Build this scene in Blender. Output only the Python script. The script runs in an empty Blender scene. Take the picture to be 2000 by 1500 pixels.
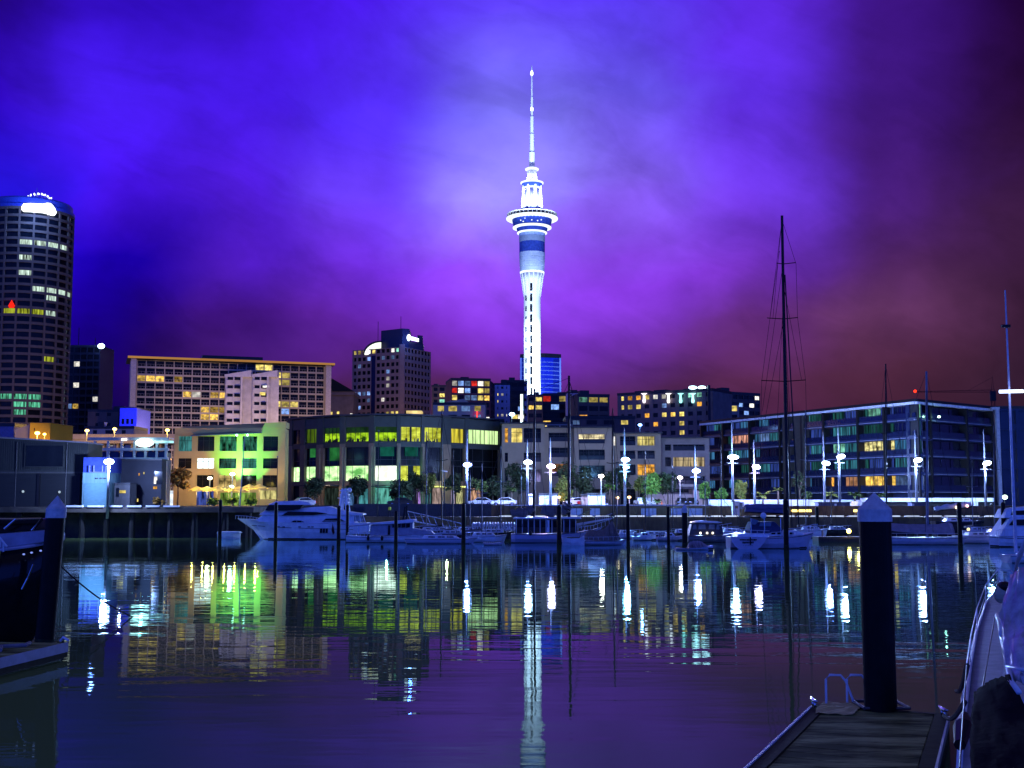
import bpy, bmesh, math, random
from mathutils import Vector, Matrix
R = random.Random(7)
S = bpy.context.scene
COL = S.collection
PI = math.pi

# ------------------------------------------------------------------ camera
F = 2400.0                      # focal length in pixels of the 2000 px wide photograph
HZ = 978.0                      # horizon row of the photograph
CAMZ = 4.8                      # eye height above the water
PITCH = math.atan((HZ - 750.0) / F)
cd = bpy.data.cameras.new('camera'); cam = bpy.data.objects.new('camera', cd); COL.objects.link(cam)
cam.location = (0, 0, CAMZ); cam.rotation_euler = (PI / 2 + PITCH, 0, 0)
cd.sensor_width = 36.0; cd.lens = 36.0 * F / 2000.0; cd.clip_start = 0.1; cd.clip_end = 20000
S.camera = cam
S.view_settings.view_transform = 'Standard'; S.view_settings.look = 'None'
S.view_settings.exposure = 0.0; S.view_settings.gamma = 1.0
S.cycles.use_denoising = True
S.cycles.max_bounces = 5; S.cycles.diffuse_bounces = 2; S.cycles.glossy_bounces = 3
S.cycles.transmission_bounces = 2; S.cycles.transparent_max_bounces = 4
S.cycles.sample_clamp_indirect = 6.0; S.cycles.caustics_reflective = False; S.cycles.caustics_refractive = False

def ray(px, py):
    u = (px - 1000.0) / F; v = (750.0 - py) / F
    y = math.cos(PITCH) - v * math.sin(PITCH); z = math.sin(PITCH) + v * math.cos(PITCH)
    return u / y, z / y
def W(px, py, Y):               # the point seen at a photo pixel, Y metres out
    a, b = ray(px, py); return Vector((a * Y, Y, CAMZ + b * Y))
def X(px, Y, py=978): return ray(px, py)[0] * Y
def Z(py, Y): return CAMZ + ray(1000, py)[1] * Y
def G(px, py, z=0.0):           # the point seen at a pixel on the level z
    a, b = ray(px, py); Y = (z - CAMZ) / b; return Vector((a * Y, Y, z))

def lin(c):
    if isinstance(c, (int, float)): c = (c, c, c)
    return tuple(((x / 255.0) / 12.92 if x / 255.0 <= .04045 else ((x / 255.0 + .055) / 1.055) ** 2.4) for x in c)

# ------------------------------------------------------------------ night sky
wd = bpy.data.worlds.new('World'); S.world = wd; wd.use_nodes = True
nt = wd.node_tree; nt.nodes.clear()
def N(t, **k):
    n = nt.nodes.new(t)
    for a, b in k.items(): setattr(n, a, b)
    return n
def L(a, b): nt.links.new(a, b)
def M(op, a, b=None, c=None, clamp=False):
    n = N('ShaderNodeMath', operation=op, use_clamp=clamp)
    for i, x in enumerate((a, b, c)):
        if x is None: continue
        if isinstance(x, (int, float)): n.inputs[i].default_value = x
        else: L(x, n.inputs[i])
    return n.outputs[0]
def MR(v, a, b, c=0.0, d=1.0, smooth=True):
    n = N('ShaderNodeMapRange', interpolation_type='SMOOTHSTEP' if smooth else 'LINEAR', clamp=True)
    L(v, n.inputs[0])
    for i, x in enumerate((a, b, c, d)): n.inputs[1 + i].default_value = x
    return n.outputs[0]
def MIX(f, a, b, mode='MIX'):
    n = N('ShaderNodeMix', data_type='RGBA', blend_type=mode)
    for i, x in ((0, f), (6, a), (7, b)):
        if isinstance(x, (int, float)): n.inputs[i].default_value = x
        elif isinstance(x, tuple): n.inputs[i].default_value = (*x, 1)
        else: L(x, n.inputs[i])
    return n.outputs[2]
geo = N('ShaderNodeTexCoord'); sep = N('ShaderNodeSeparateXYZ'); L(geo.outputs['Generated'], sep.inputs[0])
dx, dy, dz = sep.outputs
den = M('MAXIMUM', dy, 0.08)
uu = M('DIVIDE', dx, den); vv = M('DIVIDE', dz, den)
def noise(scale, detail, rough, off=0.0, dist=0.0):
    mp = N('ShaderNodeMapping'); L(geo.outputs['Generated'], mp.inputs[0]); mp.inputs[1].default_value = (off, off * 1.7, off * .6)
    mp.inputs[3].default_value = (1, 1, 1.35)
    n = N('ShaderNodeTexNoise'); L(mp.outputs[0], n.inputs['Vector'])
    n.inputs['Scale'].default_value = scale; n.inputs['Detail'].default_value = detail; n.inputs['Roughness'].default_value = rough
    n.inputs['Distortion'].default_value = dist
    return n.outputs['Fac']
nA = noise(6.0, 4, .5, 3.1, .4); nB = noise(5.0, 4, .5, 9.4, .4); nC = noise(7.0, 5, .5, 1.3, .25); nD = noise(3.2, 3, .5, 5.5, .3)
uu = M('ADD', uu, M('MULTIPLY', M('SUBTRACT', nA, .5), .13))
vv = M('ADD', vv, M('MULTIPLY', M('SUBTRACT', nB, .5), .10))
SKY = [  # row of the photo, [(column, colour)]
 (0,   [(0, (36, 6, 136)), (300, (54, 15, 206)), (620, (76, 24, 244)), (1000, (96, 66, 250)), (1250, (88, 54, 244)), (1500, (88, 38, 216)), (1720, (60, 20, 128)), (2000, (36, 6, 60))]),
 (200, [(0, (50, 9, 200)), (220, (76, 30, 255)), (480, (76, 28, 248)), (720, (84, 48, 244)), (1000, (124, 114, 255)), (1250, (112, 92, 255)), (1480, (98, 48, 236)), (1720, (64, 24, 128)), (2000, (44, 14, 62))]),
 (390, [(0, (44, 24, 250)), (220, (76, 22, 252)), (480, (88, 32, 240)), (720, (106, 62, 246)), (930, (152, 132, 255)), (1200, (138, 104, 255)), (1450, (112, 58, 234)), (1720, (76, 32, 126)), (2000, (54, 24, 64))]),
 (540, [(0, (40, 10, 230)), (210, (28, 0, 178)), (480, (88, 31, 212)), (720, (116, 48, 230)), (1000, (152, 66, 255)), (1260, (150, 66, 250)), (1480, (112, 50, 190)), (1720, (80, 38, 96)), (2000, (57, 27, 62))]),
 (640, [(0, (36, 6, 200)), (200, (26, 0, 150)), (480, (72, 24, 142)), (720, (96, 36, 164)), (1000, (126, 48, 208)), (1260, (118, 52, 186)), (1480, (106, 48, 134)), (1720, (100, 53, 100)), (2000, (57, 29, 56))]),
 (760, [(0, (30, 4, 160)), (200, (24, 2, 110)), (480, (62, 26, 98)), (720, (78, 36, 88)), (1000, (88, 38, 100)), (1260, (94, 46, 104)), (1480, (90, 42, 84)), (1720, (78, 39, 64)), (2000, (54, 30, 52))]),
 (960, [(0, (20, 4, 80)), (500, (44, 20, 54)), (1000, (62, 30, 62)), (1500, (60, 28, 50)), (2000, (44, 20, 30))]),
]
acc = None; pv = None
for row, stops in SKY[::-1]:
    rp = N('ShaderNodeValToRGB'); cr = rp.color_ramp; cr.interpolation = 'EASE'
    fac = MR(uu, -0.46, 0.46, 0, 1, False); L(fac, rp.inputs[0])
    while len(cr.elements) < len(stops): cr.elements.new(.5)
    for e, (c, colr) in zip(cr.elements, stops):
        e.position = min(1, max(0, (ray(c, row)[0] + .46) / .92)); e.color = (*lin(colr), 1)
    v = ray(1000, row)[1]
    if acc is None: acc = rp.outputs[0]
    else: acc = MIX(MR(vv, pv, v, smooth=False), acc, rp.outputs[0])
    pv = v
# light and dark patches of the cloud
patch = M('ADD', M('MULTIPLY', MR(nC, .30, .70), .34), M('MULTIPLY', MR(nD, .3, .7), .22))
wv = N('ShaderNodeCombineXYZ'); L(M('ADD', M('MULTIPLY', uu, 2.6), M('MULTIPLY', vv, -1.3)), wv.inputs[0]); L(M('ADD', M('MULTIPLY', uu, 4.5), M('MULTIPLY', vv, 9.0)), wv.inputs[1])
wn = N('ShaderNodeTexNoise'); L(wv.outputs[0], wn.inputs['Vector']); wn.inputs['Scale'].default_value = 1.5; wn.inputs['Detail'].default_value = 6; wn.inputs['Roughness'].default_value = .58; wn.inputs['Distortion'].default_value = .5
nF = noise(17.0, 8, .62, 7.7, .3)
patch = M('ADD', patch, M('MULTIPLY', M('SUBTRACT', nF, .5), .45))
patch = M('ADD', patch, M('MULTIPLY', M('SUBTRACT', MR(wn.outputs['Fac'], .33, .62), .7), .20))
mul = N('ShaderNodeVectorMath', operation='SCALE'); L(acc, mul.inputs[0]); L(M('ADD', patch, .62), mul.inputs['Scale'])
front = mul.outputs[0]
# cloud glowing in the light of the tall tower
tu, tv = ray(1000, 372)
gl = M('ADD', M('POWER', M('DIVIDE', M('SUBTRACT', uu, tu), .050), 2.0), M('POWER', M('DIVIDE', M('SUBTRACT', vv, tv), .075), 2.0))
gl = M('MULTIPLY', M('POWER', 2.718, M('MULTIPLY', gl, -1.0)), M('ADD', .35, nC))
glow = N('ShaderNodeVectorMath', operation='SCALE'); glow.inputs[0].default_value = (.075, .085, .20); L(gl, glow.inputs['Scale'])
add = N('ShaderNodeVectorMath', operation='ADD'); L(front, add.inputs[0]); L(glow.outputs[0], add.inputs[1])
# the rest of the night sky, over and behind the photographer
back = (.045, .14, 1.25)
fin = MIX(MR(dy, -.05, .30), back, add.outputs[0])
fin = MIX(MR(dz, .44, .75), fin, (.055, .052, .085))
fin = MIX(MR(dz, -.02, -.12), fin, (.004, .004, .008))
bg = N('ShaderNodeBackground'); L(fin, bg.inputs[0]); bg.inputs[1].default_value = 1.0
out = N('ShaderNodeOutputWorld'); L(bg.outputs[0], out.inputs[0])

# ------------------------------------------------------------------ materials
_m = {}
def mat(name, c, rough=.6, metal=0.0, var=.25, scale=2.0, bump=0.0, stretch=(1, 1, 1), spec=.22):
    if name in _m: return _m[name]
    m = bpy.data.materials.new(name); m.use_nodes = True; t = m.node_tree; b = t.nodes['Principled BSDF']
    c = c if isinstance(c, tuple) else (c, c, c)
    b.inputs['Roughness'].default_value = rough; b.inputs['Metallic'].default_value = metal
    b.inputs['Specular IOR Level'].default_value = spec
    tc = t.nodes.new('ShaderNodeTexCoord'); mp = t.nodes.new('ShaderNodeMapping'); mp.inputs[3].default_value = stretch
    n = t.nodes.new('ShaderNodeTexNoise'); n.inputs['Scale'].default_value = scale; n.inputs['Detail'].default_value = 5
    n.inputs['Roughness'].default_value = .62
    r = t.nodes.new('ShaderNodeValToRGB'); r.color_ramp.elements[0].position = .3; r.color_ramp.elements[1].position = .72
    r.color_ramp.elements[0].color = (*[x * (1 - var) for x in c], 1); r.color_ramp.elements[1].color = (*[min(1, x * (1 + var * .6)) for x in c], 1)
    t.links.new(tc.outputs['Object'], mp.inputs[0]); t.links.new(mp.outputs[0], n.inputs['Vector']); t.links.new(n.outputs['Fac'], r.inputs[0]); t.links.new(r.outputs[0], b.inputs['Base Color'])
    if bump:
        bp = t.nodes.new('ShaderNodeBump'); bp.inputs['Strength'].default_value = bump; bp.inputs['Distance'].default_value = .05
        t.links.new(n.outputs['Fac'], bp.inputs['Height']); t.links.new(bp.outputs[0], b.inputs['Normal'])
    _m[name] = m; return m
def emat(name, c, s=1.0, lo=1.0, scale=1.0, stretch=(1, 1, 1), c2=None):
    """something that gives off light; lo < 1 breaks it up into brighter and darker furnishings behind the pane"""
    if name in _m: return _m[name]
    m = bpy.data.materials.new(name); m.use_nodes = True; t = m.node_tree; t.nodes.clear()
    e = t.nodes.new('ShaderNodeEmission'); o = t.nodes.new('ShaderNodeOutputMaterial'); t.links.new(e.outputs[0], o.inputs[0])
    e.inputs[0].default_value = (*c, 1); e.inputs[1].default_value = s
    if lo < 1:
        tc = t.nodes.new('ShaderNodeTexCoord'); mp = t.nodes.new('ShaderNodeMapping'); mp.inputs[3].default_value = stretch
        n = t.nodes.new('ShaderNodeTexNoise'); n.inputs['Scale'].default_value = scale; n.inputs['Detail'].default_value = 3
        r = t.nodes.new('ShaderNodeValToRGB'); r.color_ramp.elements[0].position = .34; r.color_ramp.elements[1].position = .66
        a = c2 or c
        r.color_ramp.elements[0].color = (*[x * lo for x in a], 1); r.color_ramp.elements[1].color = (*c, 1)
        t.links.new(tc.outputs['Object'], mp.inputs[0]); t.links.new(mp.outputs[0], n.inputs['Vector']); t.links.new(n.outputs['Fac'], r.inputs[0]); t.links.new(r.outputs[0], e.inputs[0])
    _m[name] = m; return m

CONC = mat('pale_concrete', (.32, .27, .20), .8, scale=.6)
DGLASS = mat('dark_glass', (.008, .010, .012), .12, var=.6, scale=.3, spec=.15)
DARK = mat('dark_interior', (.012, .012, .014), .7)
WHITE = mat('white_paint', (.72, .72, .72), .35, var=.12)
GEL = mat('white_gelcoat', (.80, .84, .90), .22, var=.22, scale=1.2)
STEEL = mat('stainless_steel', (.6, .6, .62), .25, metal=1.0, var=.1)
BLACK = mat('black_paint', (.012, .012, .013), .4)
CHAR = mat('charcoal_cladding', (.035, .037, .042), .5)
TIMBER = mat('weathered_timber', (.10, .085, .065), .75, scale=5, stretch=(1, 6, 1), bump=.3)
PILE = mat('black_pile_sleeve', (.006, .007, .007), .5, scale=3, var=.5, spec=.12)
POSTM = mat('pale_grey_post', (.15, .16, .19), .4)
RAILM = mat('pale_rail', (.74, .77, .80), .3, var=.1)
CANVAS = mat('grey_brown_canvas', (.20, .17, .15), .9, scale=3, bump=.4)
NAVY = mat('navy_canvas', (.009, .010, .012), .9, scale=4, bump=.4, spec=.05)
LWARM = emat('warm_room_light', (1.0, .62, .12), 1.5, .18, .9)
LYEL = emat('yellow_room_light', (1.0, .78, .20), 1.5, .25, .7)
LWHITE = emat('white_room_light', (1.0, .95, .85), 1.7, .35, .8)
LCYAN = emat('cool_room_light', (.35, 1.0, .75), 1.1, .15, .7)
LBLUE = emat('blue_room_light', (.25, .45, 1.0), 1.2, .3, .8)
LRED = emat('red_room_light', (1.0, .04, .03), 1.3, .3, .8)
LGREEN = emat('green_office_light', (.42, .72, .02), 1.25, .10, .9, (1.0, 1.0, 1.3), (.16, .50, .03))
LLIME = emat('lime_office_light', (.74, .82, .10), 1.2, .40, .7, (.8, .8, 1.6), (.60, .62, .02))
LMINT = emat('mint_office_light', (.66, 1.0, .46), 1.9, .30, .6, (.8, .8, 1.4), (.25, .9, .2))
LORA = emat('orange_room_light', (1.0, .45, .06), 1.3, .2, 1.2)

# ------------------------------------------------------------------ mesh helpers
class MB:
    def __init__(s): s.v = []; s.f = []
    def face(s, pts):
        i = len(s.v); s.v += [Vector(p) for p in pts]; s.f.append(tuple(range(i, i + len(pts))))
    def hexa(s, p):             # 8 corners: bottom ring 0-3, top ring 4-7
        i = len(s.v); s.v += [Vector(q) for q in p]
        s.f += [tuple(i + k for k in q) for q in ((3, 2, 1, 0), (4, 5, 6, 7), (0, 1, 5, 4), (1, 2, 6, 5), (2, 3, 7, 6), (3, 0, 4, 7))]
        return s
    def box(s, x0, x1, y0, y1, z0, z1):
        return s.hexa([(x0, y0, z0), (x1, y0, z0), (x1, y1, z0), (x0, y1, z0), (x0, y0, z1), (x1, y0, z1), (x1, y1, z1), (x0, y1, z1)])
    def obox(s, c, u, w, hx, hy, z0, z1):   # footprint along unit u / w
        c = Vector(c); q = [c - u * hx - w * hy, c + u * hx - w * hy, c + u * hx + w * hy, c - u * hx + w * hy]
        return s.hexa([(a.x, a.y, z0) for a in q] + [(a.x, a.y, z1) for a in q])
    def prism(s, poly, z0, z1):
        n = len(poly); i = len(s.v)
        s.v += [Vector((p[0], p[1], z0)) for p in poly] + [Vector((p[0], p[1], z1)) for p in poly]
        s.f.append(tuple(i + k for k in range(n))[::-1]); s.f.append(tuple(i + n + k for k in range(n)))
        for k in range(n): s.f.append((i + k, i + (k + 1) % n, i + n + (k + 1) % n, i + n + k))
        return s
    def tube(s, pts, r, n=6, cap=True):
        pts = [Vector(p) for p in pts]; rr = r if isinstance(r, (list, tuple)) else [r] * len(pts); i0 = len(s.v)
        for k, p in enumerate(pts):
            d = (pts[min(k + 1, len(pts) - 1)] - pts[max(k - 1, 0)]).normalized()
            a = d.cross(Vector((0, 0, 1))) if abs(d.z) < .9 else d.cross(Vector((1, 0, 0))); a.normalize(); b = d.cross(a)
            for j in range(n):
                t = 2 * PI * j / n; s.v.append(p + (a * math.cos(t) + b * math.sin(t)) * rr[k])
        for k in range(len(pts) - 1):
            for j in range(n):
                q = i0 + k * n; s.f.append((q + j, q + (j + 1) % n, q + n + (j + 1) % n, q + n + j))
        if cap:
            s.f.append(tuple(range(i0, i0 + n))[::-1]); q = i0 + (len(pts) - 1) * n; s.f.append(tuple(range(q, q + n)))
        return s
    def lathe(s, prof, c, n=24, a0=0.0, sx=1.0):    # profile of (radius, z)
        c = Vector(c); i0 = len(s.v)
        for r, z in prof:
            for j in range(n):
                t = a0 + 2 * PI * j / n; s.v.append(Vector((c.x + r * sx * math.cos(t), c.y + r * math.sin(t), c.z + z)))
        for k in range(len(prof) - 1):
            for j in range(n):
                q = i0 + k * n; s.f.append((q + j, q + (j + 1) % n, q + n + (j + 1) % n, q + n + j))
        s.f.append(tuple(range(i0, i0 + n))[::-1]); q = i0 + (len(prof) - 1) * n; s.f.append(tuple(range(q, q + n)))
        return s
    def ball(s, c, rx, ry=None, rz=None, n=10, m=6):
        ry = ry or rx; rz = rz or rx; c = Vector(c); i0 = len(s.v)
        for k in range(m + 1):
            p = -PI / 2 + PI * k / m
            for j in range(n):
                t = 2 * PI * j / n; s.v.append(c + Vector((rx * math.cos(p) * math.cos(t), ry * math.cos(p) * math.sin(t), rz * math.sin(p))))
        for k in range(m):
            for j in range(n):
                q = i0 + k * n; s.f.append((q + j, q + (j + 1) % n, q + n + (j + 1) % n, q + n + j))
        return s
    def loft(s, rings, closed=False, caps=True):
        n = len(rings[0]); i0 = len(s.v)
        for r in rings: s.v += [Vector(p) for p in r]
        for k in range(len(rings) - 1):
            for j in range(n if closed else n - 1):
                q = i0 + k * n; s.f.append((q + j, q + (j + 1) % n, q + n + (j + 1) % n, q + n + j))
        if caps:
            s.f.append(tuple(range(i0, i0 + n))[::-1]); q = i0 + (len(rings) - 1) * n; s.f.append(tuple(range(q, q + n)))
        return s
    def xf(s, m):               # transform everything collected so far
        s.v = [m @ v for v in s.v]; return s
    def build(s, name, m, parent=None, smooth=False, bevel=0.0, label=None):
        off = Vector((0, 0, 0)); p = parent
        while p is not None: off += p.location; p = p.parent
        me = bpy.data.meshes.new(name); me.from_pydata([tuple(v - off) for v in s.v], [], s.f); me.validate()
        bm = bmesh.new(); bm.from_mesh(me); bmesh.ops.recalc_face_normals(bm, faces=bm.faces); bm.to_mesh(me); bm.free()
        me.materials.append(m)
        if smooth:
            for pl in me.polygons: pl.use_smooth = True
        o = bpy.data.objects.new(name, me); COL.objects.link(o)
        if parent is not None: o.parent = parent
        if bevel:
            b = o.modifiers.new('edge', 'BEVEL'); b.width = bevel; b.segments = 2; b.limit_method = 'ANGLE'
        if label: o['label'] = label
        return o
def tag(o, label, cat, group=None):
    o['label'] = label; o['category'] = cat
    if group: o['group'] = group
    return o
def thing(name, label, cat, loc, group=None):
    o = bpy.data.objects.new(name, None); COL.objects.link(o); o.location = loc; o.empty_display_size = .1
    return tag(o, label, cat, group)
def struct(o, kind='structure'): o['kind'] = kind; return o
def dup(o, parent=None):        # a thing with its parts and sub-parts
    c = o.copy(); COL.objects.link(c)
    if parent is not None: c.parent = parent
    for k in list(o.children): dup(k, c)
    return c
def lamp(name, loc, energy, color, parent=None, radius=.25, kind='POINT', aim=None, size=1.2, blend=.6):
    d = bpy.data.lights.new(name, kind); d.energy = energy; d.color = color
    if kind in ('POINT', 'SPOT'): d.shadow_soft_size = radius
    if kind == 'SPOT': d.spot_size = size; d.spot_blend = blend
    o = bpy.data.objects.new(name, d); COL.objects.link(o)
    off = Vector((0, 0, 0)); p = parent
    while p is not None: off += p.location; p = p.parent
    o.location = Vector(loc) - off
    if parent is not None: o.parent = parent
    if aim is not None: o.rotation_euler = (Vector(aim) - Vector(loc)).to_track_quat('-Z', 'Y').to_euler()
    return o

_vr = random.Random(77)
def vary(m):
    """rooms differ: the same kind of light at another strength"""
    if m.name not in ROOMS: return m
    k = _vr.choice((.30, .5, .75, 1.0, 1.25)); n = '%s_%d' % (m.name, k * 100)
    if n not in _m:
        c = m.copy(); c.name = n
        for nd in c.node_tree.nodes:
            if nd.type == 'EMISSION': nd.inputs[1].default_value *= k
        _m[n] = c
    return _m[n]
ROOMS = ('warm_room_light', 'yellow_room_light', 'white_room_light', 'cool_room_light', 'blue_room_light', 'red_room_light', 'orange_room_light', 'tower_row_light', 'tower_yellow_row', 'tower_green_row')
def facade(bld, wall, A, B, z0, z1, nf, nb, sp=.22, head=.08, pier=.18, depth=.35, lit=None, wmat=None, mull=0, budget=None,
           skip=(), edge=None, piers=True, bands=True, name='window'):
    """one storeyed face from A to B (left to right as seen): spandrels and piers go into the wall mesh, each window is a part.
    lit: {(floor, bay): material}; the windows past the budget go into one part."""
    A = Vector((A[0], A[1], 0)); B = Vector((B[0], B[1], 0)); u = (B - A); LN = u.length; u.normalize(); n = Vector((u.y, -u.x, 0))
    fh = (z1 - z0) / nf; bw = LN / nb; lit = lit or {}; wmat = wmat or DGLASS; w = n
    for f in range(nf):
        zb = z0 + f * fh
        if bands:
            c = A + u * (LN / 2) - n * (depth / 2)
            wall.obox(c, u, w, LN / 2, depth / 2, zb, zb + fh * sp)
            wall.obox(c, u, w, LN / 2, depth / 2 - .004, zb + fh * (1 - head), zb + fh)
    if piers:
        for b in range(nb + 1):
            h = bw * pier / 2; sft = h if b == 0 else (-h if b == nb else 0)
            c = A + u * (b * bw + sft) - n * (depth / 2 - .05)
            wall.obox(c, u, w, h, depth / 2 + .03, z0, z1 + .02)
    cells = [(f, b) for f in range(nf) for b in range(nb) if (f, b) not in skip]
    cells.sort(key=lambda c: (0 if c in lit else 1, -c[0]))
    bud = budget if budget is not None else [100]
    rest = MB()
    for f, b in cells:
        zb = z0 + f * fh + fh * sp; zt = z0 + (f + 1) * fh - fh * head
        c = A + u * ((b + .5) * bw) - n * (depth * .8); hw = bw * (1 - pier) / 2 + .02
        t = rest if bud[0] <= 0 else MB()
        t.obox(c, u, w, hw, .06, zb - .02, zt + .02)
        if mull and bud[0] > 0:
            mm = MB()
            for k in range(1, mull):
                mm.obox(c + u * (-hw + 2 * hw * k / mull) + n * .09, u, w, .045, .05, zb, zt)
        if bud[0] > 0:
            o = t.build(name, vary(lit.get((f, b), wmat)), bld); bud[0] -= 1
            if mull: mm.build('frame', CHAR, o)
    if rest.f:
        o = rest.build(name, wmat, bld); o['kind'] = 'stuff'
    return u, n
def sheet_core(wall, A, B, z0, z1, back, depth=.35):
    """the solid body behind a facade"""
    A = Vector((A[0], A[1], 0)); B = Vector((B[0], B[1], 0)); u = (B - A).normalized(); n = Vector((u.y, -u.x, 0))
    a = A - n * (depth + .1); b = B - n * (depth + .1)
    wall.prism([a, b, b - n * back, a - n * back], z0, z1)
# ------------------------------------------------------------------ water, quay, ground
def water_mat():
    m = bpy.data.materials.new('harbour_water'); m.use_nodes = True; t = m.node_tree; t.nodes.clear()
    o = t.nodes.new('ShaderNodeOutputMaterial'); mx = t.nodes.new('ShaderNodeMixShader'); t.links.new(mx.outputs[0], o.inputs[0])
    df = t.nodes.new('ShaderNodeBsdfDiffuse'); df.inputs[0].default_value = (.15, .22, .06, 1)
    g = t.nodes.new('ShaderNodeBsdfGlossy'); g.inputs['Roughness'].default_value = .012; g.inputs[0].default_value = (.72, .97, 1.0, 1)
    lw = t.nodes.new('ShaderNodeLayerWeight'); lw.inputs[0].default_value = .5
    rp = t.nodes.new('ShaderNodeValToRGB'); rp.color_ramp.interpolation = 'EASE'
    e = rp.color_ramp.elements; e[0].position = .55; e[0].color = (.04, .04, .04, 1); e[1].position = 1.0; e[1].color = (.97, .97, .97, 1)
    k = e.new(.79); k.color = (.135, .135, .135, 1); k = e.new(.855); k.color = (.19, .19, .19, 1); k = e.new(.90); k.color = (.52, .52, .52, 1); k = e.new(.95); k.color = (.88, .88, .88, 1)
    t.links.new(lw.outputs['Facing'], rp.inputs[0]); t.links.new(rp.outputs[0], mx.inputs[0])
    t.links.new(df.outputs[0], mx.inputs[1]); t.links.new(g.outputs[0], mx.inputs[2])
    tc = t.nodes.new('ShaderNodeTexCoord'); prev = None
    for sc, st, dist, sx in ((.14, .05, .028, .22), (.62, .05, .017, .26), (2.6, .05, .0032, .34)):
        mp = t.nodes.new('ShaderNodeMapping'); mp.inputs[3].default_value = (sx, 1, 1); t.links.new(tc.outputs['Object'], mp.inputs[0])
        n = t.nodes.new('ShaderNodeTexNoise'); n.inputs['Scale'].default_value = sc; n.inputs['Detail'].default_value = 2; n.inputs['Distortion'].default_value = .3
        t.links.new(mp.outputs[0], n.inputs['Vector'])
        b = t.nodes.new('ShaderNodeBump'); b.inputs['Strength'].default_value = 1.0; b.inputs['Distance'].default_value = dist * WAVE
        t.links.new(n.outputs['Fac'], b.inputs['Height'])
        if prev: t.links.new(prev.outputs[0], b.inputs['Normal'])
        prev = b
    t.links.new(prev.outputs[0], g.inputs['Normal'])
    return m
WAVE = .72
mb = MB(); mb.face([(-700, -120, 0), (700, -120, 0), (700, 186, 0), (-700, 186, 0)])
struct(mb.build('water', water_mat()))
mb = MB(); mb.face([(-9000, 182.5, 3.9), (9000, 182.5, 3.9), (9000, 15000, 3.9), (-9000, 15000, 3.9)])
struct(mb.build('ground', mat('dark_paving', (.07, .065, .065), .8, scale=.3)))
QX = X(497, 160)                # where the high wharf on the left meets the lower quay
STONE = mat('stained_quay_wall', (.17, .12, .06), .85, scale=.8, var=.5, bump=.4, stretch=(1, 1, .4))
mb = MB(); mb.box(QX, 400, 175, 182.4, -2, 2.5); mb.box(QX, 400, 182.45, 183.2, -2, 4.05)
struct(mb.build('quay_wall', STONE))
mb = MB(); mb.box(-400, QX, 159.5, 186, 3.3, 3.98); mb.box(-400, QX - .1, 164, 186, -2, 3.29)
struct(mb.build('wharf', mat('wharf_concrete', (.09, .075, .06), .85, scale=.5, var=.5)))
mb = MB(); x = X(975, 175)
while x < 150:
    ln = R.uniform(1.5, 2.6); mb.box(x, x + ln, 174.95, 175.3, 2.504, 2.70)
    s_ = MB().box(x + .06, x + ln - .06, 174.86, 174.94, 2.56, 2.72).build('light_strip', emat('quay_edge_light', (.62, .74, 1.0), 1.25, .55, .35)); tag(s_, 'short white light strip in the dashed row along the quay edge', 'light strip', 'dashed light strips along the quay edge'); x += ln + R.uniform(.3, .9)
x = X(130, 159.5)
while x < X(320, 159.5):
    ln = R.uniform(1.6, 2.2); mb.box(x, x + ln, 159.42, 159.8, 3.984, 4.2); x += ln + .6
struct(mb.build('kerb', mat('white_kerb', (.62, .62, .64), .6)))
# black wharf piles under the left deck
wp = None
for i, px in enumerate((38, 95, 160, 208, 258, 296, 333, 380, 440, 486)):
    if wp is None:
        p = MB().tube([(0, 0, -2), (0, 0, 3.29)], [.42, .38], 10).build('wharf_pile', mat('tarred_timber', (.012, .011, .011), .7, bump=.3, scale=4)); wp = p
    else: p = dup(wp)
    p.location = (X(px, 159.9), 160.2, 0)
    tag(p, 'black timber pile holding up the dark wharf on the left', 'pile', 'wharf piles under the left deck')

# ------------------------------------------------------------------ helpers for buildings
def on_plane(px, py, A, B):
    """where the ray of a pixel meets the upright plane through A and B: distance along it and height"""
    a, b = ray(px, py); d = Vector((B[0] - A[0], B[1] - A[1])); q = Vector((A[0], A[1])); Lh = d.length; d /= Lh
    det = a * (-d.y) + d.x; y = (q.x * (-d.y) + d.x * q.y) / det; x = a * y
    return (Vector((x, y)) - q).dot(d), CAMZ + b * y
def lit_cells(A, B, z0, z1, nf, nb, hits):
    LN = math.hypot(B[0] - A[0], B[1] - A[1]); r = {}
    for x0, x1, y, m in hits:
        s0, z = on_plane(x0, y, A, B); s1, _ = on_plane(x1, y, A, B)
        f = int((z - z0) / ((z1 - z0) / nf))
        b0 = int(s0 / (LN / nb)); b1 = max(b0, int(s1 / (LN / nb) - .3))
        for b in range(b0, b1 + 1):
            if 0 <= b < nb and 0 <= f < nf: r[(f, b)] = m
    return r
def scatter(nf, nb, p, mats, seed, f0=0):
    q = random.Random(seed); r = {}
    for f in range(f0, nf):
        for b in range(nb):
            if q.random() < p: r[(f, b)] = q.choice(mats)
    return r
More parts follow.
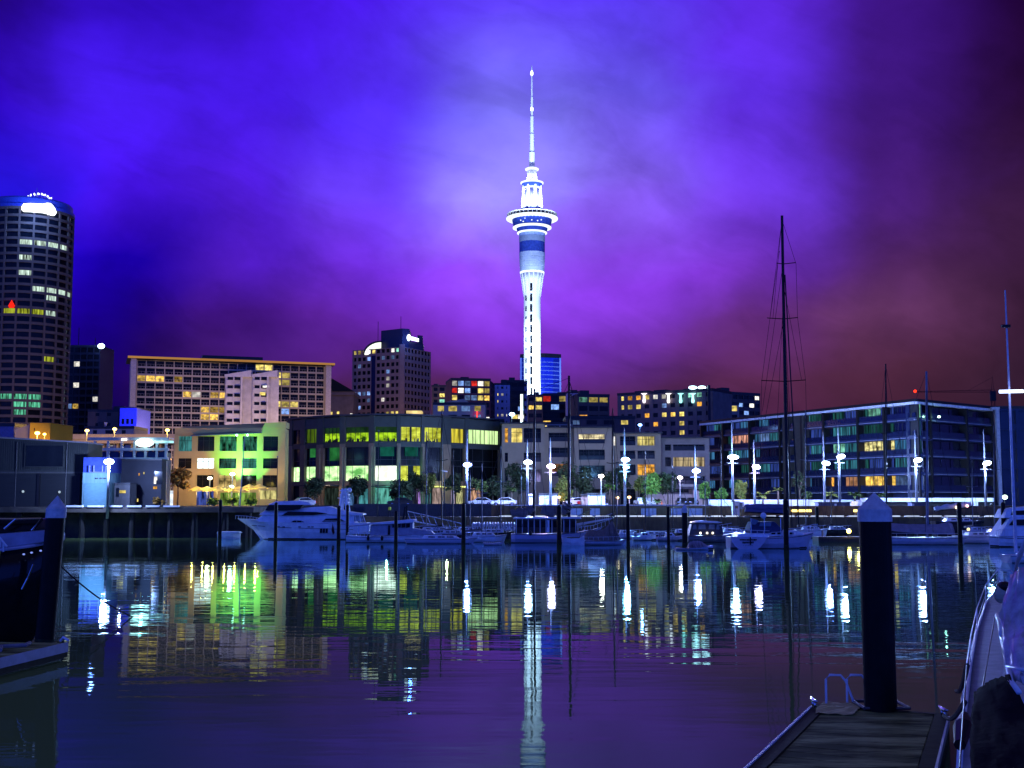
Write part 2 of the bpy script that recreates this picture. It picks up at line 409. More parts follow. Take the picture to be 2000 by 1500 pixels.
def block(name, label, x0, x1, yt, Y, Y2=None, fh=3.3, bay=4.0, wall=None, hits=(), depth=.35, back=16, side=None, lit=None, sp=.3, head=.1, pier=.25,
          cat='building', mull=0, plant=True, group=None, z0=3.9, wmat=None, parapet=.9, side_pl=None):
    Y2 = Y2 or Y; A = (X(x0, Y, yt), Y); B = (X(x1, Y2, yt), Y2); z1 = Z(yt, Y) - parapet
    nf = max(1, round((z1 - z0) / fh)); LN = math.hypot(B[0] - A[0], B[1] - A[1]); nb = max(1, round(LN / bay))
    t = thing(name, label, cat, ((A[0] + B[0]) / 2, (Y + Y2) / 2, z0), group)
    w = MB(); sheet_core(w, A, B, z0, z1 + .002, back)
    l = scatter(nf, nb, .07, (LYEL, LWHITE, LWARM, LBLUE), int(x0)); l.update(lit or {}); l.update(lit_cells(A, B, z0, z1, nf, nb, hits))
    # only the storeys that show are worth their own panes
    bud = [100]
    u, n = facade(t, w, A, B, z0, z1, nf, nb, sp, head, pier, depth, l, wmat, mull, bud)
    if side:                    # a return face on the right, running away from B
        sx, sY = side[:2]; C = (X(sx, sY, yt), sY); ln2 = math.hypot(C[0] - B[0], C[1] - B[1]); nb2 = max(1, round(ln2 / bay))
        l2 = lit_cells(B, C, z0, z1, nf, nb2, side[2] if len(side) > 2 else ())
        if len(side) > 3: l2.update(scatter(nf, nb2, side[3], (LYEL, LWHITE), 5))
        facade(t, w, B, C, z0, z1, nf, nb2, sp, head, pier, depth, l2, wmat, 0, bud)
        d2 = Vector((C[0] - B[0], C[1] - B[1], 0)).normalized(); n2 = Vector((d2.y, -d2.x, 0)); dp = depth + .12
        w.prism([Vector((B[0], B[1], 0)) - n * dp - n2 * dp * .2, Vector((C[0], C[1], 0)) - n2 * dp, Vector((C[0], C[1], 0)) - n2 * (back * .6), Vector((B[0], B[1], 0)) - n * back], z0, z1 + .012)
    w.build('wall', wall or CONC, t)
    r = MB(); c = Vector(((A[0] + B[0]) / 2, (Y + Y2) / 2, 0)); r.obox(c - n * (back / 2), u, n, LN / 2 + .12, back / 2 + .12, z1 + .03, z1 + parapet)
    if plant:
        q = random.Random(name + label)
        for k in range(max(1, int(LN / 9))):
            r.obox(c - n * (back * .5) + u * q.uniform(-.4, .4) * LN, u, n, q.uniform(.8, 2.6), 1.5, z1 + parapet + .002, z1 + parapet + q.uniform(.8, 2.2))
    r.build('roof', CHAR, t)
    return t, A, B, z1, u, n

# ------------------------------------------------------------------ the tall communications tower
TY = 960.0; TX = X(1040, TY); PXM = TY / F
def tz(y): return Z(y, TY)
tower = thing('communications_tower', 'tall floodlit white tower with ringed pod and thin antenna', 'tower', (TX, TY, 3.9))
TW = mat('tower_concrete', (.72, .74, .78), .7, var=.08, scale=.2)
TBL = mat('tower_band_metal', (.22, .28, .46), .5, var=.2, scale=.3)
TDK = mat('tower_dark_glass', (.03, .06, .36), .15, var=.4, scale=.5)
LED = emat('tower_ring_light', (.80, .92, 1.0), 1.5)
def ring(name, prof, m, n=40): return MB().lathe([(r * PXM, tz(y)) for r, y in prof], (TX, TY, 0), n).build(name, m, tower, smooth=False)
r0 = 16.5
MB().lathe([(r0 * PXM, 3.9), (r0 * PXM, tz(585)), (17.4 * PXM, tz(568)), (20 * PXM, tz(549)), (23 * PXM, tz(535))], (TX, TY, 0), 48).build('shaft', TW, tower, smooth=True)
fins = MB()
for k in range(16):
    a = 2 * PI * k / 16 + .12; d = Vector((math.cos(a), math.sin(a), 0)); s = Vector((-d.y, d.x, 0)) * .35
    q = [(TX, TY, 0)] ; c = Vector((TX, TY, 0))
    p = [c + d * (r0 * PXM - .3) + Vector((0, 0, tz(588))), c + d * (24 * PXM) + Vector((0, 0, tz(534.2))), c + d * (18 * PXM) + Vector((0, 0, tz(534.2))), c + d * (r0 * PXM - .6) + Vector((0, 0, tz(588)))]
    fins.hexa([p[0] - s, p[0] + s, p[3] + s, p[3] - s, p[1] - s, p[1] + s, p[2] + s, p[2] - s])
fins.build('flared_fin', TW, tower)
ring('collar', [(23.4, 535), (24.2, 534), (24.2, 532), (23.2, 531)], LED)
MB().lathe([(24 * PXM, tz(531)), (24.3 * PXM, tz(522)), (23.7 * PXM, tz(521.8)), (24.5 * PXM, tz(521)), (24.9 * PXM, tz(513)), (24.2 * PXM, tz(512.8)), (25 * PXM, tz(512)),
            (25.2 * PXM, tz(504)), (24.5 * PXM, tz(503.8)), (25.3 * PXM, tz(503)), (25.5 * PXM, tz(494.5))], (TX, TY, 0), 40).build('service_drum', mat('service_drum_panels', (.42, .50, .72), .5, var=.25, scale=.25), tower)
ring('dark_band', [(25.3, 494.5), (25.4, 474)], TDK)
ring('upper_drum', [(25.6, 474), (25.7, 463)], TBL)
ring('panel_band', [(25.4, 463), (26.5, 457)], mat('pale_pod_panels', (.30, .40, .85), .4, var=.6, scale=.35))
ring('light_ring', [(28, 457), (29.8, 456.2), (29.8, 454.6), (28, 453.6)], LED)
ring('window_band', [(28, 456), (31.5, 446.5)], TDK)
ring('light_ring', [(36, 447), (38.3, 446.2), (38.5, 444.4), (36, 443)], LED); ring('soffit', [(31, 446.9), (36, 446.9), (36, 446.2)], TBL)
ring('window_band', [(36, 445), (40.5, 429.5)], TDK)
ring('light_ring', [(49, 430), (51.1, 429), (51.3, 426.6), (48, 425)], LED); ring('soffit', [(40, 429.9), (49, 429.9), (49, 429)], TBL)
lights = MB()                   # small lamps along the underside of the pod and rooms behind the glass
for k in range(40):
    a = 2 * PI * k / 40; lights.ball((TX + 45 * PXM * math.cos(a), TY + 45 * PXM * math.sin(a), tz(430.6)), .55, n=6, m=4)
for k, (a, y) in enumerate(((-2.2, 437), (-1.95, 434), (-1.6, 438), (-1.3, 439), (-1.1, 437), (-2.05, 440))): lights.ball((TX + 38.6 * PXM * math.cos(a), TY + 38.6 * PXM * math.sin(a), tz(y)), .55, n=6, m=4)
lights.build('pod_lamp', LED, tower)
rods = MB()                     # handrail and lamps round the pod's rim
for k in range(36):
    a = 2 * PI * k / 36; c = Vector((TX + 49.5 * PXM * math.cos(a), TY + 49.5 * PXM * math.sin(a), 0))
    rods.tube([c + Vector((0, 0, tz(425))), c + Vector((0, 0, tz(419)))], .16, 4)
rods.lathe([(49.2 * PXM, tz(419.4)), (49.8 * PXM, tz(418.6))], (TX, TY, 0), 36)
rods.build('handrail', TW, tower)
ring('pod_roof', [(48, 425.2), (28, 421), (26, 413), (21, 408)], mat('pod_roof_metal', (.06, .09, .40), .5))
us = MB().lathe([(20 * PXM, tz(408.2)), (18 * PXM, tz(387)), (17 * PXM, tz(366))], (TX, TY, 0), 32).build('upper_shaft', mat('upper_shaft_blue', (.36, .38, .80), .6), tower, smooth=True)
col = MB()
for k in range(8):
    a = 2 * PI * k / 8 + .35; d = Vector((math.cos(a), math.sin(a), 0)); c = Vector((TX, TY, 0))
    col.tube([c + d * 20.2 * PXM + Vector((0, 0, tz(408))), c + d * 17.2 * PXM + Vector((0, 0, tz(364)))], 1.25, 8)
col.build('column', TW, us)
ring('light_ring', [(17.5, 370), (19.2, 369.3), (19.4, 367.4), (18, 366.6)], LED)
ring('window_band', [(19.5, 366.6), (20.8, 359.5)], TDK)
ring('light_ring', [(21, 359.5), (22.8, 358.8), (23, 356.8), (20, 355.6)], LED)
MB().lathe([(12 * PXM, tz(355.8)), (10 * PXM, tz(344)), (9.5 * PXM, tz(333))], (TX, TY, 0), 24).build('upper_shaft', TW, tower, smooth=True)
ring('light_ring', [(11.5, 333), (13.3, 332.2), (13.5, 330), (11, 328.6)], LED)
ant = MB().lathe([(5.5 * PXM, tz(328.8)), (6 * PXM, tz(298)), (4.6 * PXM, tz(297)), (4.6 * PXM, tz(262)), (3.6 * PXM, tz(261)), (3.6 * PXM, tz(228)), (2.4 * PXM, tz(227)), (2.2 * PXM, tz(190)), (1.5 * PXM, tz(188)), (1.2 * PXM, tz(134)), (.5 * PXM, tz(128))], (TX, TY, 0), 12).build('antenna', TW, tower, smooth=False)
for y, h in ((143, 5), (213, 6)):
    MB().lathe([(1.2 * PXM, tz(y + h)), (2.8 * PXM, tz(y + h * .5)), (2.8 * PXM, tz(y - h * .3)), (1.2 * PXM, tz(y - h))], (TX, TY, 0), 10).build('beacon', emat('beacon_light', (.9, 1, 1), 3.0), ant)
def slot(off, w, y0, y1, rpx=r0):
    a0 = math.asin((off - w / 2) / rpx); a1 = math.asin((off + w / 2) / rpx); rr = rpx * PXM + .06; g = []
    for a in (a0, (a0 + a1) / 2, a1): g.append((TX + rr * math.sin(a), TY - rr * math.cos(a)))
    m = MB()
    m.loft([[(x, y, tz(y1)) for x, y in g], [(x, y, tz(y0)) for x, y in g]], caps=False); return m
for k in range(12):
    y = 556 + k * 20.2; rp = 19.2 if k == 0 else (17.2 if k == 1 else r0)
    slot(-2.2, 4.4, y, y + 15, rp).build('window', DGLASS, tower)
    if k: slot(-12.2, 2.6, y + 3, y + (13 if k % 3 else 8), rp).build('window', DGLASS, tower)
for sx, en in ((-1, .9), (1, 1.0)):
    for zz, sz, e, k in ((60, .60, 3.2, 1), (110, .5, 2.8, 1), (160, .42, 2.2, 1), (205, .34, .36, 0), (262, .36, 1.8, 0), (312, .30, 7.0, 0)):
        lamp('tower_floodlight', (TX + sx * 48, TY - 125, 60), e * en * 6.5e5, (.66, .84, 1.0), tower, .6, 'SPOT', (TX, TY, zz), sz, .5)

for sx, sy in ((-24, -14), (0, -19), (24, -14)):
    lamp('column_floodlight', (TX + sx * PXM * 1.6, TY + sy, tz(417)), 6.0e4, (.80, .92, 1.0), tower, .4, 'SPOT', (TX + sx * PXM * .3, TY, tz(378)), 1.0, .7)
for sx in (-9, 9): lamp('column_floodlight', (TX + sx, TY - 9, tz(352)), 9000, (.80, .92, 1.0), tower, .3, 'SPOT', (TX, TY, tz(338)), 1.3, .7)
# ------------------------------------------------------------------ round office tower on the left
CY = 575.0; CX = X(50, CY, 650); CR = 84 / F * CY; cfh = 3.6; nb = 20
rt = thing('round_office_tower', 'round office tower with banded floors and glowing sign at its crown', 'office tower', (CX, CY, 3.9))
PINK = mat('pinkish_precast', (.18, .13, .09), .8, scale=.3, var=.18)
ztop = Z(424, CY); nf = round((ztop - 3.9) / cfh); cfh = (ztop - 3.9) / nf
w = MB()
for f in range(nf + 1):
    z = 3.9 + f * cfh; w.lathe([(CR - .8, z - .62), (CR, z - .6), (CR, z + .6), (CR - .8, z + .62)], (CX, CY, 0), 80)
for b in range(nb):
    a = 2 * PI * (b + .5) / nb; d = Vector((math.sin(a), -math.cos(a), 0)); s = Vector((d.y, -d.x, 0))
    w.obox(Vector((CX, CY, 0)) + d * (CR - .28), s, d, .42, .36, 3.9, ztop)
w.lathe([(CR - 1.3, 3.9), (CR - 1.3, ztop)], (CX, CY, 0), 40)
w.build('wall', PINK, rt)
lit = {}
def rl(x0, x1, y, m):
    for b in list(range(0, 6)) + list(range(15, 20)):
        a = 2 * PI * b / nb; yy = CY - CR * math.cos(a); f = int((Z(y, CY - CR * math.cos(math.asin(max(-.97, min(.97, ((x0 + x1) / 2 - 54) / 86))))) - 3.9) / cfh); px = 1000 + F * (CX + CR * math.sin(a)) / yy * (math.cos(PITCH) - (750 - y) / F * math.sin(PITCH))
        if x0 - 8 < px < x1 + 8: lit[(f, b)] = m
TL1 = emat('tower_row_light', (.75, 1, .85), 1.2, .02, .55, (3, 3, .3)); TL2 = emat('tower_yellow_row', (.62, .7, .05), .9, .06, .5, (3, 3, .3)); TL3 = emat('tower_green_row', (.2, 1, .6), .8, .01, .5, (3, 3, .4))
for h in ((54, 124, 468, TL1), (76, 140, 560, TL1), (10, 72, 612, TL2), (92, 100, 614, TL1), (36, 42, 497, TL1), (56, 62, 525, TL1),
          (2, 10, 775, TL3), (20, 68, 774, TL3), (22, 36, 786, TL3), (44, 60, 787, TL3), (42, 58, 803, TL3), (80, 92, 702, TL2), (104, 112, 578, TL1)): rl(*h)
seq = [(f, b) for f in range(nf) for b in list(range(0, 6)) + list(range(15, 20))]; seq.sort(key=lambda c: (c not in lit, -c[0]))
rest = MB()
for i, (f, b) in enumerate(seq):
    t = MB() if i < 100 else rest; zc = 3.9 + f * cfh
    for q in (-.25, .25):
        a = 2 * PI * (b + q) / nb; d = Vector((math.sin(a), -math.cos(a), 0)); s = Vector((d.y, -d.x, 0))
        t.obox(Vector((CX, CY, 0)) + d * (CR - .75), s, d, CR * .5 * PI / nb + .05, .05, zc + .55, zc + cfh - .55)
    if i < 100: t.build('window', lit.get((f, b), DGLASS), rt)
o = rest.build('window', DGLASS, rt); o['kind'] = 'stuff'
def on_drum_pt(px, py): a, b = ray(px, py); y = CY - CR * .9; return Vector((a * y, y - 2.5, CAMZ + b * y))
red = MB(); c = on_drum_pt(27, 596); red.lathe([(1.1, -1.6), (1.5, -.6), (.5, 1.2), (.1, 2.0)], c, 8); red.build('red_light', emat('red_tree_light', (1, .02, .01), 1.2), rt)
MB().lathe([(CR + .1, ztop + .6), (CR + .1, ztop + 2), (CR - .8, ztop + 2.05), (CR - .8, Z(404, CY)), (CR - 1.4, Z(401, CY))], (CX, CY, 0), 64).build('crown', mat('crown_panels', (.06, .09, .50), .4), rt)
fin = MB(); fin.lathe([(CR * .62, Z(404, CY)), (CR * .62, Z(396, CY)), (CR * .5, Z(394, CY))], (CX, CY, 0), 40); fin.build('roof_drum', CHAR, rt)
sgn = MB()                      # glowing sign: a long bar with a rounder, taller end
def on_drum(px, py, r):
    a, b = ray(px, py); A_ = a * a + 1; B_ = -2 * (a * CX + CY); C_ = CX * CX + CY * CY - r * r; y = (-B_ - math.sqrt(max(0, B_ * B_ - 4 * A_ * C_))) / (2 * A_); return Vector((a * y, y, CAMZ + b * y))
top = [(42, 404), (46, 397.5), (60, 396.8), (84, 398.2), (92, 396.2), (99, 397), (104, 402), (108, 408), (110, 414)]
bot = [(42.5, 410), (46, 413.5), (60, 414), (84, 416), (92, 418), (99, 420.5), (104, 421.5), (108, 419.5), (110, 416)]
sgn.loft([[on_drum(px, py, CR + .5) for px, py in top], [on_drum(px, py, CR + .5) for px, py in bot], [on_drum(px, py, CR - .6) for px, py in bot], [on_drum(px, py, CR - .6) for px, py in top], [on_drum(px, py, CR + .5) for px, py in top]], caps=True)
sgn.build('illuminated_sign', emat('tower_sign_light', (.88, .96, 1.0), 4.0), rt)
lamp('sign_glow', (X(75, 546, 407), CY - CR - 8, Z(407, 540)), 24000, (.15, .3, 1.0), rt, 1.5)
dome = MB(); bulbs = MB()
for k in range(11):
    a = PI * k / 10; x = X(82, CY, 390) - math.cos(a) * 24 / F * CY; zz = Z(396, CY) + math.sin(a) * 13 / F * CY
    x2 = X(82, CY) - math.cos(a) * 25 / F * CY
    dome.tube([(x, CY - 5, Z(397, CY)), (x, CY - 5, zz)], .1, 4)
    bulbs.ball((x, CY - 5, zz), .42, .42, .55, 6, 4)
    if 1 < k < 9: bulbs.ball((x * .3 + X(80, CY, 390) * .7 + (k - 5) * 1.5, CY - 3, zz + .4 - abs(k - 5) * .25), .38, .38, .45, 6, 4)
d = dome.build('lantern_frame', STEEL, rt); bulbs.build('bulb', emat('crown_bulb', (.8, .9, 1), 2.2), d)
MB().tube([(X(78, CY, 390), CY - 4, Z(396, CY)), (X(78, CY, 390), CY - 4, Z(371, CY))], [.25, .08], 5).build('aerial', STEEL, rt)

# ------------------------------------------------------------------ skyline blocks
PURP = mat('violet_grey_render', (.12, .09, .08), .8, scale=.3); DKB = mat('dark_blue_cladding', (.02, .022, .03), .4, scale=.3)
BROWN = mat('brown_precast', (.26, .17, .14), .8, scale=.4, var=.15); BEIGE = mat('beige_render', (.38, .32, .25), .85, scale=.4, var=.15)
PALE = mat('pale_render', (.42, .36, .28), .8, scale=.4, var=.12)
bt = block('office_tower', 'dark narrow office slab with blue rooftop light beside the round tower', 132, 196, 674, 640, fh=3.7, bay=3.6, wall=DKB, sp=.2, pier=.14, back=22, plant=False,
           hits=((150, 158, 706, LWHITE), (146, 150, 800, LWARM), (185, 190, 782, LWHITE), (152, 156, 758, LWHITE)))[0]
MB().ball((X(188, 638), 638, Z(676, 638)), 1.9, 1.4, 1.4).build('rooftop_light', emat('blue_rooftop_lamp', (.55, .75, 1), 6.0), bt)
lamp('rooftop_glow', (X(188, 630), 630, Z(676, 630)), 9000, (.1, .2, 1), bt, 1.0)
for px, yt in ((143, 640), (176, 660)): MB().tube([(X(px, 645), 645, Z(676, 645)), (X(px, 645), 645, Z(yt, 645))], .2, 5).build('mast', BLACK, bt)

HA, HB = (X(266, 460, 760), 460), (X(634, 483, 760), 483); hz1 = Z(703, 460); hnf = 19; hnb = 21
ht = thing('apartment_hotel', 'wide beige apartment hotel with balconies under an orange lit flat roof', 'hotel', ((HA[0] + HB[0]) / 2, 480, 3.9))
w = MB(); sheet_core(w, HA, HB, 3.9, hz1, 18, 1.5)
hits = ((515, 535, 716, LYEL), (547, 565, 731, LYEL), (281, 325, 737, LWARM), (343, 356, 738, LWARM), (545, 563, 746, LYEL), (362, 374, 769, LWARM), (384, 393, 769, LWHITE), (415, 436, 769, LWARM),
        (545, 560, 788, LYEL), (570, 579, 789, LYEL), (403, 434, 799, LWARM), (405, 432, 813, LWARM), (475, 505, 829, LWARM), (552, 560, 802, LBLUE))
HCON = mat('hotel_concrete', (.40, .34, .26), .85, scale=.4, var=.12)
u, n = facade(ht, w, HA, HB, 3.9, hz1, hnf, hnb, .20, .02, .09, 1.4, lit_cells(HA, HB, 3.9, hz1, hnf, hnb, hits), mull=0)
w.build('wall', HCON, ht)
rl_ = MB(); fh = (hz1 - 3.9) / hnf; Lh = math.hypot(HB[0] - HA[0], HB[1] - HA[1]); A3 = Vector((*HA, 0))
for f in range(6, hnf):         # balcony rails with balusters
    z = 3.9 + f * fh + fh * .16; c = A3 + u * (Lh / 2) + n * -.05
    rl_.obox(c, u, n, Lh / 2 - .5, .03, z + .95, z + 1.02)
    for k in range(int(Lh / 1.1)): rl_.obox(A3 + u * (k * 1.1 + .6) - n * .05, u, n, .035, .02, z, z + .95)
rl_.build('balcony_rail', mat('rail_grey', (.30, .27, .22), .5), ht)
for P, s in ((A3, -1), (Vector((*HB, 0)), 1)):
    MB().obox(P + u * s * 1.2 - n * 4, u, n, 1.0, 6, 3.9, hz1 + .3).build('end_wall', mat('pale_end_wall', (.52, .44, .36), .85), ht)
rf = MB(); cc = A3 + u * (Lh / 2) - n * 8
rf.obox(cc, u, n, Lh / 2 + 3.5, 11, hz1 + .32, hz1 + 1.1); o = rf.build('roof', CHAR, ht)
MB().obox(cc + n * 11.15, u, n, Lh / 2 + 3.4, .1, hz1 + .35, hz1 + 1.15).build('lit_edge', emat('painted_uplight_edge', (.72, .33, .09), .62, .75, .05), o)  # glow of warm uplights put into the roof edge as emission
MB().obox(A3 + u * (Lh * .5) - n * 6, u, n, 11.5, 4, hz1 + 1.102, hz1 + 3.0).build('roof_plant_room', CHAR, ht)
# two white stair towers with sloped caps in front of its right half
sb = MB(); sw = MB(); swl = []
for x0, x1, st in ((440, 473, 0), (493, 524, 0)):
    SA = (X(x0, 468, 760), 468); SB = (X(x1, 471, 760), 471); zt = Z(737, 470)
    for k in range(15):
        z = 3.9 + (zt - 3.9) * k / 15; h = (zt - 3.9) / 15
        sb.obox((( SA[0] + SB[0]) / 2, 469.4, 0), u, n, (SB[0] - SA[0]) / 2, 1.1, z, z + h * .62)
        for q in (-.5, .5): sw.obox(((SA[0] + SB[0]) / 2 + q * (SB[0] - SA[0]) * .45, 469.2, 0), u, n, (SB[0] - SA[0]) * .19, 1.0, z + h * .62, z + h)
    for q in (-1, 0, 1): sb.obox(((SA[0] + SB[0]) / 2 + q * (SB[0] - SA[0]) / 2, 469.3, 0), u, n, .35, 1.25, 3.9, zt + .4)
    xa, xb = SA[0] - .4, SB[0] + 4.0
    sb.hexa([(xa, 468, zt), (xb, 468, zt), (xb, 471, zt), (xa, 471, zt), (xa, 468, zt + .9), (xb, 468, zt + 2.6), (xb, 471, zt + 2.6), (xa, 471, zt + .9)])
    sb.obox(((SB[0] + 2.2), 470.4, 0), u, n, 1.9, .4, 3.9, zt)
sb.build('stair_tower', mat('white_panel', (.56, .52, .50), .7, scale=.4), ht); sw.build('stair_window', DGLASS, ht)
MB().obox((X(509, 468), 467.95, 0), u, n, 1.0, .08, Z(772, 468), Z(766, 468)).build('stair_window', LYEL, ht)
MB().obox((X(515, 468), 467.95, 0), u, n, 1.2, .08, Z(757, 468), Z(753, 468)).build('stair_window', LWHITE, ht)

# dark building with a sloping roof to the right of the hotel
pr = thing('pitched_roof_block', 'dark block with a black hipped roof between hotel and brown office tower', 'building', (X(662, 620), 620, 3.9))
w = MB(); w.box(X(634, 620), X(688, 620), 620, 640, 3.9, Z(772, 620)); w.box(X(636, 620), X(690, 620), 619, 641, Z(772, 620) + .002, Z(765, 620)); w.build('wall', PURP, pr)
h = MB(); zr = Z(765, 620) + .004; h.hexa([(X(634, 620), 618.5, zr), (X(690, 620), 618.5, zr), (X(690, 620), 641.5, zr), (X(634, 620), 641.5, zr), (X(634, 620), 626, Z(739, 620)), (X(642, 620), 626, Z(737, 620)), (X(642, 620), 634, Z(737, 620)), (X(634, 620), 634, Z(739, 620))]); h.build('roof', BLACK, pr)
for px, py, m in ((658, 806, LYEL), (645, 807, LYEL), (684, 810, LWHITE)): MB().box(X(px, 620) - .55, X(px, 620) + .55, 619.8, 620.1, Z(py + 2.5, 620), Z(py - 2.5, 620)).build('window', m, pr)

# brown office tower with a lit top floor
OA, OB, OC = (X(688, 655, 740), 655), (X(781, 640, 740), 640), (X(841, 662, 740), 662); OB2 = (X(789, 640, 740), 640)
ot = thing('brown_office_tower', 'brown gridded office tower with lit top floor and blue white rooftop sign', 'office tower', (OB[0], 640, 3.9))
oz = Z(680, 645); onf = round((oz - 3.9) / 3.62); w = MB()
hits = ((694, 737, 686, LYEL), (778, 780, 680, LCYAN), (702, 704, 711, LBLUE), (734, 736, 695, LBLUE), (764, 770, 692, LWHITE), (750, 752, 705, LBLUE), (766, 770, 704, LBLUE), (758, 762, 727, LBLUE), (695, 720, 777, LBLUE),
        (694, 700, 792, LBLUE), (716, 720, 788, LBLUE), (744, 747, 776, LWHITE), (754, 782, 809, LYEL))
nb1 = 10; bud = [100]; strip = {(f, 4) for f in range(onf - 1)}
u1, n1 = facade(ot, w, OA, OB, 3.9, oz, onf, nb1, .34, .12, .3, .5, {**scatter(onf, nb1, .05, (LBLUE, LWHITE), 61), **lit_cells(OA, OB, 3.9, oz, onf, nb1, hits)}, budget=bud, skip=strip)
hits = ((793, 838, 685, LYEL), (797, 806, 694, LBLUE), (797, 806, 708, LBLUE), (793, 800, 808, LYEL), (833, 839, 795, LBLUE), (828, 839, 803, LBLUE))
u2, n2 = facade(ot, w, OB2, OC, 3.9, oz, onf, 8, .34, .12, .3, .5, lit_cells(OB2, OC, 3.9, oz, onf, 8, hits), budget=bud)
v3 = lambda p, n, d: Vector((p[0], p[1], 0)) - n * d
w.prism([v3(OA, n1, .6), v3(OB, n1, .6), v3(OB2, n2, .6), v3(OC, n2, .6), v3(OC, n2, 22), v3(OA, n1, 24)], 3.9, oz + .01)
w.obox(((OB[0] + OB2[0]) / 2, 640.5, 0), Vector((1, 0, 0)), Vector((0, 1, 0)), (OB2[0] - OB[0]) / 2 + .3, .45, 3.9, oz + 1.5)
w.build('wall', BROWN, ot)
s0 = (Vector((*OB, 0)) - Vector((*OA, 0))).length / nb1
MB().obox(Vector((*OA, 0)) + u1 * s0 * 4.5 - n1 * .1, u1, n1, s0 * .42, .3, 3.9, oz - 3.6).build('glass_strip', mat('blue_black_glass', (.01, .015, .06), .15), ot)
c = Vector((*OA, 0)) + u1 * s0 * 4.6 - n1 * 1.2
ar = MB(); rim = MB(); n_ = 12; rr = 33 / F * 650; zz = Z(692, 648); x0 = X(741, 648)
pts = [Vector((x0 - rr * math.sin(PI / 2 * k / n_), 648.8 + .16 * rr * math.sin(PI / 2 * k / n_), zz + rr * .74 * math.cos(PI / 2 * k / n_))) for k in range(n_ + 1)]
ar.face([Vector((x0, 648.8, zz))] + pts); ar.build('arched_window', emat('arch_light', (.92, 1, .82), 2.0, .7, .3), ot)
for k in range(n_): rim.hexa([pts[k] + Vector((0, -.5, -.1)), pts[k] + Vector((0, 6, -.1)), pts[k + 1] + Vector((0, 6, -.1)), pts[k + 1] + Vector((0, -.5, -.1)), pts[k] + Vector((-.4, -.5, .9)), pts[k] + Vector((-.4, 6, .9)), pts[k + 1] + Vector((-.9, 6, .3)), pts[k + 1] + Vector((-.9, -.5, .3))])
rim.build('arched_roof', CHAR, ot)
cr = MB(); zc = Z(645, 650); cr.prism([(X(741, 652), 652), (X(783, 643), 643), (X(797, 645), 645), (X(797, 652), 664), (X(741, 664), 668)], oz + .02, zc)
cr.prism([(X(797, 646), 646.2), (X(814, 652), 652), (X(824, 655), 655), (X(826, 668), 668), (X(797, 668), 668)], oz + .02, Z(668, 650)); cr.prism([(X(813, 653), 653), (X(823, 655.2), 655.2), (X(824, 662), 662), (X(813, 662), 662)], Z(668, 650) + .01, Z(653, 650))
cr.build('crown', mat('crown_dark_metal', (.03, .03, .07), .5), ot)
sg = MB(); L0 = emat('blue_white_sign', (.65, .8, 1.0), 4.5)
sg.ball((X(796, 644), 644, Z(659.5, 644)), 1.05, .35, 1.75, 12, 8)
for k in range(6):
    px = 801 + k * 2.4; sg.box(X(px, 645), X(px + 1.9, 645), 645 + k * .4, 645.4 + k * .4, Z(664.5 + k * .35, 645), Z(657.5 + k * .5, 645))
sg.build('illuminated_sign', L0, ot); lamp('sign_glow', (X(803, 636), 636, Z(658, 636)), 5000, (.08, .2, 1), ot, .8)
for px, yt in ((735, 628), (780, 618)): MB().tube([(X(px, 650), 650, oz), (X(px, 650), 650, Z(yt, 650))], .14, 4).build('aerial', BLACK, ot)
# ------------------------------------------------------------------ middle of the skyline
MIXL = (LYEL, LYEL, LWHITE, LBLUE, LCYAN, LWARM)
block('apartment_block', 'low violet apartment block glowing behind the brown office tower', 843, 884, 752, 620, fh=3.1, bay=3.2, wall=PURP, lit=scatter(24, 4, .4, MIXL, 3, 10), back=14, sp=.3, pier=.3)
MAUVE = mat('dark_maroon_cladding', (.10, .045, .06), .7, scale=.4)
block('apartment_tower', 'dark maroon apartment tower with many coloured lit windows and white flank', 881, 958, 738, 520, 523, fh=3.0, bay=3.0, wall=MAUVE, sp=.22, pier=.16, back=18, lit=scatter(40, 9, .34, (LYEL, LWHITE, LBLUE, LYEL, LWARM, LRED), 12, 10),
      hits=((882, 888, 740, LORA), (899, 914, 740, LBLUE), (899, 914, 749, LBLUE), (922, 928, 740, LYEL), (884, 890, 757, LORA), (893, 896, 757, LRED), (928, 932, 755, LRED), (935, 942, 754, LBLUE), (925, 932, 742, LYEL), (940, 946, 745, LWHITE),
            (954, 958, 744, LYEL), (935, 958, 762, LYEL), (908, 914, 772, LYEL), (934, 946, 772, LYEL), (890, 897, 783, LYEL), (919, 926, 781, LBLUE), (934, 946, 780, LYEL), (956, 958, 740, LYEL), (956, 958, 764, LYEL)), side=(966, 538), plant=True)
block('apartment_tower', 'pale lilac apartment flank with small square windows beside the maroon tower', 966, 996, 748, 540, 541, fh=3.0, bay=2.6, wall=mat('lilac_render', (.46, .44, .56), .8), sp=.45, head=.2, pier=.55, back=14, lit=scatter(45, 3, .3, (LWHITE, LYEL), 8, 12))
wg = block('gabled_apartments', 'pale apartment house with steep white gable and red sign light', 846, 948, 786, 430, fh=3.2, bay=4.2, wall=PALE, sp=.3, pier=.35, back=14, plant=False,
           hits=((853, 860, 793, LYEL), (884, 890, 802, LYEL), (914, 928, 797, LBLUE), (935, 943, 793, LYEL), (944, 948, 810, LBLUE), (905, 912, 790, LBLUE)))
gm = MB(); zz = wg[3] + .92; gm.face([(X(868, 430), 429.6, zz), (X(915, 430), 429.6, zz), (X(905, 430), 429.6, Z(779, 430))]); gm.face([(X(868, 430), 436, zz), (X(905, 430), 436, Z(779, 430)), (X(915, 430), 436, zz)])
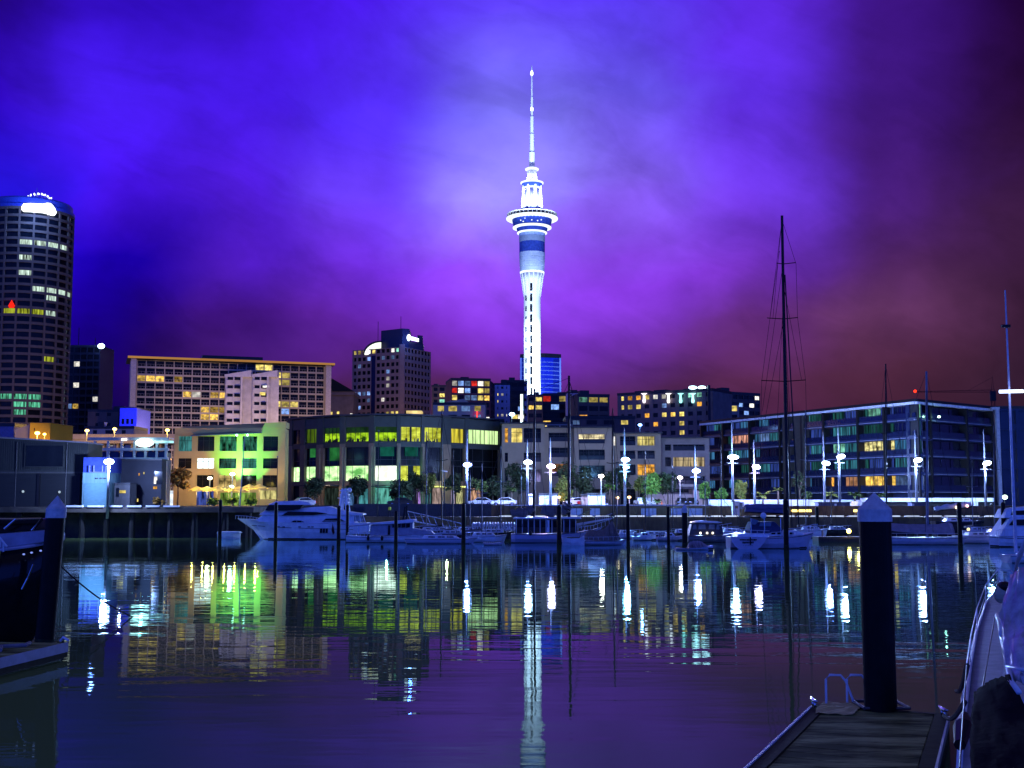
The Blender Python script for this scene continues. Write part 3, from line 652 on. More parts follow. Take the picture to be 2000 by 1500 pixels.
gm.face([(X(868, 430), 429.6, zz), (X(905, 430), 429.6, Z(779, 430)), (X(905, 430), 436, Z(779, 430)), (X(868, 430), 436, zz)]); gm.face([(X(915, 430), 429.6, zz), (X(915, 430), 436, zz), (X(905, 430), 436, Z(779, 430)), (X(905, 430), 429.6, Z(779, 430))]); gm.build('gable', PALE, wg[0])
MB().box(X(930, 429), X(932.5, 429), 429, 429.4, Z(816, 429), Z(804, 429)).build('red_sign', emat('red_sign_light', (1, .03, .02), 3.5), wg[0])
block('office_block', 'dark stepped office block with blue lit floors left of the white tower', 986, 1024, 742, 560, fh=3.6, bay=3.4, wall=DKB, sp=.4, pier=.08, back=18, lit=scatter(30, 3, .22, (LBLUE, LWHITE), 21, 8))
block('office_block', 'blue grey office with a glowing white corner strip below the white tower', 1012, 1030, 744, 600, fh=3.6, bay=4, wall=mat('blue_grey_panel', (.12, .16, .32), .5), sp=.5, pier=.1, back=14, plant=False)
gs = thing('glowing_pylon', 'slim glowing white pylon standing at the foot of the white tower', 'light column', (X(1019, 552), 552, 3.9))
MB().box(X(1016.5, 552), X(1021.5, 552), 552, 553, 3.9, Z(770, 552)).build('light_panel', emat('white_pylon_light', (.75, .95, 1), 2.2), gs); MB().box(X(1015.7, 552), X(1022.3, 552), 553.02, 554, 3.9, Z(769, 552)).build('back_panel', CHAR, gs)
# blue glass tower behind the white one
BY = 1120.0; bg_ = thing('glass_tower', 'blue glass tower with curved front behind the floodlit white tower', 'office tower', (X(1056, BY), BY, 3.9))
BLUG = mat('blue_glass', (.05, .10, .75), .28, metal=.75, scale=.05, var=.35); BLUP = mat('pale_blue_panel', (.22, .34, .95), .5)
def arc(x0, x1, bul, n=10): return [(X(x0 + (x1 - x0) * k / n, BY), BY - bul * math.sin(PI * k / n)) for k in range(n + 1)]
a = arc(1016, 1097, 8); MB().prism(a + [(a[-1][0], BY + 30), (a[0][0], BY + 30)], 3.9, Z(700, BY)).build('glass', BLUG, bg_)
b = MB()
for k in range(12):
    z = Z(800 - k * 8.2, BY); q = [(x, y - .3) for x, y in a]; b.prism(q + [(x, y + 1) for x, y in q[::-1]], z, z + .7)
for px in (1016, 1048, 1093): b.box(X(px, BY), X(px + 3, BY), BY - 8.6, BY - 1, 3.9, Z(701, BY))
b.build('band', BLUP, bg_); q = [(x, y - .5) for x, y in a]; MB().prism(q + [(q[-1][0], BY + 30.2), (q[0][0], BY + 30.2)], Z(700, BY) + .01, Z(692, BY)).build('roof', DKB, bg_)
block('office_block', 'brownish square office in front of the white tower base', 1031, 1060, 770, 520, fh=3.4, bay=3, wall=PURP, back=16, hits=((1048, 1052, 790, LYEL), (1048, 1052, 800, LYEL)), sp=.4, pier=.12)
block('office_block', 'dark blue glass office beneath the glass tower', 1060, 1108, 768, 540, fh=3.5, bay=3.6, wall=DKB, back=18, hits=((1066, 1072, 777, LRED), (1085, 1090, 790, LBLUE), (1085, 1090, 800, LBLUE), (1108, 1108, 774, LYEL)), sp=.25, pier=.06)
block('apartment_tower', 'slim lilac apartment block behind the two black masts', 1107, 1132, 764, 500, fh=3, bay=3, wall=mat('lilac_render', (.46, .44, .56), .8), back=12, sp=.4, pier=.4)
block('apartment_block', 'grey apartment block with corner balconies left of the long terrace', 1128, 1190, 769, 440, 442, fh=3.1, bay=3.8, wall=PURP, back=16, hits=((1146, 1152, 778, LCYAN), (1182, 1188, 776, LYEL), (1146, 1150, 810, LORA)), sp=.35, pier=.15)
block('parking_building', 'long low violet grey building below the grey apartments', 1105, 1240, 812, 330, fh=3.2, bay=4.5, wall=PURP, back=14, sp=.55, pier=.4, plant=False)
block('hillside_terrace', 'grey balconied terrace with glazed penthouse above the low waterfront flats', 1020, 1118, 824, 285, fh=3.2, bay=3.2, wall=PALE, back=12, hits=((1053, 1073, 830, LORA), (1063, 1070, 829, LYEL)), sp=.2, pier=.1, plant=False, parapet=.5)
CON2 = mat('violet_concrete', (.20, .16, .14), .8, scale=.4)
lt = block('long_apartments', 'long apartment terrace with column lights under its flat roof', 1206, 1392, 768, 390, 372, fh=2.9, bay=3.1, wall=CON2, sp=.42, head=.12, pier=.45, back=14, parapet=.8, lit=scatter(30, 12, .16, (LBLUE, LBLUE, LCYAN, LWHITE, LYEL), 17, 14),
      hits=((1216, 1232, 776, LYEL), (1238, 1254, 775, LORA), (1225, 1228, 799, LBLUE), (1230, 1234, 805, LYEL), (1240, 1246, 806, LYEL), (1290, 1306, 795, LBLUE), (1335, 1344, 804, LYEL), (1296, 1308, 820, LYEL), (1264, 1270, 820, LORA), (1286, 1291, 830, LORA), (1334, 1342, 840, LYEL),
            (1280, 1310, 782, LWHITE), (1355, 1368, 778, LCYAN), (1336, 1338, 826, LYEL), (1372, 1378, 792, LORA)), side=(1416, 385, ((1396, 1412, 775, LCYAN), (1396, 1412, 785, LCYAN), (1398, 1404, 800, LYEL))))
for i, (px, m) in enumerate(((1260, (.95, .85, 1)), (1308, (.95, .9, 1)), (1332, (.3, .9, .9)), (1356, (.4, .95, 1)))):
    k = MB(); yy = 390 - (px - 1206) / 186 * 18 - .8; k.lathe([(.35, Z(787, yy)), (.5, Z(783, yy)), (.35, Z(778, yy)), (.3, Z(771, yy)), (1.0, Z(768.5, yy))], (X(px, yy), yy, 0), 10); k.build('column_light', emat('column_lamp_%d' % i, m, 2.2), lt[0])
MB().box(X(1386, 370), X(1391, 370), 370.2, 371, 3.9, Z(752, 370)).build('lift_shaft', DKB, lt[0])
for px in (1356, 1374): MB().ball((X(px, 375), 375, Z(757, 375)), 1.3, .6, .55).build('roof_floodlight', emat('cyan_roof_flood', (.5, .85, 1), 6), lt[0])
lamp('roof_glow', (X(1398, 372), 374, Z(762, 372)), 2500, (.2, .7, 1), lt[0], .6)
block('apartment_wing', 'cream walled apartment wing with warm balconies right of the long terrace', 1408, 1443, 785, 400, 401, fh=2.9, bay=3.0, wall=BEIGE, back=14, hits=((1420, 1436, 800, LYEL), (1420, 1430, 808, LWARM)), sp=.3, pier=.2, plant=False)
block('apartment_wing', 'dark violet stepped apartment wing at the right end of the terrace', 1430, 1484, 765, 460, 467, fh=3.0, bay=3.0, wall=PURP, back=16, lit=scatter(30, 6, .06, (LBLUE, LWHITE), 31, 10), sp=.4, pier=.12)

# ------------------------------------------------------------------ left side: raised road, lamps and low roofs
ROOFS = mat('grey_roofing', (.16, .15, .16), .8)
lo = thing('elevated_road', 'raised concrete road with parapet behind the low sheds', 'road bridge', (X(220, 330), 330, 3.9))
w = MB(); w.box(X(100, 330), X(345, 330), 330, 340, Z(866, 330), Z(852, 330)); w.box(X(100, 330), X(345, 330), 329.7, 330.1, Z(858, 330), Z(848, 330)); w.build('deck', PALE, lo)
pc = MB()
for px in range(140, 345, 28): pc.box(X(px, 331), X(px + 4, 331), 331, 333, 3.9, Z(866, 330) - .01)
pc.build('pier', CONC, lo)
for lab, x0, x1, yt, Y, m in (('grey lavender roofed hall behind the warehouse at the left edge', -20, 28, 826, 300, mat('lavender_roof', (.20, .18, .32), .7)), ('pale flat roofed block with grey plant behind the raised road', 166, 262, 832, 380, PALE),
                              ('dark grey block beneath the dark office slab', 172, 232, 800, 470, PURP)):
    block('low_building', lab, x0, x1, yt, Y, fh=4, bay=6, wall=m, sp=.6, pier=.5, back=14, plant=(Y > 350))
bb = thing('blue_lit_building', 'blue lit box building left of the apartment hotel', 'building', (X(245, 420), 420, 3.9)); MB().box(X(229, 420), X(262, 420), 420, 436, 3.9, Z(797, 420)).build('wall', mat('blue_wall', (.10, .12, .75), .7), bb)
MB().box(X(229, 420) - .3, X(262, 420) + .3, 419.7, 436.3, Z(797, 420) + .01, Z(795, 420)).build('roof', CHAR, bb)
for k in range(3): MB().box(X(233 + 9 * k, 420), X(238 + 9 * k, 420), 419.9, 420.05, Z(828, 420), Z(818, 420)).build('window', DGLASS, bb)
lamp('blue_wall_light', (X(246, 408), 404, Z(815, 404)), 16000, (.10, .12, 1), bb, .5)
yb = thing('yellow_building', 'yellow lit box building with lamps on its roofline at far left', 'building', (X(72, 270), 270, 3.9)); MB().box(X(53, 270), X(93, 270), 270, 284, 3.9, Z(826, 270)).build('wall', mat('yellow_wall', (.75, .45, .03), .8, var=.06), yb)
MB().box(X(53, 270) - .2, X(93, 270) + .2, 269.8, 284.2, Z(826, 270) + .01, Z(825, 270)).build('roof', CHAR, yb); MB().box(X(61.5, 270), X(63, 270), 269.9, 270, Z(841, 270), Z(836, 270)).build('vent', BLACK, yb)
MB().hexa([(X(25, 272), 272, 3.9), (X(52.8, 272), 272, 3.9), (X(52.8, 272), 284, 3.9), (X(25, 272), 284, 3.9), (X(25, 272), 272, Z(838, 272)), (X(52.8, 272), 272, Z(829, 272)), (X(52.8, 272), 284, Z(829, 272)), (X(25, 272), 284, Z(838, 272))]).build('annexe', PALE, yb)
def street_lamp(name, label, px, py, Y, zb, color, e, glow, group, r=.34, arm=0.0):
    p = W(px, py, Y); t = thing(name, label, 'street lamp', (p.x, p.y, zb), group)
    pl = MB().tube([(p.x, p.y, zb), (p.x, p.y, p.z - .1)], [.11, .07], 6)
    if arm: pl.tube([(p.x, p.y, p.z - .1), (p.x + arm, p.y, p.z + .1)], .05, 5)
    pl.build('pole', POSTM, t); h = MB(); h.ball((p.x + arm, p.y - .02, p.z), r * 1.2, r, r * .75); h.build('lamp_head', emat('lamp_%s' % (color,), color, e), t)
    lamp('lamp_light', (p.x + arm, p.y - .9, p.z - .35), glow, color, t, .3)
    return t
sod = (1.0, .58, .10)
for px, py, Y, lab in ((73, 846, 262, 'yellow street lamp in front of the yellow box building'), (87, 848, 264, 'small yellow street lamp at the right corner of the yellow building'), (120, 844, 318, 'yellow street lamp right of the yellow building, below the round tower'),
                       (170, 841, 318, 'yellow street lamp below the dark office slab'), (224, 838, 318, 'yellow street lamp on the raised road below the blue box building'), (327, 840, 318, 'yellow street lamp at the left foot of the hotel')):
    street_lamp('street_lamp', lab, px, py, Y, 3.9, sod, 14, 2600 if px != 87 else 900, 'yellow street lamps along the raised road', .46 if px != 87 else .3)
street_lamp('street_lamp', 'orange street lamp between the white colonnade and the beige building', 330, 897, 217, 3.9, (1, .42, .06), 14, 3200, None, .34)
# added warm fill without fixtures, for the hotel, brown tower and round tower
for bld, px, Y, e in ((ht, 290, 425, 1.7e4), (ht, 400, 430, 1.9e4), (ht, 520, 440, 1.9e4), (ht, 610, 455, 1.4e4), (ot, 715, 590, 2.0e4), (ot, 815, 590, 2.0e4), (rt, 30, 505, 1.6e4), (rt, 110, 505, 1.2e4)):
    p = W(px, 830, Y); lamp('warm_fill_light', (p.x, Y, 22), e, (1, .66, .36), bld, .6)

# white colonnade building
cb = thing('colonnade_building', 'white arched colonnade building with a glowing cyan oval sign', 'building', (X(255, 205), 205, 3.9))
w = MB(); cy = 205; za, zb_, zc_ = Z(868, cy), Z(873, cy), Z(893, cy)
w.box(X(168, cy), X(322, cy), cy + 1, cy + 3, 3.9, Z(884, cy)); w.build('wall', mat('dark_grey_render', (.10, .10, .13), .8), cb)  # wall behind the columns, a darker grey than the colonnade
w = MB()
for a_, b_ in ((856, 860), (875, 880), (893.5, 898)): w.box(X(168, cy), X(326, cy), cy - .1, cy + .6, Z(b_, cy), Z(a_, cy))
w.box(X(168, cy), X(326, cy), cy - .15, cy + 3.2, Z(860, cy) + .3, Z(858, cy) + .32)
for px in (181, 207, 234, 259, 281, 303, 321): w.box(X(px - 2, cy), X(px + 2, cy), cy, cy + .5, 3.9, Z(861, cy))
w.build('colonnade', mat('white_colonnade', (.55, .48, .46), .7), cb)
for k, px in enumerate((183.5, 209.5, 236.5, 261.5, 283.5, 305.5)): MB().box(X(px, cy), X(px + 17, cy), cy + .7, cy + .9, Z(893, cy), Z(881, cy)).build('window', mat('blue_dim_glass', (.02, .03, .12), .2), cb)
MB().ball((X(279, cy - .6), cy - .6, Z(865, cy)), 1.55, .3, .72, 16, 8).build('oval_sign', emat('cyan_oval_sign', (.55, 1, 1), 5.5), cb)
MB().box(X(297, cy), X(337, cy), cy - .45, cy - .2, Z(865.5, cy), Z(861, cy)).build('light_strip', emat('cyan_strip', (.4, .9, 1), 2.2, .3, .6), cb)
MB().box(X(235, cy), X(245, cy), cy - .45, cy - .2, Z(861, cy), Z(857, cy)).build('light_strip', emat('white_strip', (1, .95, 1), 3), cb)
lamp('sign_glow', (X(285, cy - 3), cy - 4, Z(866, cy)), 160, (.3, 1, 1), cb, .3)

# warehouse and sheds on the left wharf
CLAD = mat('blue_grey_cladding', (.030, .034, .030), .6, scale=1.0, var=.2, stretch=(6, 1, .3), bump=.2)
CLAD2 = mat('grey_cladding_trim', (.06, .06, .055), .6)
wh = thing('warehouse', 'grey blue corrugated warehouse with dark window at left edge', 'warehouse', (X(70, 166), 166, 3.98))
w = MB(); wy = 166
w.hexa([(X(-40, wy), wy, 3.98), (X(168, wy), wy, 3.98), (X(168, wy), wy + 6, 3.98), (X(-40, wy), wy + 6, 3.98), (X(-40, wy), wy, Z(852, wy)), (X(168, wy), wy, Z(864, wy)), (X(168, wy), wy + 6, Z(864, wy)), (X(-40, wy), wy + 6, Z(852, wy))])
for k in range(46): w.box(X(-36 + 4.4 * k, wy), X(-35.2 + 4.4 * k, wy), wy - .05, wy - .002, Z(918, wy), Z(853.5 + (k * .26), wy) - .3)
w.build('wall', CLAD, wh)
MB().hexa([(X(-41, wy), wy - .3, Z(854, wy)), (X(169, wy), wy - .3, Z(866, wy)), (X(169, wy), wy + 6.3, Z(866, wy)), (X(-41, wy), wy + 6.3, Z(854, wy)), (X(-41, wy), wy - .3, Z(851, wy)), (X(169, wy), wy - .3, Z(863.2, wy)), (X(169, wy), wy + 6.3, Z(863.2, wy)), (X(-41, wy), wy + 6.3, Z(851, wy))]).build('roof', ROOFS, wh)
f = MB(); x0, x1, z0, z1 = X(47, wy), X(121, wy), Z(911, wy), Z(870, wy)
win = MB().box(x0, x1, wy - .12, wy - .06, z0, z1).build('window', DGLASS, wh)
for a in ((x0 - .1, x1 + .1, z1, z1 + .14), (x0 - .1, x1 + .1, z0 - .1, z0), (x0 - .12, x0, z0, z1), (x1, x1 + .12, z0, z1)): f.box(a[0], a[1], wy - .2, wy - .05, a[2], a[3])
f.build('frame', CLAD, win)
for a_, b_ in ((-5, 72), (78, 152)):
    d = MB().box(X(a_, wy), X(b_, wy), wy - .16, wy - .06, 4.0, Z(926, wy)); d.build('roller_door', mat('dark_roller_door', (.018, .02, .02), .5, scale=2, stretch=(.2, 1, 8)), wh)
for px, py in ((46, 960), (117, 961)): MB().ball((X(px, wy), wy - .3, Z(py, wy)), .17).build('bulkhead_lamp', emat('dim_bulkhead', (.5, .65, .8), .8), wh)
for px in (30, 128): MB().tube([(X(px, wy), wy - .14, 4.0), (X(px, wy), wy - .14, Z(864, wy))], .07, 6).build('downpipe', CLAD2, wh)
MB().box(X(-40, wy), X(167, wy), wy - .12, wy - .055, Z(924.5, wy), Z(921.5, wy)).build('door_head', CLAD2, wh)
MB().box(X(72.5, wy), X(77.5, wy), wy - .3, wy - .01, 3.98, Z(925, wy)).build('column', BLACK, wh)
MB().box(X(153, wy), X(157, wy), wy - .35, wy - .01, 3.98, Z(925, wy)).build('column', BLACK, wh)
ts = thing('lift_shed', 'pale teal metal shed lit by the wharf lamp, beside the warehouse', 'shed', (X(184, 163), 163, 3.98)); ty = 163.0
MB().box(X(160, ty), X(211, ty), ty, ty + 6, 3.98, Z(923, ty)).build('wall', mat('pale_teal_metal', (.10, .18, .19), .5, scale=1, var=.25, stretch=(4, 1, .4)), ts)
MB().box(X(158, ty), X(212, ty), ty + .5, ty + 8, Z(923, ty) + .01, Z(893, ty)).build('upper_wall', mat('deep_blue_metal', (.03, .05, .22), .5), ts)
r = MB()
for px in (174, 182.5, 199, 206.5): r.box(X(px, ty) - .06, X(px, ty) + .06, ty - .25, ty - .15, Z(922, ty), Z(909, ty))
r.box(X(174, ty), X(207, ty), ty - .3, ty - .1, Z(923, ty) + .02, Z(921.6, ty)); r.build('railing', POSTM, ts)
MB().box(X(164, ty), X(210, ty), ty - .1, ty - .002, 4.0, Z(943.5, ty)).build('door', mat('teal_roller_door', (.08, .16, .17), .45, scale=2, stretch=(1, 1, 8)), ts)
for px in (188, 196.5, 204): MB().lathe([(.2, 0), (.2, .1)], (X(px, ty), ty - .1, Z(934.5, ty)), 8).build('vent', BLACK, ts)
dk = thing('dark_bar_building', 'dark flat roofed bar building between wharf lamp and orange tree', 'building', (X(265, 168), 168, 3.98)); dyy = 168
MB().box(X(212, dyy), X(314, dyy), dyy, dyy + 2.4, 3.98, Z(899, dyy)).build('wall', mat('dark_navy_cladding', (.016, .018, .026), .6, scale=.8, spec=.2), dk)
MB().box(X(211.5, dyy), X(315, dyy), dyy - .2, dyy + 2.6, Z(899, dyy) + .005, Z(896.5, dyy)).build('roof', BLACK, dk)
for x0, x1, y0, y1, m in ((300, 306, 931, 938, LWHITE), (300, 304, 938, 945, LWHITE), (299, 306, 950, 955, LORA), (269.5, 271.5, 924, 929, LORA), (279, 280.6, 922, 926, LYEL), (268, 270, 974, 980, LYEL), (301, 316, 921, 946, DGLASS)):
    MB().box(X(x0, dyy), X(x1, dyy), dyy - (.10 if m is not DGLASS else .04), dyy - .002, Z(y1, dyy), Z(y0, dyy)).build('window', m, dk)
ki = thing('kiosk', 'small grey kiosk with yellow lit window before the dark bar building', 'kiosk', (X(235, 164), 164, 3.98))
MB().box(X(223, 164), X(253, 164), 164, 167, 3.98, Z(945, 164)).build('wall', mat('kiosk_grey', (.06, .06, .06), .7), ki); MB().box(X(222, 164), X(254, 164), 163.8, 167.2, Z(945, 164) + .005, Z(943, 164)).build('roof', CHAR, ki)
MB().box(X(233, 164), X(245, 164), 163.9, 163.998, Z(963, 164), Z(957.5, 164)).build('window', LYEL, ki); MB().box(X(226, 164), X(232, 164), 163.92, 163.998, Z(970, 164), Z(953, 164)).build('window', DGLASS, ki)
# ------------------------------------------------------------------ waterfront buildings
def gridface(t, w, Y, px0, px1, yt, yb, cols, rows, lit=None, depth=.45, wm=None, frames=True, name='window', soff=None):
    """a front at distance Y: openings where columns (pixel spans) cross rows (pixel spans); lit {(row, col): material or None for no opening}"""
    lit = lit or {}; z1 = Z(yt, Y); z0 = Z(yb, Y); xs = [X(px0, Y)]; wm = wm or DGLASS
    for a, b in cols: xs += [X(a, Y), X(b, Y)]
    xs.append(X(px1, Y)); zs = [z1]
    for a, b in rows: zs += [Z(a, Y), Z(b, Y)]
    zs.append(z0)
    for k in range(0, len(zs), 2): w.box(xs[0], xs[-1], Y, Y + depth, zs[k + 1], zs[k])
    for r in range(len(rows)):
        zt, zb = zs[1 + 2 * r], zs[2 + 2 * r]
        for k in range(0, len(xs), 2):
            if xs[k + 1] - xs[k] > .01: w.box(xs[k], xs[k + 1], Y + .003, Y + depth, zb, zt)
        for c in range(len(cols)):
            m = lit.get((r, c), wm); a, b = xs[1 + 2 * c], xs[2 + 2 * c]
            if m == 'wall': w.box(a, b, Y + .003, Y + depth, zb, zt); continue
            o = MB().box(a, b, Y + depth * .75, Y + depth * .8, zb, zt).build(name, m, t)
            if frames:
                f = MB(); n = max(1, round((b - a) / 1.1))
                for k in range(1, n): f.box(a + (b - a) * k / n - .035, a + (b - a) * k / n + .035, Y + depth * .62, Y + depth * .74, zb, zt)
                f.box(a, b, Y + depth * .63, Y + depth * .73, zt - (zt - zb) * .3 - .03, zt - (zt - zb) * .3 + .03); f.build('frame', BLACK, o)
    return xs, zs

# beige building under green floodlight
by = 226.0; be = thing('beige_building', 'beige rendered three storey building washed with green floodlight', 'building', (X(446, by), by, 3.9))
w = MB()
lit = {(0, 0): emat('teal_half_lit', (.12, .55, .55), .5, .02, .8, (3, 3, .5)), (0, 2): emat('green_room', (.08, .5, .28), .6, .03, .8, (2, 2, .6)), (0, 3): emat('green_room2', (.08, .45, .3), .6, .01, .9, (2, 2, .6)),
       (1, 1): emat('bright_blind', (.85, 1, .98), 1.9, .75, .5), (1, 2): emat('green_room3', (.10, .4, .3), .5, .05, .7, (2, 2, .5)), (1, 3): emat('green_room4', (.1, .5, .4), .5, .05, .7, (2, 2, .5)), (2, 2): emat('warm_shop', (1, .72, .25), .9, .1, .6), (2, 0): 'wall'}
gridface(be, w, by, 338, 555, 836, 989, [(346, 372), (383, 416), (426, 460), (471, 500), (512, 541)], [(852, 881), (895, 915), (928, 952)], lit)
w.box(X(338, by), X(555, by), by + .5, by + 3.5, 3.9, Z(838, by))
w.hexa([(X(345, by), by + .01, Z(836, by)), (X(510, by), by + .01, Z(836, by)), (X(510, by), by + 3.5, Z(836, by)), (X(345, by), by + 3.5, Z(836, by)), (X(352, by), by + 3, Z(831, by)), (X(510, by), by + 2, Z(825, by)), (X(510, by), by + 3.4, Z(825, by)), (X(352, by), by + 3.4, Z(831, by))])
w.hexa([(X(510.3, by), by - .15, Z(836, by)), (X(556, by), by - .15, Z(836, by)), (X(556, by), by + 3.6, Z(836, by)), (X(510.3, by), by + 3.6, Z(836, by)), (X(515, by), by - .15, Z(826, by)), (X(556, by), by - .15, Z(824.5, by)), (X(556, by), by + 3.6, Z(824.5, by)), (X(515, by), by + 3.6, Z(826, by))])
w.build('wall', mat('beige_stucco', (.46, .35, .13), .85, scale=.4, var=.12), be)
MB().hexa([(X(374, by), by - 1.8, Z(853, by)), (X(509, by), by - 1.8, Z(847, by)), (X(509, by), by - .01, Z(846, by)), (X(374, by), by - .01, Z(852, by)), (X(374, by), by - 1.8, Z(851.6, by)), (X(509, by), by - 1.8, Z(845.6, by)), (X(509, by), by - .01, Z(844, by)), (X(374, by), by - .01, Z(850, by))]).build('awning', mat('slate_blue_eave', (.08, .10, .17), .6), be)
for px in (463, 484): MB().ball((X(px, by), by - 1.4, Z(850.5, by)), .2).build('floodlight', emat('mint_flood', (.5, 1, .8), 7), be)
MB().box(X(383, by), X(417, by), by - .02, by - .004, Z(987, by), Z(958, by)).build('shopfront', emat('blue_shop', (.12, .2, .9), .6, .05, .7, (2, 2, .6)), be)
MB().box(X(508, by), X(541, by), by - .02, by - .004, Z(975, by), Z(958, by)).build('shopfront', emat('yellow_shop', (.9, .8, .3), 1.0, .05, .7, (2, 2, .6)), be)
MB().box(X(430, by), X(500, by), by - .02, by - .004, Z(987, by), Z(962, by)).build('shopfront', emat('green_shop', (.35, .6, .1), .8, .04, .6, (2, 2, .6)), be)
MB().box(X(319, by), X(334, by), by + 1, by + 2, 3.9, Z(958, by)).build('shopfront', emat('white_shop', (.8, .9, 1), 1.6, .3, .8), be)
GRN = (.10, 1.0, .18)
for px, py, e, c, tgt in ((448, 975, 16000, (.12, 1, .05), (452, 880)), (470, 960, 13000, (.22, 1, .35), (472, 895)), (492, 975, 16000, (.04, 1, .14), (496, 870)), (420, 985, 1200, (1, .66, .20), (385, 905)), (530, 985, 1800, (1, .66, .20), (535, 890))):
    lamp('green_wall_washer' if c[0] < .5 else 'wall_washer', W(px, py, by - 4.0), e, c, be, .25, 'SPOT', W(tgt[0], tgt[1], by), 1.0, .8)
# white globe lamps and green lamp before it
for px, py, c, lab in ((452, 951, (.6, 1, .75), 'mint green floodlamp on a post before the beige building'), (454, 926, (.7, 1, .95), 'tall pale green lamp in front of the beige building'), (410, 934, (1, .9, .5), 'round yellow globe lamp at the beige building second window')):
    street_lamp('street_lamp', lab, px, py, by - 5 - (px % 3), 3.9, c, 9, 260, None, .38)
# yellow lit parasols of the bar
UMB = mat('cream_parasol', (.80, .66, .25), .8, var=.1); first = None
for i, px in enumerate((384, 404, 424, 446, 466, 486, 506)):
    yy = 214 + (i % 2) * 3; t = thing('parasol', ('cream parasol in the lit row before the beige building, %s' % ('leftmost', 'second from left', 'third from left', 'middle one', 'third from right', 'second from right', 'rightmost')[i]), 'parasol', (X(px, yy), yy, 3.9), 'bar parasols before the beige building')
    c = MB(); zz = Z(957 - (i > 4) * 4, yy); n = 8
    for k in range(n):
        a0, a1 = 2 * PI * k / n, 2 * PI * (k + 1) / n; q = lambda a, r, z: (X(px, yy) + r * math.cos(a), yy + r * math.sin(a), z)
        c.hexa([q(a0, 1.55, zz), q(a1, 1.55, zz), q(a1, .03, zz + .62), q(a0, .03, zz + .62), q(a0, 1.55, zz + .03), q(a1, 1.55, zz + .03), q(a1, .03, zz + .68), q(a0, .03, zz + .68)])
        if k % 2 == 0: c.hexa([q(a0, 1.55, zz - .22), q(a1, 1.55, zz - .22), q(a1, 1.5, zz - .22), q(a0, 1.5, zz - .22), q(a0, 1.55, zz), q(a1, 1.55, zz), q(a1, 1.5, zz), q(a0, 1.5, zz)])
    c.build('canopy', UMB, t); MB().tube([(X(px, yy), yy, 3.9), (X(px, yy), yy, zz + .7)], .035, 6).build('pole', POSTM, t)
    lamp('parasol_light', (X(px, yy), yy - .4, zz - .5), 260, (1, .74, .14), t, .15)
    lamp('parasol_light', (X(px, yy), yy - 2.2, zz + 1.0), 110, (1, .76, .14), t, .15)

# curved office with the green and yellow windows
of = thing('curved_office', 'gently curved dark office with green and yellow lit windows over shops', 'office building', (X(770, 232), 232, 3.9))
PL = [(556, 243), (600, 237), (660, 231.5), (730, 229), (800, 229.5), (862, 233), (905, 237), (985, 245)]
def oY(px):
    for (a, ya), (b, yb) in zip(PL, PL[1:]):
        if px <= b: return ya + (yb - ya) * (px - a) / (b - a)
    return PL[-1][1]
def oP(px): Y = oY(px); return Vector((X(px, Y), Y, 0))
ZR = [Z(y, 230) for y in (813, 834, 863, 873, 909, 939, 948, 989)]   # parapet, head, sill, head, transom, sill, band
w = MB(); w2 = MB(); GREENC = emat('green_ceiling', (.05, .42, .10), .5, .3, .5); TEALC = emat('teal_ceiling', (.02, .30, .22), .45, .25, .4)
BAYS = [  # span, top window, upper part of the tall window, lower part
 ((569, 585), None, None, LMINT), ((594, 617), emat('dim_green', (.16, .3, .02), .5, .02, .6, (2, 2, .4)), GREENC, LMINT), ((630, 662), LGREEN, GREENC, LMINT), ((673, 719), LGREEN, None, LMINT), ((730, 774), LGREEN, TEALC, emat('bright_mint', (.9, 1, .8), 2.2, .5, .6)),
 ((782, 822), LLIME, TEALC, LLIME), ((828, 863), LLIME, None, None), ((880, 907), emat('yellow_curtain', (.85, .72, .06), 1.3, .2, .9, (3, 3, .2)), None, None), ((914, 975), emat('mint_blinds', (.62, .9, .38), 1.5, .35, .7, (2.5, 2.5, .3)), None, None)]
edges = [560] + [e for b in BAYS for e in b[0]] + [982]
NAVYC = mat('slate_cladding', (.050, .058, .045), .55, scale=.5); MAUV = mat('mauve_stone', (.22, .165, .10), .8, scale=.5)
def seg(m, a, b, z0, z1, d0=0.0, d1=.5):
    A, B = oP(a), oP(b); u = (B - A); h = u.length / 2; u.normalize(); n = Vector((u.y, -u.x, 0)); c = (A + B) / 2 - n * ((d0 + d1) / 2); m.obox(c, u, n, h, (d1 - d0) / 2, z0, z1); return u, n
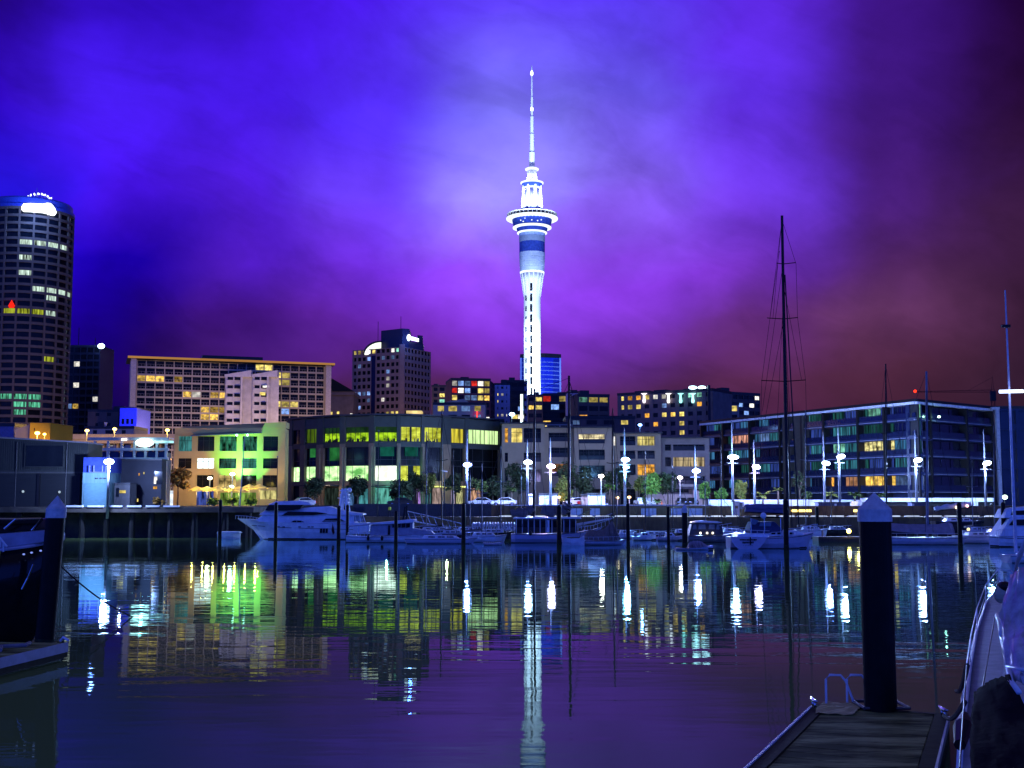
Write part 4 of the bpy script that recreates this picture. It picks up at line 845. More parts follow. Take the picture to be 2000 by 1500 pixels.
for k, (sp_, tw, up, lo_) in enumerate(BAYS):
    a, b = sp_; seg(w, a, b, ZR[1], ZR[0], .003); seg(w, a, b, ZR[3], ZR[2], .003); seg(w2, a, b, ZR[6], ZR[5], .003)
    o = MB(); seg(o, a, b, ZR[2], ZR[1], .42, .46)
    if tw in (LGREEN,):        # blind drawn half way
        o = MB(); seg(o, a, b, ZR[2], ZR[2] + (ZR[1] - ZR[2]) * .62, .42, .46); bl = MB(); seg(bl, a, b, ZR[2] + (ZR[1] - ZR[2]) * .62, ZR[1], .38, .40); o = o.build('window', tw, of); bl.build('blind', emat('dim_green_blind', (.02, .07, .025), .7, .4, .5), o)
    else: o = o.build('window', tw or DGLASS, of)
    f = MB(); q = random.Random(k); n_ = max(2, round((b - a) / 9)); 
    for j in range(n_ + 1): x_ = a + (b - a) * (j + q.uniform(-.12, .12) * (0 < j < n_)) / n_; x_ = min(max(x_, a + .4), b - .8); seg(f, x_, x_ + .55, ZR[2], ZR[1], .26, .34)
    seg(f, a, b, ZR[2] - .05, ZR[2] + .10, .1, .34)
    f.build('frame', BLACK, o)
    if tw in (LGREEN, LLIME):  # desks and plants on the sill
        d = MB()
        for j in range(9):
            x_ = q.uniform(a + 1, b - 4); seg(d, x_, x_ + q.uniform(1, 4), ZR[2] + .1, ZR[2] + q.uniform(.2, .75), .36, .41)
        d.build('desk', BLACK, o)
    o = MB(); seg(o, a, b, ZR[5], ZR[4], .5, .54); ow = o.build('window', lo_ or DGLASS, of)
    o = MB(); seg(o, a, b, ZR[4], ZR[3], .5, .54); ou = o.build('window', DGLASS, of)
    if up: o = MB(); p0 = a + (b - a) * .25; p1 = b - (b - a) * .12; seg(o, p0, p1, ZR[3] - (ZR[3] - ZR[4]) * (.5 if k != 2 else .72), ZR[3], .46, .49); o.build('lit_ceiling', up, ou)
    f = MB()
    for j in (.28, .80) if b - a < 50 else (.18, .5, .82): x_ = a + (b - a) * j; seg(f, x_, x_ + .45, ZR[5], ZR[3], .36, .44)
    seg(f, a, b, ZR[4] - .08, ZR[4] + .08, .36, .44); seg(f, a, b, Z(898, 230), Z(897, 230), .36, .44); f.build('frame', CHAR, ou)
for k in range(0, len(edges), 2):
    a, b = edges[k], edges[k + 1]; seg(w, a, b, ZR[2] - .3, ZR[0] + .1, -.12, .7); seg(w2, a, b, 3.9, ZR[2] - .304, -.10, .7)
    if k in (4, 6, 8, 10, 12): seg(w2, (a + b) / 2 - 2.4, (a + b) / 2 + 2.4, 3.9, ZR[3], -.45, -.101)
w.build('upper_wall', NAVYC, of); w2.build('lower_wall', MAUV, of)
core = MB(); pl = [oP(p) for p, _ in PL]; core.prism([p + Vector((0, .9, 0)) for p in pl] + [Vector((pl[-1].x, 262, 0)), Vector((pl[0].x, 262, 0))], 3.9, ZR[0] - .02); core.build('core', DARK, of)
rf = MB(); rf.prism([p + Vector((0, -.7, 0)) for p in pl] + [Vector((pl[-1].x, 263, 0)), Vector((pl[0].x, 263, 0))], ZR[0] + .104, ZR[0] + .42); rf.build('roof', CHAR, of)
MB().box(X(792, 236), X(822, 236), 236, 240, ZR[0] + .43, ZR[0] + 1.5).build('roof_lantern', emat('roof_lantern_glow', (1, .75, .3), 1.2, .3, .6), of)
sh = MB()
SHOPS = [(600, 616, (.35, .28, .24), .4), (632, 660, (.05, .08, .07), .5), (664, 690, (.1, .25, .6), .7), (700, 722, (.1, .45, .5), .8), (732, 770, (.15, .6, .5), .9), (784, 804, (.1, .4, .4), .7), (815, 828, (.55, .3, .9), 1.6), (832, 843, (.1, .4, .35), .5), (846, 866, (.75, .55, .5), .8), (879, 890, (.55, .45, .6), .8), (893, 905, (.75, .75, .35), .9), (921, 940, (.9, .5, .3), .9)]
for i, (a, b, c, e) in enumerate(SHOPS):
    o = MB(); seg(o, a, b, 3.95, Z(953, 230), .2, .25); o.build('shopfront', emat('shopfront_glow_%d' % i, c, e, .12, 1.1, (2, 2, .5)), of)
cn = MB(); seg(cn, 596, 665, Z(949, 230), Z(947.4, 230), -2.6, -.46); seg(cn, 726, 780, Z(951, 230), Z(949.6, 230), -2.2, -.46); cn.build('canopy', CHAR, of)
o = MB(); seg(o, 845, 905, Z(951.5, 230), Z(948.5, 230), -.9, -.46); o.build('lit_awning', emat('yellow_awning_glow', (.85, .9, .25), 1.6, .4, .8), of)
for px, e, c in ((760, 520, (.2, 1, .6)), (640, 300, (1, .75, .5)), (875, 260, (1, 1, .5)), (800, 620, (.1, .9, .6))): lamp('canopy_light', oP(px) + Vector((0, -3.5, Z(952, 230))), e, c, of, .2)

# low waterfront flats
fy = 238.0; STU = mat('grey_beige_stucco', (.30, .23, .15), .85, scale=.5, var=.15)
RAILG = mat('balcony_glass', (.02, .022, .03), .15, spec=.2)
def flats(label, px0, px1, yt, Y, cols, rows, lit, depth=1.4, wall=STU, rails=(), eave=2.0):
    t = thing('waterfront_flats', label, 'apartment building', (X((px0 + px1) / 2, Y), Y, 3.9)); w = MB()
    gridface(t, w, Y, px0, px1, yt, 989, cols, rows, lit, depth); w.box(X(px0, Y), X(px1, Y), Y + depth + .05, Y + 14, 3.9, Z(yt, Y) - .01)
    w.build('wall', wall, t)
    r = MB(); r.box(X(px0, Y) - .3, X(px1, Y) + .3, Y - 1.2, Y + 14.3, Z(yt, Y) + .01, Z(yt - eave, Y)); r.build('roof', CHAR, t)
    for r_, c_ in rails:
        a, b = cols[c_]; zb = Z(rows[r_][1], Y); q = MB().box(X(a, Y), X(b, Y), Y + .1, Y + .14, zb, zb + .85).build('balcony_rail', RAILG, t)
    return t
rows3 = [(834, 863), (879, 902), (915, 941), (954, 987)]
flats('pale waterfront flats beside the curved office, with pillared corner balcony', 980, 1064, 828, fy, [(986, 992), (999, 1020), (1023, 1057)], [(836, 864), (884, 902), (917, 941), (958, 987)],
      {(0, 0): LORA, (0, 1): LYEL, (3, 1): 'wall', (3, 2): 'wall', (1, 1): 'wall'}, rails=((0, 2), (1, 2), (2, 2)))
flats('grey waterfront flats with long balconies between the two black masts', 1064, 1122, 836, fy + 1.5, [(1072, 1116)], [(845, 862), (874, 893), (906, 930), (952, 985)], {(2, 0): emat('dim_orange_room', (.5, .22, .08), .6, .05, .8, (2, 2, .6))}, rails=((0, 0), (1, 0), (2, 0)))
flats('grey waterfront flats with a wide warm lit living room on the top floor', 1122, 1196, 836, fy - .5, [(1131, 1182)], [(848, 866), (878, 898), (909, 934), (955, 985)], {(0, 0): emat('cream_living_room', (1, .85, .5), 1.3, .12, .9, (1.5, 1.5, 1))}, rails=((0, 0), (1, 0), (2, 0)))
flats('violet grey flats with white parapet behind the double headed lamp', 1196, 1292, 847, fy + 2, [(1197, 1203), (1212, 1242), (1246, 1280)], [(852, 870), (880, 896), (907, 928), (955, 985)], {(0, 0): LWHITE, (0, 2): emat('yellow_room2', (.9, .75, .25), 1.0, .05, .8, (2, 2, .6)), (2, 2): LORA, (1, 0): 'wall', (2, 0): 'wall', (3, 0): 'wall'}, rails=((0, 1), (1, 1), (1, 2)))
flats('stepped pale flats with warm curtained window left of the dark glass block', 1292, 1387, 856, fy + 5, [(1300, 1312), (1316, 1378)], [(868, 880), (893, 911), (930, 946), (955, 962)], {(1, 1): emat('curtain_room', (.8, .62, .35), .8, .04, .9, (2.5, 2.5, .3)), (2, 0): 'wall', (3, 0): 'wall'}, wall=mat('pale_violet_render', (.28, .22, .19), .8, scale=.5), rails=((0, 1), (2, 1)))
pw = thing('parking_wall', 'peach lit low wall with flat canopy behind the parked cars', 'wall', (X(1320, 228), 228, 3.9)); w = MB()
w.box(X(1262, 228), X(1378, 228), 228, 229, 3.9, Z(965, 228)); w.hexa([(X(1353, 228), 227.5, 3.9), (X(1378, 228), 227.5, 3.9), (X(1378, 228), 233, 3.9), (X(1353, 228), 233, 3.9), (X(1353, 228), 227.5, Z(956, 228)), (X(1378, 228), 227.5, Z(962, 228)), (X(1378, 228), 233, Z(962, 228)), (X(1353, 228), 233, Z(956, 228))])
w.build('wall', mat('peach_wall', (.62, .48, .38), .85), pw); MB().box(X(1327, 228), X(1352, 228), 226, 230, Z(951, 228), Z(946, 228)).build('canopy', PALE, pw)

# dark glass apartments on the right
gy = thing('dark_glass_apartments', 'dark glass apartment block with corner balconies lit blue by the quay lamps', 'apartment building', (X(1790, 212), 212, 3.9))
GA, GB, GC = (X(1370, 272, 880), 272), (X(1790, 211, 880), 211), (X(1938, 228, 880), 228)
gz = Z(779, 211) - .5; g0 = 6.2; gnf = 5; w = MB(); bud = [100]; GYG = mat('blue_tinted_glass', (.006, .010, .03), .10, var=.5, scale=.3, spec=.6)
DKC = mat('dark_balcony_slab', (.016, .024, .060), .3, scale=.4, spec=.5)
hits1 = ((1428, 1456, 866, emat('pink_room', (1, .45, .32), 1.0, .25, .9, (1.4, 1.4, .5))), (1671, 1690, 882, emat('sparkle_room', (.9, .78, .32), 1.2, .01, 1.6)), (1708, 1738, 882, emat('sparkle_room2', (.95, .85, .35), 1.4, .05, 1.5)), (1652, 1668, 950, emat('peach_room', (.75, .35, .18), .8, .3, .6)), (1670, 1732, 950, LWARM))
curt = [emat('dim_blue_curtain_%d' % i, c, e, .02, 1.0, (2.4, 2.4, .15)) for i, (c, e) in enumerate((((.06, .24, .50), 1.0), ((.05, .26, .36), .9), ((.06, .12, .60), .7), ((.03, .18, .18), .55)))]
def dim(nf, nb, seed): return scatter(nf, nb, .66, curt, seed)
l1 = dim(gnf, 20, 4); l1.update({(0, b): m for b, m in ((9, LYEL), (12, LORA), (17, LWHITE), (18, LBLUE))}); l1.update({(4, 16): LCYAN, (4, 19): LCYAN, (3, 6): LBLUE, (2, 13): LCYAN}); l1.update(lit_cells(GA, GB, g0, gz, gnf, 20, hits1))
uA, nA_ = facade(gy, w, GA, GB, g0, gz, gnf, 20, .14, .05, .10, 1.5, l1, GYG, 3, bud, piers=False)
l2 = dim(gnf, 8, 9); l2.update(lit_cells(GB, GC, g0, gz, gnf, 8, ((1836, 1860, 882, emat('yellow_curtains', (1, .85, .35), 1.3, .4, 1.2, (3, 3, .2))), (1800, 1850, 806, emat('teal_curtain', (.10, .30, .30), .5, .05, 1, (3, 3, .1))))))
uB, nB_ = facade(gy, w, GB, GC, g0, gz, gnf, 8, .14, .05, .10, 1.5, l2, GYG, 3, bud, piers=False)
v = lambda p, n, d: Vector((p[0], p[1], 0)) - n * d
w.prism([v(GA, nA_, 1.7), v(GB, nA_, 1.7) + Vector((0, .5, 0)), v(GB, nB_, 1.7) + Vector((0, .5, 0)), v(GC, nB_, 1.7), v(GC, nB_, 16), v(GA, nA_, 16)], 3.9, gz + .02)
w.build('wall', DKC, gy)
rf = MB(); rf.prism([v(GA, nA_, -.5), v(GB, nA_, -.5), v(GB, nB_, -.5), v(GC, nB_, -.5), v(GC, nB_, 17), v(GA, nA_, 17)], gz + .03, gz + .5); rf.build('roof', BLACK, gy)
sf = MB(); sf.prism([v(GA, nA_, -.45), v(GB, nA_, -.45), v(GB, nB_, -.45), v(GC, nB_, -.45), v(GC, nB_, 1.2), v(GB, nB_, 1.3), v(GB, nA_, 1.3), v(GA, nA_, 1.2)], gz - .40, gz + .018); sf.build('soffit', mat('white_soffit', (.75, .76, .78), .6), gy)
rl_ = MB(); sl = MB(); blade = MB(); fh = (gz - g0) / gnf
for f in range(gnf):
    z = g0 + f * fh
    for P, Q, u, n in ((GA, GB, uA, nA_), (GB, GC, uB, nB_)):
        P3, Q3 = Vector((*P, 0)), Vector((*Q, 0)); Lq = (Q3 - P3).length; c = (P3 + Q3) / 2
        rl_.obox(c - n * .1, u, n, Lq / 2, .03, z + 1.28, z + 1.36)
        rl_.obox(c - n * .02, u, n, Lq / 2, .02, z + fh * .14, z + 1.25)
        sl.obox(c + n * .06, u, n, Lq / 2, .05, z + .02, z + .13)
for P, u, n, ks, L_ in ((GA, uA, nA_, (0, 2.5, 5.4, 8.5, 10.6, 12.6, 15.5, 17.6), 20), (GB, uB, nB_, (.05, 1.3, 5.1, 7.95), 8)):
    Lq = (Vector((*(GB if P is GA else GC), 0)) - Vector((*P, 0))).length
    for k in ks: MB().obox(Vector((*P, 0)) + u * (Lq * k / L_ + .3) - n * .4, u, n, .22, .75, 3.9, gz).build('blade_wall', BLACK, gy)
rl_.build('balcony_rail', mat('smoked_balustrade', (.010, .016, .045), .15, spec=.5), gy); sl.build('slab_edge', mat('grey_slab_edge', (.30, .32, .40), .5), gy)
wall_p = [(px, yy) for px, yy in ((1468, 1), (1578, 2))]
pn = MB()
for P, u, n, a_, b_ in ((GA, uA, nA_, .445, .475), (GA, uA, nA_, .50, .545)):
    Lq = (Vector((*GB, 0)) - Vector((*GA, 0))).length; pn.obox(Vector((*P, 0)) + u * Lq * (a_ + b_) / 2 - n * .6, u, n, Lq * (b_ - a_) / 2, .9, 3.9, gz + .025)
pn.build('timber_panel', mat('dark_olive_panel', (.06, .055, .045), .7), gy)
for px, py in ((1784, 811), (1834, 814)): MB().ball(W(px, py, 214.5), .28, .28, .2).build('balcony_lamp', emat('green_balcony_lamp', (.55, 1, .8), 6), gy); lamp('balcony_light', W(px, py - 2, 213.2), 55, (.4, 1, .8), gy, .15)
for px, py, c in ((1730, 926, (.75, .6, 1)), (1768, 927, (.8, .8, 1)), (1704, 924, (1, .6, .2)), (1710, 927, (1, .6, .2)), (1462, 934, (.9, .6, .9)), (1878, 925, (.5, .7, 1))):
    P_, Q_ = (GA, GB) if px < 1790 else (GB, GC); s_, z_ = on_plane(px, py, P_, Q_); d_ = Vector((Q_[0] - P_[0], Q_[1] - P_[1], 0)).normalized(); p = Vector((*P_, z_)) + d_ * s_ - Vector((d_.y, -d_.x, 0)) * .5
    MB().box(p.x - (.5 if px == 1462 else .25), p.x + (.5 if px == 1462 else .25), p.y, p.y + .15, p.z - .16, p.z + .16).build('wall_lamp', emat('wall_lamp_%s' % (c,), c, 2.5), gy)
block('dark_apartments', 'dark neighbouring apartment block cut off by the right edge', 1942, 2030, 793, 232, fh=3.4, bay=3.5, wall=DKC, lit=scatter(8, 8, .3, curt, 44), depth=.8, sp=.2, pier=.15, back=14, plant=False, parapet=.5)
dp = thing('downpipe_column', 'tall blue grey column in the gap between the dark apartment blocks', 'column', (X(1955, 226), 226, 3.9)); MB().box(X(1952, 226), X(1958.5, 226), 226, 226.8, 3.9, Z(800, 226)).build('shaft', mat('blue_grey_column', (.3, .33, .40), .6), dp); MB().box(X(1944, 226), X(1959, 226), 225.9, 226.9, Z(800, 226) + .002, Z(795, 226)).build('capital', mat('blue_grey_column', 0), dp)
rw = thing('terrace_wall', 'long white terrace wall lit by the lamps below the dark glass block', 'wall', (X(1640, 204), 204, 3.9))
MB().box(X(1385, 204), X(1690, 204), 204, 205, 3.9, Z(976, 204)).build('wall', mat('pale_terrace_wall', (.60, .60, .64), .7, var=.15), rw); MB().box(X(1690, 202), X(1938, 202), 201.4, 205, Z(980, 202), Z(972.5, 202)).build('parapet', mat('white_parapet', (.72, .73, .78), .6, var=.1), rw)
MB().box(X(1691, 202), X(1937, 202), 202, 205, 3.9, Z(980, 202) - .01).build('recess', DARK, rw)
for px in (1893, 1903): MB().box(X(px, 201), X(px + 8, 201), 201.2, 201.9, 3.9, Z(980.5, 202)).build('column', mat('pale_terrace_wall', 0), rw)
# ------------------------------------------------------------------ quay lamps
LY = 190.0
def quay_lamp(label, px, hy, ty, Y, c, e, glow, bar=True, double=False, tilt=0.0, wide=1.0):
    p = W(px, hy, Y); zt = Z(ty, Y); x = X(px - (2 if tilt else 0), Y, hy); g = 3.9 if Y > 182 else 2.5
    t = thing('quay_lamp', label, 'street lamp', (x, Y, g), 'tall mast lamps along the quay')
    MB().tube([(x, Y, g), (x, Y, p.z - .6), (x, Y, p.z), (x, Y, zt - .6), (x, Y, zt)], [.20, .17, .13, .07, .04], 8).build('pole', POSTM, t, True)
    m = emat('quay_lamp_%s' % (c,), c, e)
    h = MB(); h.ball((0, 0, 0), .66 * wide, .40, .36, 16, 8); h.xf(Matrix.Translation((p.x + .1, Y - .35, p.z)) @ Matrix.Rotation(-tilt, 4, 'Y')); o = h.build('lamp_head', m, t, True)
    MB().tube([(x, Y, p.z), (p.x + .1, Y - .3, p.z + .1)], .06, 5).build('bracket', mat('grey_arm', 0), t)
    if double:
        h = MB().ball((p.x + .2, Y - .35, Z(913, Y)), .5, .34, .22, 14, 6); h.build('lamp_head', m, t, True); lamp('lamp_light', (p.x + .2, Y - .8, Z(913, Y) - .5), glow * 9, (c[0] * .6, c[1] * .7, 1.0), t, .3)
    if bar:
        for b in ((917, 926) if double else (hy + 12,)) if not double else (905 + 3, 921):
            MB().box(x - .85, x + .85, Y - .35, Y - .18, Z(b, Y) - .045, Z(b, Y) + .045).build('cross_arm', mat('grey_arm', (.05, .055, .06), .5), t)
    lamp('lamp_light', (p.x + .1, Y - .95, p.z - .5), glow * 17, (c[0] * .6, c[1] * .7, 1.0), t, .35)
    return t
BL = (.30, .42, 1.0); BW = (.55, .72, 1.0); PK = (.85, .62, 1.0); CY_ = (.30, .72, 1.0)
for a in (('blue mast lamp in front of the right end of the curved office', 912, 908, 840, 188, BL, 20, 800, False),
          ('blue white mast lamp left of the taller black mast, before the pillared flats', 1030, 903, 858, 189, BW, 20, 900),
          ('pinkish mast lamp between the two black masts', 1075, 911, 855, 192, PK, 20, 800),
          ('tall double headed cyan mast lamp before the violet flats', 1220, 898, 835, 190, CY_, 20, 1500, True, True),
          ('blue mast lamp left of the dark glass block, above the white parking wall end', 1358, 920, 870, 193, BL, 20, 900),
          ('tall wide blue white mast lamp near the left end of the dark glass block', 1430, 893, 822, 190, BW, 20, 1300, True, False, 0, 1.3),
          ('violet white mast lamp just left of the big sloop mast', 1475, 912, 858, 193, PK, 20, 900, True, False, -.15),
          ('blue mast lamp right of the big sloop mast, lower one of a close pair', 1611, 905, 843, 192, BL, 20, 1100, True, False, -.1),
          ('blue white mast lamp with tilted head, taller one of a close pair', 1640, 892, 830, 188, BW, 20, 1100, True, False, .2),
          ('blue white mast lamp with tilted head before the corner of the dark glass block', 1790, 899, 840, 190, BW, 20, 1100, True, False, .2),
          ('blue white mast lamp near the right end of the dark glass block', 1925, 905, 838, 190, BW, 20, 1100, True, False, .2)): quay_lamp(*a)
quay_lamp('dazzling blue white wharf lamp beside the teal shed', 213, 902, 884, 158.5, (.50, .62, 1.0), 26, 1100, False, False, 0, 1.0)
wl = street_lamp('street_lamp', 'warm white lamp on a leaning pole between tree and pale shed', 1174, 930, 195, 3.9, (1, .82, .66), 26, 420, None, .36)
street_lamp('street_lamp', 'short pinkish white lamp above the peach parking wall', 1328, 933, 205, 3.9, (1, .80, .85), 22, 420, None, .36)
street_lamp('street_lamp', 'small cyan blue lamp on the flats roof below the long terrace', 1250, 830, 262, 3.9, (.18, .42, 1), 16, 300, None, .36)
street_lamp('street_lamp', 'bright cyan lamp at the foot of the lilac apartment flank', 1000, 809, 420, 3.9, (.35, .75, 1), 16, 1500, None, .8)
for px, py, Y, lab in ((1092, 971, 206, 'low warm globe lamp right of the lilac container'), (1206, 972, 206, 'low warm globe lamp left of the double headed lamp'), (1229, 971, 206, 'low warm globe lamp right of the double headed lamp'), (1722, 762 + 200, 203, 'low lamp behind the right foreground pile')):
    if px < 1700: street_lamp('globe_lamp', lab, px, py, Y, 3.9, (1, .62, .28), 6, 130, None, .26)
for px, py, Y, lab, c in ((868, 921, 205, 'unlit white twin arm street light left of the blue mast lamp', None),):
    p = W(px, py, Y); t = thing('street_light', lab, 'street lamp', (p.x, Y, 3.9)); MB().tube([(p.x, Y, 3.9), (p.x, Y, p.z)], [.1, .06], 6).build('pole', CHAR, t)
    b = MB(); b.hexa([(p.x - .62, Y - .1, p.z + .12), (p.x + .5, Y - .1, p.z - .05), (p.x + .5, Y + .1, p.z - .05), (p.x - .62, Y + .1, p.z + .12), (p.x - .62, Y - .1, p.z + .2), (p.x + .5, Y - .1, p.z + .06), (p.x + .5, Y + .1, p.z + .06), (p.x - .62, Y + .1, p.z + .2)]); b.build('arm', WHITE, t)

# ------------------------------------------------------------------ trees
LEAF = [mat('leaf_%s' % n, c, .7, var=.5, scale=1.5) for n, c in (('dark_green', (.035, .055, .02)), ('green', (.07, .11, .025)), ('yellow_green', (.16, .17, .03)), ('bright_green', (.10, .22, .03)), ('lamplit_orange', (.32, .17, .03)))]  # the orange leaf colour stands in for lamplight on the foliage
BARK = mat('bark', (.09, .07, .05), .9, scale=6, bump=.4)
def tree(label, px, cy, wpx, hpx, Y, leaf, base=3.9, n=1000, cat='tree', seed=None):
    q = random.Random(int(px * 7 + cy)); x = X(px, Y); zc = Z(cy, Y); rx = wpx / F * Y / 2; rz = hpx / F * Y / 2
    t = thing('tree', label, cat, (x, Y, base)); tr = MB(); tips = []
    zt = zc - rz * .35; tr.tube([(x, Y, base - .1), (x + .05, Y, (base + zt) / 2), (x, Y, zt)], [.16, .12, .09], 7)
    for k in range(6):
        a = q.uniform(0, 2 * PI); d = Vector((math.cos(a) * rx * .7, math.sin(a) * rx * .6, rz * q.uniform(.1, .9))); p = Vector((x, Y, zt)) + d; tips.append(p)
        tr.tube([(x, Y, zt - .3), Vector((x, Y, zt)) + d * .5 + Vector((0, 0, .1)), p], [.07, .045, .02], 5)
    tr.build('trunk', BARK, t)
    c = MB(); lobes = [(Vector((x + q.uniform(-.55, .55) * rx, Y + q.uniform(-.5, .5) * rx, zc + q.uniform(-.55, .6) * rz)), q.uniform(.35, .6)) for _ in range(9)]
    for k in range(n):
        lc, lr = q.choice(lobes); d = Vector((q.gauss(0, 1), q.gauss(0, 1), q.gauss(0, 1))).normalized() * (q.random() ** .45) * lr
        p = lc + Vector((d.x * rx, d.y * rx, d.z * rz)); s = q.uniform(.10, .24) * (1 + rx * .16)
        a = Vector((q.gauss(0, 1), q.gauss(0, 1), q.gauss(0, .7))).normalized(); b = a.cross(Vector((q.gauss(0, 1), q.gauss(0, 1), q.gauss(0, 1)))).normalized()
        c.face([p - a * s * 1.4, p - b * s * .6, p + a * s * 1.4, p + b * s * .6])
    c.build('crown', LEAF[leaf], t)
    return t
def palm(label, px, cy, wpx, Y, base=3.9, leaf=1, n=17):
    q = random.Random(int(px)); x = X(px, Y); zc = Z(cy, Y); r = wpx / F * Y / 2
    t = thing('palm_tree', label, 'palm', (x, Y, base)); MB().tube([(x, Y, base - .1), (x, Y, zc)], [.2, .14], 8).build('trunk', BARK, t)
    c = MB()
    for k in range(n):
        a = 2 * PI * k / n + q.uniform(-.15, .15); el = q.uniform(.15, 1.15); d = Vector((math.cos(a), math.sin(a), 0)); s = Vector((-d.y, d.x, 0)); ln = r * q.uniform(.85, 1.1)
        pts = [Vector((x, Y, zc)) + d * ln * tt * math.cos(el * (1 - tt * .5)) + Vector((0, 0, ln * (math.sin(el) * tt * 1.1 - .55 * tt * tt))) for tt in (0, .25, .5, .75, 1)]
        for i in range(4):
            w0 = (.05, .26, .28, .2, .02)[i]; w1 = (.05, .26, .28, .2, .02)[i + 1]
            for sg_ in (-1, 1):
                c.face([pts[i], pts[i + 1], pts[i + 1] + s * sg_ * w1 - Vector((0, 0, w1 * .5)), pts[i] + s * sg_ * w0 - Vector((0, 0, w0 * .5))])
    c.build('crown', LEAF[leaf], t); return t
for a in (('orange lit leafy tree beside the dark bar building', 347, 938, 58, 46, 212, 4), ('small orange bush at the foot of the orange lit tree', 308, 978, 26, 14, 168, 4, 3.98, 160, 'bush'),
          ('olive tree before the left end of the curved office', 614, 953, 50, 42, 208, 0), ('dark tree before the third pillar of the curved office', 698, 951, 48, 42, 209, 0), ('dark tree below the mint lit windows of the curved office', 786, 956, 58, 46, 207, 0),
          ('yellow green tree in front of the shops, right of the green lamp', 838, 945, 30, 46, 210, 2), ('dark leafy tree behind the yellow green one', 815, 938, 40, 50, 215, 0), ('dark tree beside the blue mast lamp', 883, 946, 40, 44, 214, 0), ('thin tree with bare stems right of the blue mast lamp', 933, 945, 46, 40, 206, 1, 3.9, 260),
          ('dark tree behind the white parked car', 962, 950, 40, 44, 212, 0), ('large dark tree before the pillared flats', 1012, 936, 56, 60, 218, 0), ('yellow lit shrub tree right of the pinkish mast lamp', 1100, 955, 38, 48, 207, 2), ('dark rounded tree behind the second black mast', 1126, 937, 72, 64, 216, 0),
          ('dark tree between leaning lamp and double headed lamp', 1204, 938, 60, 56, 217, 0), ('pale yellow lit tree right of the double headed lamp', 1248, 945, 34, 40, 214, 2, 3.9, 300), ('bright green lit tree above the peach wall', 1272, 944, 46, 50, 209, 3), ('dark green tree right of the bright green one', 1304, 943, 44, 54, 212, 0),
          ('light green tree at the left end of the white terrace wall', 1373, 957, 32, 34, 208, 3), ('small round light green tree before the dark glass block', 1408, 962, 22, 26, 207, 3), ('yellow green tree right of the wide blue mast lamp', 1446, 958, 30, 38, 208, 2), ('bare sparse tree right of the sloop mast', 1562, 945, 30, 60, 208, 0, 3.9, 130), ('small shrub below the sparse tree', 1578, 972, 16, 26, 206, 1, 3.9, 120, 'bush'),
          ('green hedge plants along the bar terrace of the beige building', 418, 979, 26, 16, 213, 3, 3.9, 260, 'hedge'), ('green hedge plants below the middle parasols', 455, 979, 30, 16, 213, 3, 3.9, 260, 'hedge'), ('green hedge plants below the right hand parasols', 490, 980, 26, 14, 213, 3, 3.9, 260, 'hedge'),
          ('small pot tree before the ramp at the violet flats', 1258, 978, 14, 22, 204, 1, 3.9, 120)): tree(*a)
for a in (('spiky palm left of the first black mast', 999, 956, 30, 205, 3.9, 1), ('white lit palm in front of the yellow awning', 884, 955, 26, 206, 3.9, 2), ('tall green palm below the leaning warm lamp', 1192, 952, 30, 203, 3.9, 3), ('broad low palm left of the sloop mast', 1490, 968, 36, 200, 3.9, 2), ('slim two tiered palm before the white terrace wall', 1520, 957, 24, 201, 3.9, 2),
          ('low palm beside the close pair of blue lamps', 1622, 966, 34, 202, 3.9, 2), ('low palm left of the big foreground pile', 1670, 968, 36, 202, 3.9, 1), ('dark palm right of the big foreground pile', 1722, 968, 24, 202, 3.9, 1), ('small palm on the quay by the orange cone', 1284, 979, 22, 200, 3.9, 1)): palm(*a)

# ------------------------------------------------------------------ cars, sheds, barriers on the quay
def car(label, px, Y, col, ang=0.0, tail=False, van=False):
    x = X(px, Y); t = thing('parked_car', label, 'car', (x, Y, 3.9), 'cars parked along the quay'); T = Matrix.Translation((x, Y, 3.9)) @ Matrix.Rotation(ang, 4, 'Z')
    side = [(-2.1, .35), (-2.15, .62), (-2.0, .85), (-1.1, .95), (-.55, 1.4), (.9, 1.44), (1.7, 1.0), (2.1, .9), (2.15, .4)]
    hw = lambda z: .86 if z < 1 else .66
    m = MB(); m.loft([[(a, -hw(z), z) for a, z in side], [(a, hw(z), z) for a, z in side]], closed=True); m.xf(T); m.build('body', mat('car_paint_%s' % col[0], col[1], .25, var=.05), t)
    g = MB(); g.loft([[(-.98, s * .80, .98), (-.52, s * .69, 1.33), (.82, s * .69, 1.36), (1.45, s * .80, 1.02)] for s in (-1.03, 1.03)], closed=True); g.xf(T); g.build('window', DGLASS, t)
    for a in (-1.35, 1.3):
        for s in (-1, 1):
            w_ = MB(); w_.tube([(a, s * .62, .33), (a, s * .88, .33)], .33, 12); w_.xf(T); o = w_.build('wheel', BLACK, t)
            r = MB(); r.tube([(a, s * .87, .33), (a, s * .90, .33)], .19, 8); r.xf(T); r.build('rim', STEEL, o)
    for s in (-.6, .6):
        h = MB().box(2.08 if tail else -2.2, 2.2 if tail else -2.08, s - .16, s + .16, .62, .78); h.xf(T); h.build('tail_light' if tail else 'headlight', emat('tail_light_red', (1, .02, .01), 3) if tail else STEEL, t)
WC = ('white', (.75, .75, .75)); BC = ('black', (.015, .015, .02)); SC = ('silver', (.4, .4, .42)); RC = ('red', (.35, .02, .02))
